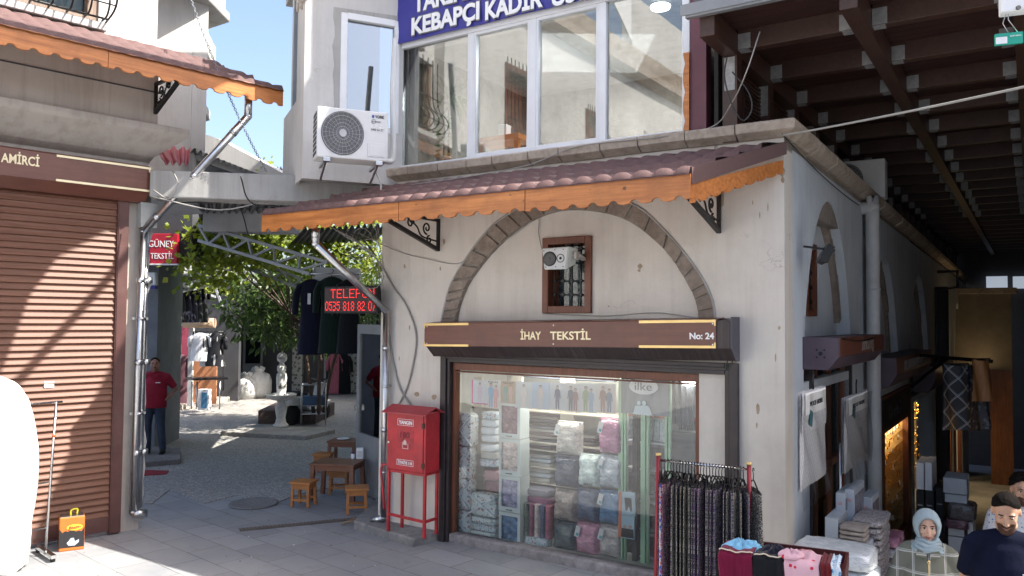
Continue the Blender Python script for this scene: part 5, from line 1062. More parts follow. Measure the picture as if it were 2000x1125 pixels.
# clothes under the left canopy
def garment(mm, x, y, zt, zb, w, fl=1.1, sl=True, rz=0, m=0):
    h = zt-zb; n = 16
    def ring(z, wx, wy): return [(wx*cos(2*pi*k/n)*(1+.06*sin(k*5+z*3)), wy*sin(2*pi*k/n), z) for k in range(n)]
    R = [ring(zt, .05, .03), ring(zt-.03, w*.3, .05), ring(zt-.08, w*.5, .06), ring(zt-h*.25, w*.44, .08), ring(zt-h*.42, w*.38, .07), ring(zt-h*.7, w*.46*fl, .10), ring(zb, w*.5*fl, .13)]
    V = [p for r in R for p in r]; F = [(i*n+k, i*n+(k+1) % n, (i+1)*n+(k+1) % n, (i+1)*n+k) for i in range(len(R)-1) for k in range(n)]
    m2 = M(); m2.add(V, F, m, True); m2.add(R[0], [tuple(range(n))], m)
    if sl:
        for s in (-1, 1): m2.tube([(s*w*.42, 0, zt-.1), (s*w*.56, -.02, zt-h*.2), (s*w*.60, -.02, zt-min(.6, h*.5))], [.055, .06, .05], 8, m)
    c, s_ = cos(rz), sin(rz); m2.xf(lambda a, b, z: (x+a*c-b*s_, y+a*s_+b*c, z)); b0 = len(mm.v); mm.v += m2.v; mm.f += [tuple(i+b0 for i in f) for f in m2.f]; mm.mi += m2.mi; mm.sm += m2.sm
def hang(u, vt, vb, dist, w, c, label, cat='dress', group=None, name='hanging_dress', fl=1.1, sl=True, rz=0, tagm=False):
    p = D(u, vt, dist); zb = D(u, vb, dist).z; t = thing(name, label, cat, 'W', (p.x, p.y, zb), group)
    mm = M(); garment(mm, p.x, p.y, p.z, zb, w, fl, sl, rz); mm.build('garment', c, t)
    mm = M(); mm.tube(spline([(p.x, p.y, p.z-.03), (p.x, p.y, p.z+.05), (p.x+.03, p.y, p.z+.09), (p.x, p.y, p.z+.12)], 4), .006, 6); mm.build('hanger', X['black'], t)
    if tagm: mm = M(); mm.box(p.x-.03, p.x+.02, p.y-.1, p.y-.095, p.z-.42, p.z-.24); mm.build('tag', X['paper'], t)
    return t
def cloth(name, c): return mat(name, c, .9, var=.25, vs=6, bump=.4, bs=8, scale=(5, 5, .6), sheen=.15, dist=.02, spec=.1)
C = {k: cloth('cloth_'+k, v) for k, v in dict(navy=(.008, .009, .022), black=(.008, .009, .012), dgreen=(.008, .018, .014), pink=(.32, .1, .14), mauve=(.13, .06, .075), white=(.6, .6, .62), brown=(.06, .035, .03)).items()}
hang(608, 545, 692, 13.2, .42, C['navy'], 'long navy dress hanging leftmost in front of the tree', tagm=True, group='long dark dresses under the canopy', fl=.95)
hang(648, 540, 690, 13.1, .42, C['dgreen'], 'long blackish green dress hanging in the middle of three', tagm=True, group='long dark dresses under the canopy', fl=.95)
hang(683, 545, 690, 13.0, .38, C['black'], 'long black dress hanging nearest to the red lettered sign', group='long dark dresses under the canopy', fl=1)
a = D(611, 537, 13.3); b = D(702, 540, 13.2); mm = M(); mm.beam(a, b, .03, .26); mm.build('white_board', X['white'], frame='W', loc=tuple(a), label='long white board above the three hanging dark dresses', cat='board')
mm = M(); mm.tube([D(590, 534, 13.15), D(705, 536, 13.0)], .015, 8); mm.tube([D(613, 500, 13.2), D(613, 540, 13.2)], .02, 8); mm.tube([D(628, 510, 13.4), D(628, 535, 13.4)], .025, 8); mm.build('hanging_rail', X['galv'], frame='W', loc=tuple(D(650, 536, 13)), label='metal rail carrying the three long dark dresses', cat='rail')
hang(323, 530, 628, 19.0, .35, C['pink'], 'dusty pink dress hanging at the left under the shop canopy', sl=False)
for i, (u, k) in enumerate(((338, 'black'), (350, 'black'), (362, 'navy'), (373, 'navy'), (383, 'black'), (393, 'black'))):
    hang(u, 532+i*1.5, 630, 19.3+.2*i, .36, C[k], ['widest black', 'second black', 'third dark', 'fourth dark', 'fifth black', 'sixth black'][i]+' jacket from the pink dress in the row under the canopy', 'jacket', 'dark jackets under the left canopy', 'hanging_jacket', rz=.9)
hang(352, 692, 788, 22.6, .55, C['mauve'], 'long brown dress on a headless mannequin behind the man in red', name='display_dress', fl=1.1)
hang(328, 690, 770, 22.0, .5, C['black'], 'black suit on a mannequin just right of the man in red', 'suit', name='display_suit', fl=.8)
hang(392, 650, 705, 21.8, .5, C['white'], 'white and black blouse hanging in a patch of sun', 'blouse', name='hanging_blouse')
hang(404, 652, 715, 21.9, .35, C['white'], 'narrow pale garment hanging behind the white and black blouse', 'garment', name='hanging_garment', sl=False)
hang(421, 650, 715, 21.8, .5, speck('white_stripe', (.02, .02, .025), [(.5, .5, .5), (.02, .02, .02)], 14, .4, (1, 1, .15)), 'black top with white streaks hanging beside the white blouse', 'blouse', name='hanging_blouse')
mm = M(); mm.tube([D(378, 648, 21.8), D(436, 648, 21.8)], .015, 6); mm.tube([D(378, 648, 21.8), G(380, 782)], .02, 6); mm.tube([D(436, 648, 21.8), G(436, 780)], .02, 6); mm.build('clothes_rail', X['black'], frame='W', loc=tuple(G(408, 782)), label='black rail holding the white and black blouses', cat='rail')
t = thing('folding_table', 'black topped narrow table in front of the orange board', 'table', 'W', tuple(G(405, 788)))
a = D(370, 740, 21.0); b = D(438, 738, 21.6); mm = M(); mm.beam(a, b, .5, .06); mm.build('top', X['black'], t)
for u in (375, 385, 430):
    p = D(u, 745, 21.2); mm = M(); mm.tube([(p.x, p.y, .14), (p.x, p.y, p.z)], .02, 6); mm.build('leg', X['galv'], t)
t = thing('cardboard_box', 'small printed carton on the step under the black topped table', 'box', 'W', tuple(G(401, 789))); p = D(400, 775, 21.0); mm = M(); mm.box(p.x-.14, p.x+.14, p.y-.1, p.y+.1, .14, p.z+.2); mm.build('carton', X['purewhite'], t, bevel=.005); mm = M(); mm.box(p.x-.05, p.x+.1, p.y-.104, p.y-.1, .2, p.z+.12); mm.build('print', mat('print_blue', (.1, .3, .5), .5), t)
# back shops
t = thing('back_shop_row', 'dark glazed shop fronts closing the far end of the courtyard', 'building', 'W', (-7, 27.5, 0))
mm = M(); x0_, _ = xy(425, 0, 27.2); x1_, _ = xy(760, 0, 27.2); mm.box(-9.2, -2, 27.4, 27.9, 0, 3.3); mm.box(-12, -2, 27.9, 28.3, 0, 3.8); mm.build('wall', X['dgrey'], t)
mm = M(); mm.box(-12, -2, 24.6, 27.6, 3.3, 3.45); mm.build('canopy', X['metaldark'], t)
for i, (u0_, u1_, lab) in enumerate(((445, 478, 0), (482, 520, 0), (640, 690, 1), (700, 740, 1))):
    a = xy(u0_, 0, 27.3)[0]; b = xy(u1_, 0, 27.3)[0]; mm = M()
    mm.plate([(a, .05), (b, .05), (b, 2.7), (a, 2.7)], [[(a+.07, .15 if lab else 1.0), (b-.07, .15 if lab else 1.0), (b-.07, 2.6), (a+.07, 2.6)]], 27.3, 27.38); fo = mm.build('shop_door', X['alu'], t)
    mm = M(); mm.box(a+.07, b-.07, 27.34, 27.345, .15, 2.6); mm.build('pane', X['dull'], fo)
mm = M(); a = xy(690, 0, 27.1)[0]; b = xy(636, 0, 27.1)[0]; mm.box(a, a+.7, 27.2, 27.39, .05, 2.9); mm.box(xy(575, 0, 27)[0], xy(595, 0, 27)[0], 27.2, 27.39, .1, 2.8); mm.build('patterned_curtain', speck('lace', (.4, .39, .36), [(.1, .1, .1), (.2, .18, .15)], 9, .4), t)
hang(655, 690, 768, 26.9, .45, C['pink'], 'dark pink dress in the far shop window', name='display_dress'); hang(672, 692, 768, 26.9, .45, C['black'], 'black dress in the far shop window beside the pink one', name='display_dress')
t = thing('passage_side_building', 'plain building on the right side of the courtyard behind the glass door', 'building', 'W', (0, 20, 0)); mm = M(); mm.prism([(-1.9, 13.2), (2.2, 13.2), (4, 30), (-1.6, 27.3)], 0, 4.9); mm.build('wall', X['plaster2'], t)
# sacks
X['sack'] = mat('sack_white', (.5, .5, .49), .55, var=.1, bump=.9, bs=14, dist=.04)
for i, (u, v, w, h) in enumerate(((480, 778, .40, .80), (503, 776, .44, .95))):
    p = G(u, v+1); t = local('white_sack', ['full white woven sack with dark printing, the front one of two', 'taller white woven sack behind the printed one'][i], 'sack', 'W', (p.x, p.y, 0), group='white sacks by the far shop')
    mm = M(); mm.lathe([(.05, 0), (w*.85, .02), (w, .2), (w*.98, h*.55), (w*.8, h*.75), (w*.35, h*.85), (w*.5, h*.97), (w*.2, h*1.02), (0, h*1.0)], (0, 0, 0), 26); sd = i*2.
    mm.xf(lambda x, y, z: (x*(1+.04*sin(7*atan2(y, x)+z*6+sd)), y*(1+.04*sin(5*atan2(y, x)+z*4)), z*(1+.06*sin(3*atan2(y, x))))); mm.build('sack', X['sack'], t)
    if i == 0: text('Nido', 'lettering', X['dgrey'], t, .1, -w*1.02, .42, w=.3, h=.12, tilt=-1.4)
# fountain
p = G(548, 842); t = local('stone_fountain', 'white turned stone fountain column with a shallow basin', 'fountain', 'W', (p.x, p.y, .1)); X['marble'] = stonemat('white_marble', (.62, .61, .58), (.80, .79, .76), 3, .2)
mm = M(); mm.lathe([(.17, 0), (.17, .05), (.14, .07), (.12, .1), (.10, .2), (.125, .36), (.135, .45), (.09, .53), (.08, .56), (.11, .6)], n=28); mm.build('pedestal', X['marble'], t)
mm = M(); mm.lathe([(.1, .6), (.2, .61), (.3, .65), (.34, .72), (.35, .74), (.31, .74), (.24, .69), (0, .68)], n=28); mm.build('basin', X['marble'], t, bevel=.004)
mm = M(); mm.lathe([(.1, .68), (.12, .74), (.1, .78), (.11, .85), (.12, 1.1), (.11, 1.2), (.07, 1.24), (.1, 1.27), (.1, 1.38), (.06, 1.41), (.05, 1.46), (.1, 1.5), (.115, 1.56), (.1, 1.64), (.05, 1.68), (0, 1.69)], n=28); mm.build('column', X['marble'], t)
text('DERGİ', 'lettering', X['dgrey'], t, 0, -.118, 1.545, w=.15, h=.04); mm = M(); mm.disc((.0, .9), .035, -.125, -.118, 12, ri=.02); mm.beam((0, -.12, .9), (.02, -.12, 1.0), .015, .015); mm.build('carved_mark', X['dgrey'], t)
q = [G(430, 852), G(596, 861), G(655, 847), G(505, 836)]
mm = M(); mm.prism([(p.x, p.y) for p in q], 0, .1); mm.build('stone_platform', stonemat('platform_stone', (.25, .24, .22), (.4, .38, .35), 1.5, .3), frame='W', loc=tuple(G(545, 850)), bevel=.015, label='low square stone platform carrying the fountain', cat='platform')
q = [G(482, 838), G(600, 838), G(640, 818), G(520, 818)]
mm = M(); mm.prism([(p.x, p.y+.8) for p in q], 0, .34); mm.build('tree_planter', stonemat('planter_brown', (.07, .05, .045), (.14, .10, .09)), frame='W', loc=tuple(G(560, 830)), bevel=.02, label='low dark brown planter wall around the tree', cat='planter')
# mandarin like tree, big dark leaves
def leaf_mat(name, c1, c2, c3, tr=.35):
    mt, nt, b = newmat(name); v = coords(nt); c = ramp(nt, noise(nt, v, 2.3, 3), [(.3, c1), (.5, c2), (.72, c3)]); nt.links.new(c, b.inputs['Base Color']); b.inputs['Roughness'].default_value = .42
    t_ = N(nt, 'ShaderNodeBsdfTranslucent'); nt.links.new(c, t_.inputs[0]); mx = N(nt, 'ShaderNodeMixShader'); mx.inputs[0].default_value = tr
    nt.links.new(b.outputs[0], mx.inputs[1]); nt.links.new(t_.outputs[0], mx.inputs[2]); nt.links.new(mx.outputs[0], nt.nodes['Material Output'].inputs[0]); return mt
X['leafd'] = leaf_mat('dark_leaf', (.03, .06, .016), (.07, .125, .03), (.13, .2, .045), .4); X['leafl'] = leaf_mat('vine_leaf', (.14, .2, .02), (.27, .34, .04), (.42, .44, .07), .55); X['bark'] = mat('bark', (.09, .06, .045), .9, var=.4, vs=8, bump=.7, bs=20)
def leaf(mm, p, d, s, w=.4):
    d = Vector(d).normalized(); sd = d.cross(Vector((rnd.uniform(-1, 1), rnd.uniform(-1, 1), rnd.uniform(-.3, 1)))).normalized(); n = d.cross(sd); p = Vector(p)
    mm.add([p, p+d*s*.45+sd*s*w*.5+n*s*.06, p+d*s, p+d*s*.45-sd*s*w*.5+n*s*.06], [(0, 1, 2, 3)])
def crown(mm, c, R, nclump, nleaf, s, w=.38, droop=.5, cond=None):
    c = Vector(c)
    for i in range(nclump):
        while 1:
            q = Vector((rnd.uniform(-1, 1), rnd.uniform(-1, 1), rnd.uniform(-1, 1)))
            if .35 < q.length < 1: break
        cc = c+Vector((q.x*R[0], q.y*R[1], q.z*R[2])); k = rnd.uniform(.5, 1.2)
        if cond and not cond(cc): continue
        for j in range(int(nleaf*k)):
            o = Vector((rnd.gauss(0, 1), rnd.gauss(0, 1), rnd.gauss(0, .8)))*.17*k; d = o.normalized()+Vector((rnd.uniform(-.5, .5), rnd.uniform(-.5, .5), -droop)); leaf(mm, cc+o, d, s*rnd.uniform(.6, 1.25), w)
p = G(572, 828, .3); t = local('courtyard_tree', 'dark leaved tree growing from the planter behind the fountain', 'tree', 'W', (p.x+.1, p.y+1.9, .3))
mm = M(); tops = []
for i in range(4):
    a = i*1.55+.3; q = [(0+.12*cos(a), .12*sin(a), 0), (.25*cos(a), .25*sin(a), .9), (.5*cos(a)+.1*sin(i), .5*sin(a), 1.7), (1.0*cos(a), .9*sin(a), 2.5), (1.35*cos(a), 1.1*sin(a), 3.1)]
    mm.tube(spline(q, 4), [.048-.002*k for k in range(17)], 7)
    for k in range(4):
        b = rnd.random()*6; s0 = Vector(q[2]).lerp(Vector(q[4]), rnd.random()); mm.tube([s0, s0+Vector((cos(b)*.4, sin(b)*.4, .2)), s0+Vector((cos(b)*.8, sin(b)*.8, .25))], [.025, .017, .008], 5)
mm.build('trunk', X['bark'], t)
mm = M(); crown(mm, (-.5, 0, 2.6), (1.8, 1.35, 1.05), 165, 26, .24, .34, .7); crown(mm, (.2, .1, 3.3), (1.3, 1.1, .7), 45, 22, .2, .36, .3); mm.build('crown', X['leafd'], t, norm=False)
# steel trusses and vine
X['steelw'] = mat('painted_steel', (.34, .35, .36), .5, dirt=.3)
def truss(a0, a1, b0, b1, n, label, r=.022):
    t = thing('steel_truss', label, 'truss', 'W', tuple(a1)); mm = M(); mm.beam(a0, b0, .05, .05); mm.beam(a1, b1, .05, .05)
    for i in range(n):
        p, q = a0.lerp(b0, i/n), a1.lerp(b1, (i+.5)/n); r_ = a0.lerp(b0, (i+1)/n); mm.beam(p, q, .035, .035); mm.beam(q, r_, .035, .035)
    mm.build('lattice', X['steelw'], t); return t
truss(D(388, 440, 13.5), D(388, 470, 13.5), D(640, 512, 12.6), D(605, 535, 12.6), 5, 'pale lattice truss nearest the camera across the courtyard')
truss(D(380, 462, 17), D(380, 485, 17), D(590, 545, 16), D(590, 565, 16), 6, 'second lattice truss half hidden in the vine')
truss(D(318, 530, 18), D(318, 548, 18), D(470, 470, 20), D(470, 490, 20), 5, 'rising lattice truss above the dark jackets')
truss(D(330, 560, 19), D(330, 575, 19), D(560, 512, 21), D(560, 528, 21), 5, 'far dark lattice truss behind the tree crown')
mm = M(); p0 = D(320, 520, 17.5)
for a, b in (((318, 515, 17), (420, 560, 22)), ((318, 545, 17.5), (420, 580, 22)), ((420, 560, 22), (438, 610, 22)), ((345, 505, 18), (500, 548, 23)), ((370, 500, 18), (540, 520, 22))): mm.beam(D(*a), D(*b), .06, .06)
mm.build('canopy_frame', X['steelw'], frame='W', loc=tuple(p0), label='bare steel frame of the canopy over the left courtyard shop', cat='canopy frame')
t = thing('climbing_vine', 'sunlit yellow green vine spread over the courtyard trusses', 'vine', 'W', tuple(G(600, 790)))
mm = M()
for i in range(5): mm.tube(spline([D(570+i*8, 640, 18), D(560-i*20, 560-i*5, 17), D(520-i*20, 510-i*8, 16.5), D(430-i*8, 470, 16)], 5), .02, 5)
mm.build('stem', X['bark'], t)
mm = M()
for c, R, nc in ((D(460, 478, 16.2), (1.3, 1.4, .32), 62), (D(405, 500, 15.5), (.5, 1.0, .55), 30), (D(560, 500, 16.5), (1.1, 1.3, .4), 42), (D(700, 500, 17), (.8, 1.3, .3), 26), (D(500, 448, 18.5), (2.2, 2.2, .3), 60), (D(600, 560, 19), (.8, .8, .5), 20), (D(430, 540, 19), (.7, .9, .45), 16), (Vector((-3.5, 20.5, 4.9)), (3.2, 4.2, .35), 150), (Vector((-7.5, 22, 4.9)), (2.2, 3.5, .3), 70)):
    crown(mm, c, R, nc, 20, .13, .85, .2)
mm.build('foliage', X['leafl'], t, norm=False)
t = thing('bush', 'pale green shrub top showing over the far parapet', 'bush', 'W', tuple(D(505, 345, 14.5))); mm = M()
for c in ((486, 335, 13.6), (503, 342, 13.6), (520, 348, 13.6)): crown(mm, D(*c), (.12, .2, .14), 5, 16, .1, .6, -.3)
mm.build('foliage', X['leafl'], t, norm=False)
# scooter seen behind the fountain
p = G(600, 826); t = local('motor_scooter', 'white and black motor scooter parked beside the tree', 'scooter', 'W', (p.x, p.y, 0), rz=radians(65))
for x in (-.55, .6):
    mm = M(); mm.lathe([(.12, -.05), (.22, -.055), (.25, -.03), (.25, .03), (.22, .055), (.12, .05)], n=24); mm.mat4(Matrix.Translation((x, 0, .25)) @ Matrix.Rotation(pi/2, 4, 'X')); wo = mm.build('wheel', X['rubber'], t)
    mm = M(); mm.lathe([(.02, -.04), (.12, -.03), (.12, .03), (.02, .04)], n=20); mm.mat4(Matrix.Translation((x, 0, .25)) @ Matrix.Rotation(pi/2, 4, 'X')); mm.build('rim', X['galv'], wo)
mm = M(); mm.plate([(-.75, .5), (-.3, .45), (0, .28), (.3, .28), (.42, .6), (.5, .95), (.42, .98), (.3, .55), (.22, .36), (-.05, .36), (-.2, .62), (-.75, .72)], (), -.13, .13); mm.build('body', X['white'], t, bevel=.05)
mm = M(); mm.plate([(-.7, .72), (-.15, .68), (-.12, .75), (-.4, .8), (-.7, .8)], (), -.12, .12); mm.build('seat', X['rubber'], t, bevel=.03)
mm = M(); mm.tube([(.6, 0, .25), (.47, 0, .95), (.42, 0, 1.05)], .03, 8); mm.tube([(.4, -.32, 1.08), (.45, 0, 1.02), (.4, .32, 1.08)], .018, 8); mm.build('handlebar', X['black'], t)
mm = M(); mm.ball((.52, 0, .88), (.08, .1, .09), 12); mm.build('headlight', X['glass'] if 0 else X['galv'], t); mm = M(); mm.ball((.6, 0, .4), (.22, .08, .14), 12); mm.build('front_mudguard', X['white'], t)
p = G(612, 832); t = local('hand_cart', 'small metal hand cart with a blue crate beside the scooter', 'cart', 'W', (p.x, p.y, 0), rz=.2)
mm = M()
for x in (-.28, .28):
    for y in (-.2, .2): mm.tube([(x, y, .05), (x, y, 1.0)], .014, 6)
mm.tube([(-.28, -.2, 1), (.28, -.2, 1)], .014, 6); mm.tube([(-.28, .2, 1), (.28, .2, 1)], .014, 6); mm.tube([(-.28, -.2, .5), (.28, -.2, .5)], .012, 6); mm.box(-.28, .28, -.2, .2, .3, .32); mm.build('frame', X['galv'], t); mm = M(); mm.box(-.24, .24, -.17, .17, .5, .72); mm.build('crate', mat('crate_blue', (.04, .09, .2), .6), t)
# glazed aluminium door leaf standing open at the corner
A = G(746, 984); B = G(693, 957); dx, dy = B.x-A.x, B.y-A.y; FR['Q'] = mkframe((B.x, B.y), math.degrees(atan2(-dy, -dx))); wq = hypot(dx, dy)
t = thing('glass_door', 'grey aluminium framed glass door standing open beside the downspout', 'door', 'Q', (wq/2, 0, 0))
mm = M(); mm.plate([(0, .02), (wq, .02), (wq, 2.5), (0, 2.5)], [[(.09, .88), (wq-.09, .88), (wq-.09, 2.36), (.09, 2.36)]], 0, .06); mm.build('frame', X['alu'], t, bevel=.005)
mm = M(); mm.box(.08, wq-.08, .028, .034, .87, 2.37); mm.build('pane', glass('door_glass', (.6, .66, .62), .22), t)
mm = M(); mm.box(.04, .06, -.05, -.0, 1.2, 1.28); mm.box(.02, .03, -.02, 0, 1.6, 1.7); mm.build('handle', X['chrome'], t)
mm = M(); mm.box(.0, wq+.35, .25, .3, 0, 2.4); mm.build('partition_wall', X['grey'], frame='Q', loc=(wq/2, .3, 0), label='grey panel of the side shop just behind the open glass door', cat='panel')
t = thing('towel_display', 'folded garments on shelves behind the open glass door', 'display', 'Q', (wq/2, .15, 0)); 
for i in range(4): mm = M(); mm.box(.12, wq-.12, .08, .24, .95+i*.36, 1.05+i*.36+rnd.random()*.1); mm.build('folded_garments', dk_[i], t)
mm = M(); mm.box(wq-.35, wq-.12, .07, .1, 1.8, 2.25); mm.build('pink_garment', C['pink'], t)
# LED sign
A = D(633, 585, 10.3); B = D(737, 582, 9.75); FR['E'] = mkframe((A.x, A.y), math.degrees(atan2(B.y-A.y, B.x-A.x))); we = hypot(B.x-A.x, B.y-A.y)
z1_ = D(633, 560, 10.3).z; z0_ = D(633, 612, 10.3).z
t = thing('led_sign', 'black LED board with glowing red text TELEFON and a phone number', 'sign', 'E', (we/2, 0, z0_))
mm = M(); mm.box(0, we, 0, .07, z0_, z1_); mm.build('case', X['rubber'], t, bevel=.008)
mm = M(); mm.box(.02, we-.02, -.003, 0, z0_+.02, z1_-.02); mm.build('face', mat('led_face', (.035, .02, .02), .5), t)
X['led'] = emis('led_red', (1, .03, .03), 1.0)
def dots(s, y0, h, x0, x1):
    font = {'T': ['11111', '00100', '00100', '00100', '00100', '00100', '00100'], 'E': ['11111', '10000', '10000', '11110', '10000', '10000', '11111'], 'L': ['10000', '10000', '10000', '10000', '10000', '10000', '11111'], 'F': ['11111', '10000', '10000', '11110', '10000', '10000', '10000'], 'O': ['01110', '10001', '10001', '10001', '10001', '10001', '01110'], 'N': ['10001', '11001', '10101', '10101', '10011', '10001', '10001'], '0': ['01110', '10001', '10001', '10001', '10001', '10001', '01110'], '5': ['11111', '10000', '11110', '00001', '00001', '10001', '01110'], '3': ['11110', '00001', '00001', '01110', '00001', '00001', '11110'], '8': ['01110', '10001', '10001', '01110', '10001', '10001', '01110'], '1': ['00100', '01100', '00100', '00100', '00100', '00100', '01110'], '2': ['01110', '10001', '00001', '00110', '01000', '10000', '11111'], '7': ['11111', '00001', '00010', '00100', '00100', '01000', '01000'], ' ': ['000']*7}
    cols = sum(len(font[c][0])+1 for c in s)-1; px = (x1-x0)/cols; pz = h/7; mm = M(); k = 0
    for c in s:
        g = font[c]
        for r in range(7):
            for q in range(len(g[0])):
                if g[r][q] == '1': mm.box(x0+(k+q)*px+px*.26, x0+(k+q+1)*px-px*.26, -.006, -.003, y0+h-(r+1)*pz+pz*.25, y0+h-r*pz-pz*.25)
        k += len(g[0])+1
    return mm.build('lit_text', X['led'], t)
hh = z1_-z0_; dots('TELEFON', z0_+hh*.56, hh*.34, we*.13, we*.95); dots('0535 818 82 07', z0_+hh*.10, hh*.34, we*.03, we*.98)
# grey shop panel wall right of dresses: passage side shop
# tables and stools
def table(name, label, cpos, sx, sy, h, rz, mt, th=.03, lg=.05, group=None, cat='table'):
    t = local(name, label, cat, 'W', (cpos[0], cpos[1], .012), rz, group)
    mm = M(); n = 5
    for i in range(n): mm.box(-sx/2+.002, sx/2-.002, -sy/2+i*sy/n+.002, -sy/2+(i+1)*sy/n-.002, h-th, h)
    mm.build('top', mt, t, bevel=.004)
    mm = M(); mm.box(-sx/2+.03, sx/2-.03, -sy/2+.03, -sy/2+.05, h-th-.07, h-th); mm.box(-sx/2+.03, sx/2-.03, sy/2-.05, sy/2-.03, h-th-.07, h-th); mm.box(-sx/2+.03, -sx/2+.05, -sy/2+.05, sy/2-.05, h-th-.07, h-th); mm.box(sx/2-.05, sx/2-.03, -sy/2+.05, sy/2-.05, h-th-.07, h-th); mm.build('apron', mt, t)
    for ix in (-1, 1):
        for iy in (-1, 1): mm = M(); mm.obox((ix*(sx/2-.045), iy*(sy/2-.045), (h-th)/2), (lg, lg, h-th), (0, 0, 0)); mm.xf(lambda x, y, z: (x*(1+.09*(h-z)/h), y*(1+.09*(h-z)/h), z)); mm.build('leg', mt, t, bevel=.003)
    return t
def stool(p, rz, lab): 
    t = table('wooden_stool', lab, p, .31, .29, .34, rz, X['stoolwood'], .03, .035, 'small wooden stools around the low tables', 'stool'); mm = M(); mm.box(-.13, .13, -.125, -.105, .08, .11); mm.box(-.13, .13, .105, .125, .08, .11); mm.build('rail', X['stoolwood'], t); return t
c = G(660, 905, .5); table('low_table', 'dark stained low wooden table nearest the fire cabinet', (c.x, c.y), .66, .52, .52, radians(-8), X['tablewood'], lg=.055)
c2 = G(668, 862, .5); table('low_table', 'second low wooden table behind, carrying a small plate', (c2.x+.05, c2.y), .5, .45, .52, radians(-5), X['tablewood'], lg=.05)
q = G(594, 940, .34); stool((q.x, q.y), radians(-12), 'wooden stool standing left of the low table'); q = G(697, 952, .34); stool((q.x, q.y), radians(12), 'wooden stool in front of the low table, nearest the downspout')
q = G(626, 886, .34); stool((q.x+.05, q.y), radians(-5), 'wooden stool behind the left corner of the low table'); q = G(655, 925, .34); stool((q.x, q.y+.25), radians(5), 'wooden stool tucked under the low table')
q = G(703, 896, .532); t = local('napkin_holder', 'white napkin dispenser on the low table', 'napkin holder', 'W', (q.x, q.y, .532), .1); mm = M(); mm.box(-.05, .05, -.04, .04, 0, .16); mm.build('case', X['purewhite'], t, bevel=.012); mm = M(); mm.box(-.035, .035, -.043, -.04, .03, .12); mm.build('front_slot', X['paper'], t)
q = G(689, 896, .532); t = local('salt_shaker', 'small glass shaker with a purple lid beside the napkin dispenser', 'shaker', 'W', (q.x, q.y, .532)); mm = M(); mm.lathe([(.025, 0), (.028, .01), (.028, .06), (.02, .075)], n=14); mm.build('jar', X['purewhite'], t); mm = M(); mm.lathe([(.022, .075), (.022, .1), (0, .105)], n=14); mm.build('lid', mat('lid_purple', (.05, .02, .08), .4), t)
q = G(672, 857, .532); mm = M(); mm.lathe([(.03, 0), (.09, .01), (.11, .02), (.1, .022), (.0, .01)], n=24); mm.xf(lambda x, y, z: (x+c2.x+.02, y+c2.y, z+.532)); mm.build('plate', X['purewhite'], frame='W', loc=(c2.x, c2.y, .532), label='small white plate on the second low table', cat='plate')
# plants and furniture behind the upper glass
def PF3(u, v, y): x, z = P('F', u, v, y); return Vector((x, y, z))
b = PF3(866, 318, .35); t = thing('potted_plant', 'leafy climbing plant in a pale pot behind the first upper pane', 'plant', 'F', (b.x, .35, 4.46))
mm = M(); mm.lathe([(.07, 0), (.09, .13), (.1, .15), (.08, .15), (.0, .13)], (b.x, .35, 4.47), 18); mm.build('pot', mat('pot_beige', (.4, .33, .28), .7), t)
mm = M()
for k in range(26): z = 4.6+k*.022; a = k*2.1; leaf(mm, (b.x+.03*cos(a), .35+.03*sin(a), z), (cos(a), sin(a), -.2), .1, .8)
mm.build('leaves', leaf_mat('plant_leaf', (.04, .1, .03), (.08, .17, .05), (.12, .22, .07)), t, norm=False); mm = M(); mm.tube([(b.x, .35, 4.6), (b.x+.02, .35, 5.2)], .008, 5); mm.build('stem', X['bark'], t)
b = PF3(878, 190, .8); t = thing('dracaena', 'spiky dark green dracaena behind the first upper pane', 'plant', 'F', (b.x, .8, 4.46)); mm = M(); mm.tube([(b.x, .8, 4.46), (b.x, .8, 5.55)], .02, 6); mm.build('stem', X['bark'], t); mm = M()
for k in range(60):
    a = rnd.random()*6.28; e = rnd.uniform(-.6, 1.2); d = Vector((cos(a), sin(a)*.8, e)); s = Vector((b.x, .8, 5.5+rnd.uniform(-.1, .1))); L = rnd.uniform(.3, .5); pts = [s, s+d*L*.5, s+d*L*.9-Vector((0, 0, .16))]; sd = d.cross(Vector((0, 0, 1))).normalized()*.018
    mm.add([pts[0]-sd*.5, pts[0]+sd*.5, pts[1]+sd, pts[1]-sd, pts[2]], [(0, 1, 2, 3), (3, 2, 4)])
mm.build('leaves', X['leafd'], t, norm=False)
t = thing('wooden_table', 'light wooden table behind the second upper pane', 'table', 'F', (-3.2, .7, 4.46)); a = PF3(944, 262, .7); b = PF3(1030, 252, .7); mm = M(); mm.box(a.x, b.x, .5, .9, 4.78, 4.84); mm.build('top', X['orange'], t)
for x in (a.x+.05, b.x-.05): mm = M(); mm.box(x-.03, x+.03, .52, .58, 4.44, 4.78); mm.build('leg', X['orange'], t)
mm = M(); c = PF3(989, 245, .7); mm.box(c.x-.06, c.x+.06, .6, .72, 4.845, 5.0); mm.build('tissue_box', X['white'], frame='F', loc=(c.x, .66, 4.845), bevel=.01, label='white tissue dispenser on the wooden table behind the second upper pane', cat='tissue box')
t = thing('interior_window', 'barred pale window in the stone wall inside the upper room', 'window', 'F', (-4.1, 2.9, 5)); mm = M(); a = PF3(822, 215, 2.6); b = PF3(880, 90, 2.6); mm.box(a.x, b.x, 3.15, 3.19, 4.95, 6.0); mm.build('curtain', X['purewhite'], t); mm = M()
for i in range(7): x = a.x+(b.x-a.x)*i/6; mm.tube([(x, 3.1, 4.9), (x, 3.1, 6.05)], .012, 5)
for i in range(9): z = 4.9+i*.14; mm.tube([(a.x, 3.1, z), (b.x, 3.1, z)], .012, 5)
mm.build('grille', X['dgrey'], t)
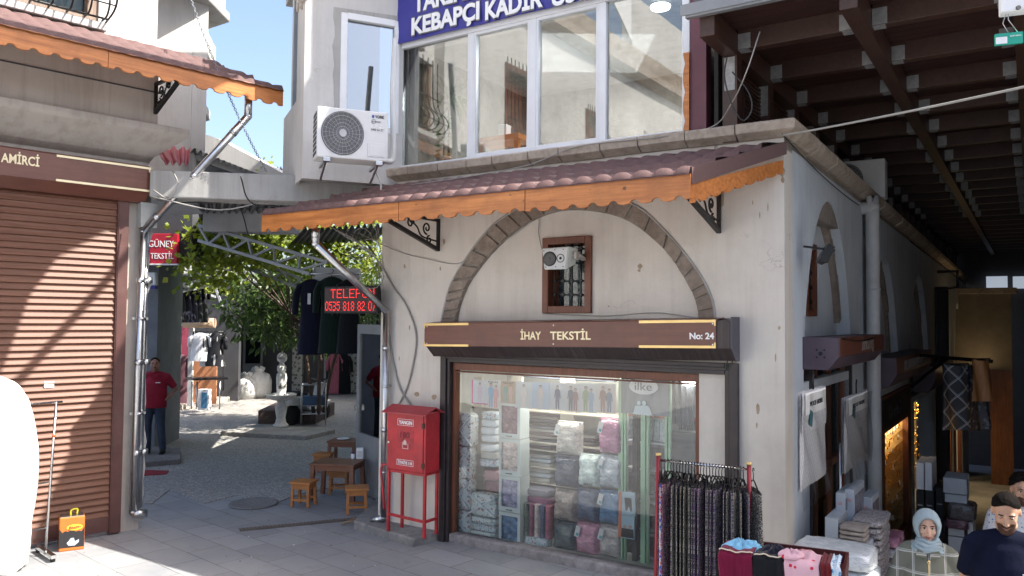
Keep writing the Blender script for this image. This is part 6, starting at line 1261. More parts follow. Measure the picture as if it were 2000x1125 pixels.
# ------------------------------------------------------------------ things at the left shutter
p = P('L', 155, 1048, -.30); t = local('oil_tin', 'orange and black cooking oil tin with a yellow handle by the shutter', 'tin', 'L', (-.56, -.34, 0), radians(-14))
w, dpt, h = .25, .2, .37; mm = M(); mm.box(-w/2, w/2, -dpt/2, dpt/2, 0, h); mm.build('can', mat('tin_orange', (.62, .16, .03), .35, .2, var=.1), t, bevel=.012)
mm = M(); jag = [(-w/2+.004+i*(w-.008)/9, .215+(.03 if i in (0, 9) else 0)+rnd.uniform(-.012, .012)) for i in range(10)]; mm.plate([(-w/2+.004, .04), (w/2-.004, .035)]+jag[::-1], (), -dpt/2-.002, -dpt/2); mm.build('dark_band', mat('tin_black', (.02, .018, .02), .4), t)
mm = M(); mm.plate([(-dpt/2+.004, .03), (dpt/2-.004, .04), (dpt/2-.004, .22), (-dpt/2+.004, .22)], (), -w/2-.002, -w/2); mm.xf(lambda x, y, z: (y, x, z)); mm.build('side_band', mat('tin_black2', (.02, .018, .02), .4), t)
mm = M(); mm.disc((.025, .255), .052, -dpt/2-.004, -dpt/2-.002, 24, sx=1.5); mm.xf(lambda x, y, z: (x, y, .255+(z-.255)*.62)); mm.build('yellow_oval', mat('tin_yellow', (.75, .6, .04), .4), t)
text('Bizim', 'lettering', mat('tin_red', (.4, .02, .03), .4), t, .025, -dpt/2-.004, .24, w=.12, h=.035, bold=.02, tilt=.06, shear=.2)
mm = M(); mm.plate([(-.03, .06), (.03, .055), (.07, .09), (.07, .12), (.03, .1), (.02, .14), (-.01, .14), (-.03, .11), (-.05, .09)], (), -dpt/2-.004, -dpt/2-.002); mm.build('cup_picture', mat('tin_pale', (.4, .45, .55), .5, var=.3, vs=40), t)
mm = M(); mm.box(-w/2+.01, w/2-.01, -dpt/2+.01, dpt/2-.01, h, h+.006); mm.build('lid', X['galv'], t); mm = M(); mm.tube(spline([(-.01, 0, h), (-.01, 0, h+.05), (.02, 0, h+.065), (.055, 0, h+.06), (.05, 0, h+.01)], 4), .009, 7); mm.build('handle', mat('handle_yellow', (.65, .55, .02), .4), t)
t = thing('garment_rack', 'empty chrome garment rack standing against the shutter', 'rack', 'L', (-.98, -.5, 0))
mm = M(); mm.tube([(-.86, -.5, .08), (-.80, -.5, 1.66)], .014, 8); mm.tube([(-1.5, -.5, 1.64), (-.74, -.5, 1.655)], .012, 8); mm.tube([(-1.5, -.5, .78), (-.84, -.5, .8)], .01, 8); mm.tube([(-1.5, -.5, .3), (-.86, -.5, .31)], .01, 8); mm.tube([(-1.5, -.5, .08), (-1.5, -.5, 1.64)], .014, 8); mm.build('rail_frame', X['chrome'], t)
mm = M(); mm.beam((-.86, -.78, .06), (-.86, -.22, .06), .05, .035); mm.build('foot', X['chrome'], t)
for y in (-.74, -.26): mm = M(); mm.tube([(-.88, y, .025), (-.84, y, .025)], .025, 12); mm.build('caster', X['rubber'], t)
mm = M(); mm.tube([(-.815, -.5, 1.28), (-.813, -.5, 1.31)], .017, 8); mm.build('orange_clip', mat('clip', (.6, .12, .02), .4), t)
# big white sack at the left edge
c = D(2, 920, 8.1); t = local('white_bale', 'tall white wrapped bale in full sun at the left edge', 'bale', 'W', (c.x-.12, c.y, 0))
mm = M(); mm.lathe([(max(0, p.x), p.z) for p in spline([(.0, 0, 0), (.3, 0, .01), (.36, 0, .1), (.40, 0, .5), (.42, 0, .9), (.41, 0, 1.3), (.36, 0, 1.6), (.28, 0, 1.8), (.12, 0, 1.93), (0, 0, 1.95)], 5)], n=72)
mm.xf(lambda x, y, z: (x*(1+.05*sin(5*atan2(y, x)+z*5)+.03*sin(13*atan2(y, x)+z*9)), y*(1+.05*sin(4*atan2(y, x)+z*3)), z+.03*sin(6*atan2(y, x))+.008*sin(z*40+3*sin(4*atan2(y, x))))); mm.build('wrap', mat('bale_white', (.75, .75, .74), .5, var=.06, bump=.8, bs=5, dist=.06), t)
mm = M(); mm.box(-.80, -.70, -.065, -.06, 1.78, 1.85); mm.build('paper_label', X['purewhite'], frame='L', loc=(-.75, -.06, 1.8), label='small white and blue paper label stuck on the shutter slats', cat='label')
# ------------------------------------------------------------------ MARKET ROOF over the side street
mr = thing('market_roof', 'dark timber roof with metal joint plates covering the bazaar street', 'roof', 'S', (8, -1.5, 5.2))
YB = [.49, -.69, -1.87, -3.05, -4.25]; ZB = 5.30; NB = 24; PITCH = 1.13
def zr(y): return ZB
for y in YB:
    mm = M(); mm.box(-.69, NB*PITCH, y-.07, y+.07, ZB-.17, ZB+.05); mm.build('long_beam', X['beamwood'], mr, bevel=.006)
for i in range(NB):
    x = .02+i*PITCH
    for j in range(4):
        mm = M(); mm.box(x-.055, x+.055, YB[j+1]+.075, YB[j]-.075, ZB-.12, ZB+.07); cb = mm.build('cross_beam', X['beamwood'], mr, bevel=.004 if i < 6 else 0)
        if i < 14:
            mm = M()
            for s, yy in ((1, YB[j+1]+.075), (-1, YB[j]-.075)):
                mm.box(x-.06, x-.0555, min(yy, yy+s*.12), max(yy, yy+s*.12), ZB-.115, ZB+.03); mm.box(x-.056, x+.056, min(yy, yy+s*.1), max(yy, yy+s*.1), ZB-.124, ZB-.1205)
            mm.build('joint_plate', X['plate'], cb)
mm = M(); x = -.69
while x < NB*PITCH:
    mm.box(x+.004, x+.146, -4.3, .55, ZB+.07, ZB+.09); x += .15
mm.build('ceiling_planks', X['plank'], mr)
mm = M(); mm.box(-.705, NB*PITCH, -4.5, .6, ZB+.1, ZB+.25); mm.build('roof_deck', X['metaldark'], mr)
mm = M(); mm.box(-.77, -.71, -4.5, .66, ZB, ZB+.09); mm.box(-.785, -.77, -4.5, .7, ZB+.02, ZB+.12); mm.build('edge_flashing', X['alu'], mr)
for i in range(NB):
    x = .02+i*PITCH; mm = M(); mm.box(x-.07, x+.07, .42, .56, 4.3 if i < 9 else 4.1, ZB-.17); po = mm.build('post', X['beamwood'], mr)
    mm = M(); mm.box(x-.075, x-.0705, .44, .54, ZB-.5, ZB-.18); 
    for k in range(6): mm.tube([(x-.078, .46+.06*(k % 2), ZB-.45+.1*(k//2)), (x-.075, .46+.06*(k % 2), ZB-.45+.1*(k//2))], .008, 6)
    if i < 10: mm.build('joint_plate', X['plate'], po)
mm = M()
for i in range(NB-1):
    x = .09+i*PITCH; n = 16 if i < 8 else 6
    for k in range(n):
        z = 4.42+(ZB-.2-4.42)*(k+.5)/n; mm.beam((x, .52, z), (x+PITCH-.14, .52, z), .012, (ZB-4.6)/n*.55)
mm.build('louvre_slats', X['beamwood'], mr)
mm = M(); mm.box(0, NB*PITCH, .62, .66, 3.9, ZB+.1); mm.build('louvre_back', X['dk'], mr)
# far gable with glowing panels and right hand row
t = thing('right_shop_row', 'dark shop fronts along the right side of the covered street', 'building', 'S', (12, -4.3, -1))
mm = M(); mm.plate([(.6, -3.5), (28, -3.5), (28, 5.5), (.6, 5.5)], (), -4.6, -4.35); mm.build('wall', mat('row_wall', (.12, .09, .07), .8), t)
t = thing('street_end_building', 'plastered building with a wooden lower wall closing the covered street', 'building', 'S', (20.5, -.9, -2.5))
XE = 20.2; y0e = P('S', 1905, 700, 0)
def ye(u): # S-local y where column u meets plane x=XE
    d = ray(u, 650); o, X_, Y_, a_ = FR['S']; tt = ((o-EYE).dot(X_)+XE)/d.dot(X_); return (EYE+tt*d-o).dot(Y_)
def ze(u, v): d = ray(u, v); o, X_, Y_, a_ = FR['S']; tt = ((o-EYE).dot(X_)+XE)/d.dot(X_); return (EYE+tt*d).z
ya, yb = ye(1903), ye(1976); zt, zm, zb = ze(1940, 574), ze(1940, 722), ze(1940, 948)
mm = M(); mm.box(XE, XE+.3, yb, ya+1.2, zm, zt); mm.build('wall', mat('warm_plaster', (.22, .19, .15), .85), t)
mm = M(); mm.box(XE-.15, XE+.4, yb-.15, ya+1.2, zt, zt+.18); mm.build('cornice', X['cstone'], t, bevel=.02)
mm = M(); mm.box(XE-.02, XE+.3, yb, ye(1932), zb-1, zm); mm.build('wood_panel', wood('panel_wood', (.13, .045, .015), (.26, .10, .03), .4, 2), t)
text('RK', 'lettering', X['gold'], t, 0, 0, 0, w=.55, h=.4, bold=.01).matrix_local = Matrix.Translation(Vector((-.34+XE-20.2-.01, (yb+ye(1932))/2+.9, ze(1955, 838)+2.5))) @ Matrix.Rotation(-pi/2, 4, 'Z')
t = thing('far_gable_wall', 'dark wall closing the far end of the covered street', 'wall', 'S', (28, -1, 0)); mm = M(); mm.box(27.2, 27.5, -6, 5, -5, 6); mm.build('wall', X['dgrey'], t)
t = thing('gable_windows', 'two pale daylight panels at the far end of the market roof', 'window', 'S', (27.5, -1, 4.5))
def xs_(u, v, XX): d = ray(u, v); o, X_, Y_, a_ = FR['S']; tt = ((o-EYE).dot(X_)+XX)/d.dot(X_); p = EYE+tt*d; return (p-o).dot(Y_), p.z
for u0_, u1_ in ((1926, 1968), (1978, 2030)):
    a, za_ = xs_(u0_, 540, 27); b, zb_ = xs_(u1_, 563, 27); mm = M(); mm.box(27, 27.05, min(a, b), max(a, b), zb_, za_); mm.build('panel', emis('daylight_panel', (.75, .85, 1), .16), t)  # panels emit in place of daylight through the openings
# ------------------------------------------------------------------ shutter boxes with signs on the side wall
def sbox(name, label, x0, x1, z0, z1, y, s, wt):
    t = thing(name, label, 'sign', 'S', ((x0+x1)/2, y, z0)); mm = M(); mm.extr([(0, z1), (y, z1), (y, z0+(z1-z0)*.4), (y+.1, z0), (0, z0)], x0, x1); mm.build('housing', mat(name+'_plum', (.075, .05, .07), .5, dirt=.25, dcol=(.2, .17, .17)), t, bevel=.008)
    mm = M(); mm.box(x0, x1, y-.008, y-.002, z0+(z1-z0)*.42, z1); mm.build('board', X['signwood'], t)
    if s: text(s, 'lettering', mat('dull_letters', (.25, .22, .2), .5), t, (x0+x1)/2+wt[1], y-.01, z0+(z1-z0)*.52, w=wt[0], h=(z1-z0)*.34, bold=.02)
    return t
t = sbox('shutter_box', 'plum shutter housing with chain, nearest on the shaded side wall', .66, 3.35, 2.13, 2.45, -.34, 'İPKOŞ', (.75, .2))
mm = M()
for k in range(4): mm.tube([(.655, -.17+.05*cos(k*1.57+.78), 2.29+.05*sin(k*1.57+.78)), (.665, -.17+.05*cos(k*1.57+.78), 2.29+.05*sin(k*1.57+.78))], .01, 8)
mm.tube([(.65, -.17, 2.29), (.665, -.17, 2.29)], .02, 10); mm.build('end_bolts', X['rubber'], t)
mm = M(); mm.tube(sag((.7, -.36, 2.44), (2.6, -.36, 2.42), .03), .008, 5); mm.build('chain', X['black'], t)
sbox('shutter_box', 'second plum shutter box with raised lettering further down the side wall', 4.3, 8.6, 1.72, 2.12, -.36, 'REYHAN KUYUMCU', (2.8, 0)); sbox('shutter_box', 'third dark shutter box far down the side wall', 9.2, 13.2, 1.3, 1.8, -.36, None, None)
# floodlight
p = P('S', 1612, 497, -.25); t = local('floodlight', 'black floodlight fixed in the first side arch', 'floodlight', 'S', (p[0], -.25, p[1]), radians(20)); mm = M(); mm.obox((0, 0, 0), (.26, .07, .18), (.5, 0, 0)); mm.build('housing', X['black'], t, bevel=.01); mm = M(); mm.obox((0, -.042, -.02), (.21, .01, .13), (.5, 0, 0)); mm.build('lens', X['dull'], t); mm = M(); mm.beam((0, 0, .05), (0, .2, .08), .02, .02); mm.build('arm', X['black'], t)
# drain pipes on the side wall
mm = M(); mm.tube(spline([(4.0, .05, 4.12), (4.0, -.06, 4.12), (4.0, -.13, 4.06), (4.0, -.13, 3.9), (4.0, -.13, -.6)], 3), .085, 14); mm.tube([(4.0, -.13, 3.02), (4.0, -.13, 3.05)], .095, 14); mm.build('drain_pipe', mat('grey_pipe', (.5, .51, .52), .5, dirt=.3), frame='S', loc=(4, -.1, 0), label='thick grey plastic drain pipe on the shaded side wall', cat='drain pipe')
p = P('S', 1838, 520, -.2); mm = M(); mm.tube([(p[0], -.2, 3.4), (p[0], -.2, -1.5)], .14, 12); mm.build('drain_pipe', X['dgrey'], frame='S', loc=(p[0], -.2, 0), label='dark drain pipe far down the side wall', cat='drain pipe')
p = P('S', 1830, 510, -.1); mm = M(); mm.tube([(p[0], -.1, 3.75), (p[0], -.5, 3.75), (p[0], -.5, 3.4), (p[0]-.8, -.15, 3.3), (p[0]-.8, -.15, .5)], .035, 8); mm.build('conduit', X['dgrey'], frame='S', loc=(p[0], -.2, 0), label='thin bent conduit beside the dark drain pipe', cat='conduit')
# warm lit shop windows in the side wall
def lamp(name, frame, loc, e, size=.5, col=(1, .72, .38), rot=(0, 0, 0)):
    l = bpy.data.lights.new(name, 'AREA'); l.energy = e; l.size = size; l.shape = 'RECTANGLE'; l.size_y = .3; l.color = col; o = bpy.data.objects.new(name, l); COL.objects.link(o); o.location = fw(frame, *loc); o.rotation_euler = (rot[0], rot[1], FR[frame][3]); return o
X['goldj'] = mat('jewellery', (.8, .5, .12), .2, 1, var=.3, vs=60, bump=0); X['velvet'] = mat('cream_velvet', (.40, .29, .13), .9, var=.3, vs=15)
t = thing('jewellery_window', 'brightly lit jewellery window full of gold in a dark wooden frame', 'shop window', 'S', (6.8, 0, -1))
xa, xb, za, zb = 5.5, 8.1, -.9, .95
mm = M(); mm.plate([(5.2, -1.9), (8.5, -1.9), (8.5, 1.5), (5.2, 1.5)], [[(xa, za), (xb, za), (xb, zb), (xa, zb)]], -.04, .05); mm.build('frame', X['brownwood'], t)
mm = M(); mm.box(5.2, 8.5, 1.0, 1.04, -1.5, 1.4); mm.box(xa-.1, xa-.06, .05, 1.0, -1, 1.2); mm.box(xb+.06, xb+.1, .05, 1.0, -1, 1.2); mm.box(5.2, 8.5, .05, 1.0, 1.0, 1.04); mm.build('lit_lining', X['velvet'], t)
for k in range(4):
    z = -.85+k*.42; d0 = .15+.12*k; mm = M(); mm.add([(xa, d0, z), (xb, d0, z), (xb, d0+.35, z+.17), (xa, d0+.35, z+.17)], [(0, 1, 2, 3)]); mm.build('tray', X['velvet'], t)
    mm = M()
    for i in range(26):
        for j in range(4): x = xa+.05+i*.1; s = (j+.5)/4; mm.ball((x, d0+.35*s, z+.17*s+.02), rnd.uniform(.012, .03), 6)
    mm.build('gold_rings', X['goldj'], t)
mm = M()
for i in range(40): x = rnd.uniform(xa, xb); z = rnd.uniform(.3, .9); mm.tube([(x, .5+rnd.random()*.3, z), (x+.01, .5, z-rnd.uniform(.08, .25))], .012, 5)
mm.build('gold_chains', X['goldj'], t)
cm, cn, cb_ = newmat('clear_case_glass'); cn.nodes.remove(cb_); tr = N(cn, 'ShaderNodeBsdfTransparent'); gl = N(cn, 'ShaderNodeBsdfGlossy'); gl.inputs['Roughness'].default_value = .02; mx = N(cn, 'ShaderNodeMixShader'); mx.inputs[0].default_value = .07
cn.links.new(tr.outputs[0], mx.inputs[1]); cn.links.new(gl.outputs[0], mx.inputs[2]); cn.links.new(mx.outputs[0], cn.nodes['Material Output'].inputs[0])
mm = M(); mm.add([(xa, .0, za), (xb, .0, za), (xb, .0, zb), (xa, .0, zb)], [(0, 1, 2, 3)]); mm.build('pane', cm, t)
mm = M(); mm.box(5.25, 8.4, -.05, -.042, 1.02, 1.45); mm.build('name_board', X['black'], t); text('Hasan B.', 'lettering', X['dgrey'], t, 6.6, -.055, 1.12, w=1.5, h=.22, bold=.02)
mm = M(); m2 = M(); m3 = M()
for k in range(9):
    z = -.86+k*.2
    m2.add([(xa, .04, z), (xb, .04, z), (xb, .34, z+.08), (xa, .34, z+.08)], [(0, 1, 2, 3)])
    for i in range(34):
        x = xa+.04+i*.076; y = rnd.uniform(.06, .3); s = rnd.random()
        if s < .45: mm.ball((x, y, z+.03+.26*y), rnd.uniform(.012, .028), 6)
        elif s < .75: mm.tube([(x+.03*cos(q), y+.0, z+.05+.26*y+.03*sin(q)) for q in [j*pi/4 for j in range(9)]], .006, 4)
        else: m3.lathe([(.025, 0), (.012, .05), (.012, .07), (0, .075)], (x, y, z+.26*y), 8)
m2.build('inner_tray', X['velvet'], t, norm=False); mm.build('gold_pieces', X['goldj'], t); m3.build('display_cones', X['purewhite'], t)
mm = M()
for i in range(60): y = rnd.uniform(.1, .9); z = rnd.uniform(-.8, .9); mm.tube([(xb+.05, y, z), (xb+.045, y+.01, z-rnd.uniform(.05, .2))], rnd.uniform(.008, .02), 5)
mm.build('wall_necklaces', X['goldj'], t)
lamp('jewellery_lamp', 'S', (6.8, .45, .98), 40, 2.4)
for i, (xx0, xx1, z0_, z1_) in enumerate(((14.3, 16.6, -1.6, .6), (18.3, 20.0, -1.8, .5))):
    t = thing('lit_shop_window', ['narrow yellow lit window left of the wooden end wall', 'far yellow lit window touching the wooden end wall'][i], 'shop window', 'S', ((xx0+xx1)/2, 0, z0_))
    mm = M(); mm.plate([(xx0-.3, -3), (xx1+.3, -3), (xx1+.3, 1.0), (xx0-.3, 1.0)], [[(xx0, z0_), (xx1, z0_), (xx1, z1_), (xx0, z1_)]], -.04, .05); mm.build('frame', X['brownwood'], t)
    mm = M(); mm.box(xx0-.2, xx1+.2, .8, .84, -2.5, 1); mm.build('lit_lining', X['velvet'], t); mm = M()
    for k in range(60): mm.ball((rnd.uniform(xx0, xx1), .6, rnd.uniform(z0_, z1_)), rnd.uniform(.02, .045), 6)
    mm.build('gold_items', X['goldj'], t); lamp('window_lamp', 'S', ((xx0+xx1)/2, .35, z1_+.2), 20, 1.2)
lamp('arch_lamp', 'S', (15.8, -.5, 1.4), 3, .4, rot=(pi, 0, 0)); lamp('arch_lamp', 'S', (19.6, -.6, 1.2), 1.5, .4, rot=(pi, 0, 0)); lamp('floor_lamp', 'S', (18.5, -2.2, 1.6), 3, .5)
mm = M(); mm.lathe([(.02, .0), (.1, .03), (.12, .08), (.05, .14)], n=16); mm.xf(lambda x, y, z: (x+18.5, y-2.2, z+1.62)); mm.build('street_ceiling_lamp', X['black'], frame='S', loc=(18.5, -2.2, 1.6), label='dark hanging lamp shade far down the covered street', cat='lamp')
# nearest side shop: dark glazing behind the hanging towels
t = thing('side_shop_front', 'dark glazed shop front under the first plum shutter housing', 'shop front', 'S', (2, .1, -.4))
mm = M()
for x in (.98, 1.5, 2.2, 2.96): mm.box(x-.03, x+.03, .05, .12, -.4, 2.1)
mm.box(.95, 3.0, .05, .12, .95, 1.03); mm.build('mullions', X['brownwood'], t); mm = M(); mm.box(.95, 3.0, .08, .085, -.4, 2.1); mm.build('pane', X['glass'], t); mm = M(); mm.box(.93, .98, -.03, .05, -.6, 2.13); mm.box(3.0, 3.06, -.03, .05, -.6, 2.1); mm.build('door_jamb', X['dkframe'], t)
mm = M(); mm.tube([(.98, -.28, -.2), (.98, -.28, 1.4)], .014, 8); mm.tube([(.98, -.28, .25), (.98, -.28, .29)], .02, 8); mm.build('support_pole', X['chrome'], frame='S', loc=(.98, -.28, 0), label='thin chrome pole below the first hanging towel set', cat='pole')
# wrapped lace towels
def lace(name, sc):
    mt, nt, b = newmat(name); v = coords(nt, (1, 1, .8), (0, pi/4, 0)); vo = N(nt, 'ShaderNodeTexVoronoi', feature='DISTANCE_TO_EDGE'); vo.inputs['Scale'].default_value = sc; vo.inputs['Randomness'].default_value = .15; nt.links.new(v, vo.inputs['Vector'])
    c = ramp(nt, vo.outputs['Distance'], [(.04, (.8, .8, .82)), (.12, (.52, .53, .56))]); nt.links.new(c, b.inputs['Base Color']); b.inputs['Coat Weight'].default_value = .6; b.inputs['Coat Roughness'].default_value = .2; bumpn(nt, b, noise(nt, v, 8, 6), .5, .02); return mt
def towel(u0_, u1_, vt, vb, y, lab, mt, vtop):
    x0, z1 = P('S', u0_, vt, y); x1, _ = P('S', u1_, vt, y); z0 = P('S', u0_, vb, y)[1]; t = thing('wrapped_towel', lab, 'towel', 'S', ((x0+x1)/2, y, z0), 'lace towels wrapped in clear film'); w = x1-x0
    mm = M(); mm.grid(lambda u, v: (x0+u*w*(1+.02*sin(v*9)), y+.006*sin(u*pi*2+v*4)*(1-v), z0+v*(z1-z0)), 14, 30); mm.grid(lambda u, v: (x0+u*w, y+.02, z0+v*(z1-z0)), 1, 1); mm.build('cloth', mt, t, norm=False)
    zt2 = z0+(z1-z0)*(1-vtop); mm = M(); mm.grid(lambda u, v: (x0+.02*w+u*w*.94, y-.012+.003*sin(u*9+v*6), zt2+v*(z1-zt2)), 10, 12); mm.build('top_cloth', mt, t, norm=False)
    mm = M(); mm.box(x0+w*.1, x1-w*.1, y-.022, y-.018, z1-.18, z1-.01); mm.build('paper_header', X['purewhite'], t); text('VOOF HOME', 'lettering', X['dgrey'], t, (x0+x1)/2, y-.024, z1-.12, w=w*.5, h=.04)
    mm = M(); mm.obox((x0+w*.3, y-.022, (zt2+.1)), (w*.12, .004, .12), (0, .3, 0)); mm.build('teal_tag', mat('teal', (.03, .16, .2), .5), t)
    mm = M(); mm.grid(lambda u, v: (x0-.04*w+u*w*1.12, y-.03+.008*sin(u*14+v*9), z0-.14+v*(z1-z0+.12)), 12, 16); mm.build('film_bag', glass('film_'+lab[:5], (.96, .97, .98), .03, .12), t, norm=False)
    mm = M(); mm.tube([((x0+x1)/2, y, z1), ((x0+x1)/2, y, z1+.1), ((x0+x1)/2+.03, y, z1+.14)], .008, 6); mm.build('hanger', X['black'], t)
towel(1562, 1612, 768, 962, -.40, 'lace towel set in film hanging nearest the white corner', lace('lace_a', 26), .42); towel(1648, 1694, 778, 928, -.36, 'lace towel set in film hanging by the grey drain pipe', lace('lace_b', 16), .35)
# rugs and the wooden board hanging from the bracket arm
t = thing('bracket_arm', 'black iron arm projecting across the street to carry rugs', 'bracket', 'W', tuple(D(1840, 698, 12)))
A0 = D(1775, 692, 13.2); A1 = D(1936, 706, 11.0); mm = M(); mm.beam(A0, A1, .05, .05); mm.beam(D(1780, 755, 13.2), D(1850, 700, 12.2), .04, .04); mm.build('arm', X['black'], t)
def rug(u0_, u1_, vt, vb, d0, d1, lab, mt, name='hanging_rug', cat='rug'):
    a = D(u0_, vt, d0); b = D(u1_, vt, d1); c = D(u0_, vb, d0); e = D(u1_, vb, d1); X3 = (b-a); ang = atan2(X3.y, X3.x); t = local(name, lab, cat, 'W', tuple(c), ang); w = hypot(X3.x, X3.y); h0, h1 = a.z-c.z, b.z-e.z
    mm = M(); mm.grid(lambda u, v: (u*w, .03*sin(u*8+v*3), v*(h0+(h1-h0)*u)+(e.z-c.z)*u), 16, 16); mm.grid(lambda u, v: (u*w, .02+.03*sin(u*8+v*3), v*(h0+(h1-h0)*u)+(e.z-c.z)*u), 16, 16, flip=True); mm.build('pile', mt, t, norm=False); mm = M(); mm.tube([(0, 0, h0), (w, 0, h1+e.z-c.z)], .02, 6); mm.build('bar', X['black'], t); return t
rug(1841, 1893, 712, 840, 11.9, 11.5, 'charcoal rug with a white diagonal lattice pattern', lines('lattice_rug', (.06, .065, .075), (.5, .53, .56), 5.5, 5.5, .06, pi/4))
rug(1893, 1908, 715, 842, 11.6, 11.2, 'narrow dark floral rug behind the lattice rug', speck('rug_floral', (.05, .05, .055), [(.16, .16, .17), (.03, .03, .03)], 18, .4)); rug(1906, 1930, 770, 838, 11.3, 11.0, 'grey floral rug under the wooden board', speck('rug_floral2', (.10, .10, .11), [(.22, .22, .23), (.04, .04, .04)], 16, .4))
t = rug(1898, 1934, 702, 784, 11.2, 10.9, 'warm lit slanted wooden board with small perforations', wood('board_warm', (.30, .12, .04), (.5, .24, .09), .5, 2), 'hanging_board', 'board')
mm = M(); pB = [D(1903+7*j+2*(i % 2), 745+9*i, 11.0) for i in range(4) for j in range(4)]
for q in pB: mm.obox(q, (.03, .02, .045))
# ------------------------------------------------------------------ goods stacked along the side wall
def carton(lab, u0_, u1_, vt, vb, y, dp, c, grp=None, win=None, name='carton'):
    x0, z1 = P('S', u0_, vt, y); x1 = P('S', u1_, vt, y)[0]; z0 = P('S', u0_, vb, y)[1]; t = thing(name, lab, 'box', 'S', ((x0+x1)/2, y, z0), grp)
    mm = M(); mm.box(x0, x1, y, y+dp, z0, z1); mm.build('body', c, t, bevel=.006)
    if win: mm = M(); mm.box(x0+.03, x1-.03, y-.004, y-.001, z0+.04, z1-.06); mm.build('clear_front', win, t)
    mm = M(); mm.box(x0-.003, x0-.001, y+dp*.3, y+dp*.55, z1-.14, z1-.1); mm.build('small_label', X['paper'], t)
    return t
# boxes whose end faces look at the camera (frame F x = -S y)
def fbox(lab, u0_, u1_, vt, vb, yF, ln, c, grp=None, front=None, name='carton', txt=None, label_c=None):
    x0, z1 = P('F', u0_, vt, yF); x1, _ = P('F', u1_, vt, yF); z0 = P('F', u0_, vb, yF)[1]
    if vb >= 1050 and yF > 3 or vb > 1070 and yF < 1: z0 = gz(fw('F', x1, yF, 0))
    t = thing(name, lab, 'box', 'F', ((x0+x1)/2, yF, z0), grp)
    mm = M(); mm.box(x0, x1, yF, yF+ln, z0, z1); mm.build('body', c, t, bevel=.006)
    if front: mm = M(); mm.box(x1+.001, x1+.004, yF+.04, yF+ln-.04, z0+.05, z1-.06); mm.build('clear_side', front, t)
    if txt: text(txt, 'lettering', X['purewhite'] if label_c is None else label_c, t, (x0+x1)/2, yF-.002, z0+(z1-z0)*.45, w=(x1-x0)*.6, h=.02)
    elif label_c: mm = M(); mm.box(x0+(x1-x0)*.3, x0+(x1-x0)*.7, yF-.003, yF-.001, z0+(z1-z0)*.7, z0+(z1-z0)*.78); mm.build('small_label', label_c, t)
    return t
pb = mat('pale_blue_box', (.42, .46, .50), .5, dirt=.15); dkc = mat('black_carton', (.018, .018, .02), .5); gw = plastic_wrap('box_window', (.12, .10, .13), (.3, .27, .3)); gw2 = plastic_wrap('box_window2', (.1, .12, .15), (.25, .28, .33))
lbl = mat('pink_label', (.5, .3, .3), .6)
fbox('pale box standing on the left at the wall below the towels', 1611, 1637, 1010, 1075, .35, .5, pb, label_c=X['dgrey'])
fbox('tall pale box with a film side behind the folded mats', 1632, 1650, 962, 1040, .7, .55, pb, front=gw2, label_c=lbl); fbox('second tall pale box with a film side, next to the first', 1650, 1668, 955, 1035, .8, .55, pb, front=gw, label_c=lbl)
fbox('pale box beside the lit jewellery window', 1680, 1703, 970, 1050, 1.3, .45, pb, front=gw, label_c=lbl)
fbox('flat pale box lying behind the plastic wrapped quilts', 1628, 1690, 1062, 1085, .1, .5, pb, label_c=X['paper'])
# white and black box columns further down
for i, (u0_, u1_, vt, vb, c, lab) in enumerate(((1789, 1804, 903, 955, X['purewhite'], 'left tall white box above the black boxes'), (1806, 1820, 903, 957, X['purewhite'], 'right tall white box above the black boxes'), (1789, 1805, 958, 1010, dkc, 'left black box under the white boxes'), (1807, 1824, 958, 1012, dkc, 'middle black box under the white boxes'), (1827, 1843, 952, 1012, dkc, 'right taller black box beside the white boxes'), (1830, 1846, 1014, 1050, dkc, 'black box below, half hidden by the woman'), (1800, 1828, 1014, 1050, dkc, 'wide black box low down behind the woman'))):
    fbox(lab, u0_, u1_, vt, vb, 4.6, .6, c, 'upright boxes in the covered street', name='upright_box', txt='PuReWa' if i in (2, 3, 4) else None)
for i, (u0_, u1_, vt, vb, c, lab) in enumerate(((1842, 1888, 932, 962, pb, 'pale carton on top of the plastic wrapped pile'), (1845, 1888, 964, 980, pb, 'second pale carton under the top one'), (1852, 1883, 1030, 1045, X['white'], 'white carton in the pile behind the woman'), (1852, 1883, 1047, 1062, X['white'], 'lower white carton in the pile behind the woman'), (1890, 1900, 1020, 1080, X['white'], 'tall thin white carton at the end of the pile'))):
    fbox(lab, u0_, u1_, vt, vb, 4.2, .5, c, 'cartons piled in the covered street', name='piled_carton')
def soft(name, lab, u0_, u1_, vt, vb, yF, dp, mt, cat, group=None):
    x0, z1 = P('F', u0_, vt, yF); x1 = P('F', u1_, vt, yF)[0]; z0 = P('F', u0_, vb, yF)[1]
    if isinstance(mt, str): mt = plastic_wrap(name+mt, tuple(q*.6 for q in PC[mt]), tuple(q*1.4 for q in PC[mt]), 14)
    return pillow(name, x0, x1, yF, yF+dp, z0, z1, mt, lab, cat, group)
PC = dict(plum=(.12, .05, .07), grey=(.1, .09, .09), pink=(.38, .16, .24), white=(.5, .5, .52), mauve=(.25, .16, .2))
soft('plastic_bag', 'dark plastic wrapped bundle on the pile of cartons', 1850, 1905, 982, 1015, 4.1, .4, 'grey', 'bundle'); soft('plastic_bag', 'plum bundle under the dark plastic wrapped one', 1845, 1892, 1012, 1032, 4.1, .4, 'plum', 'bundle')
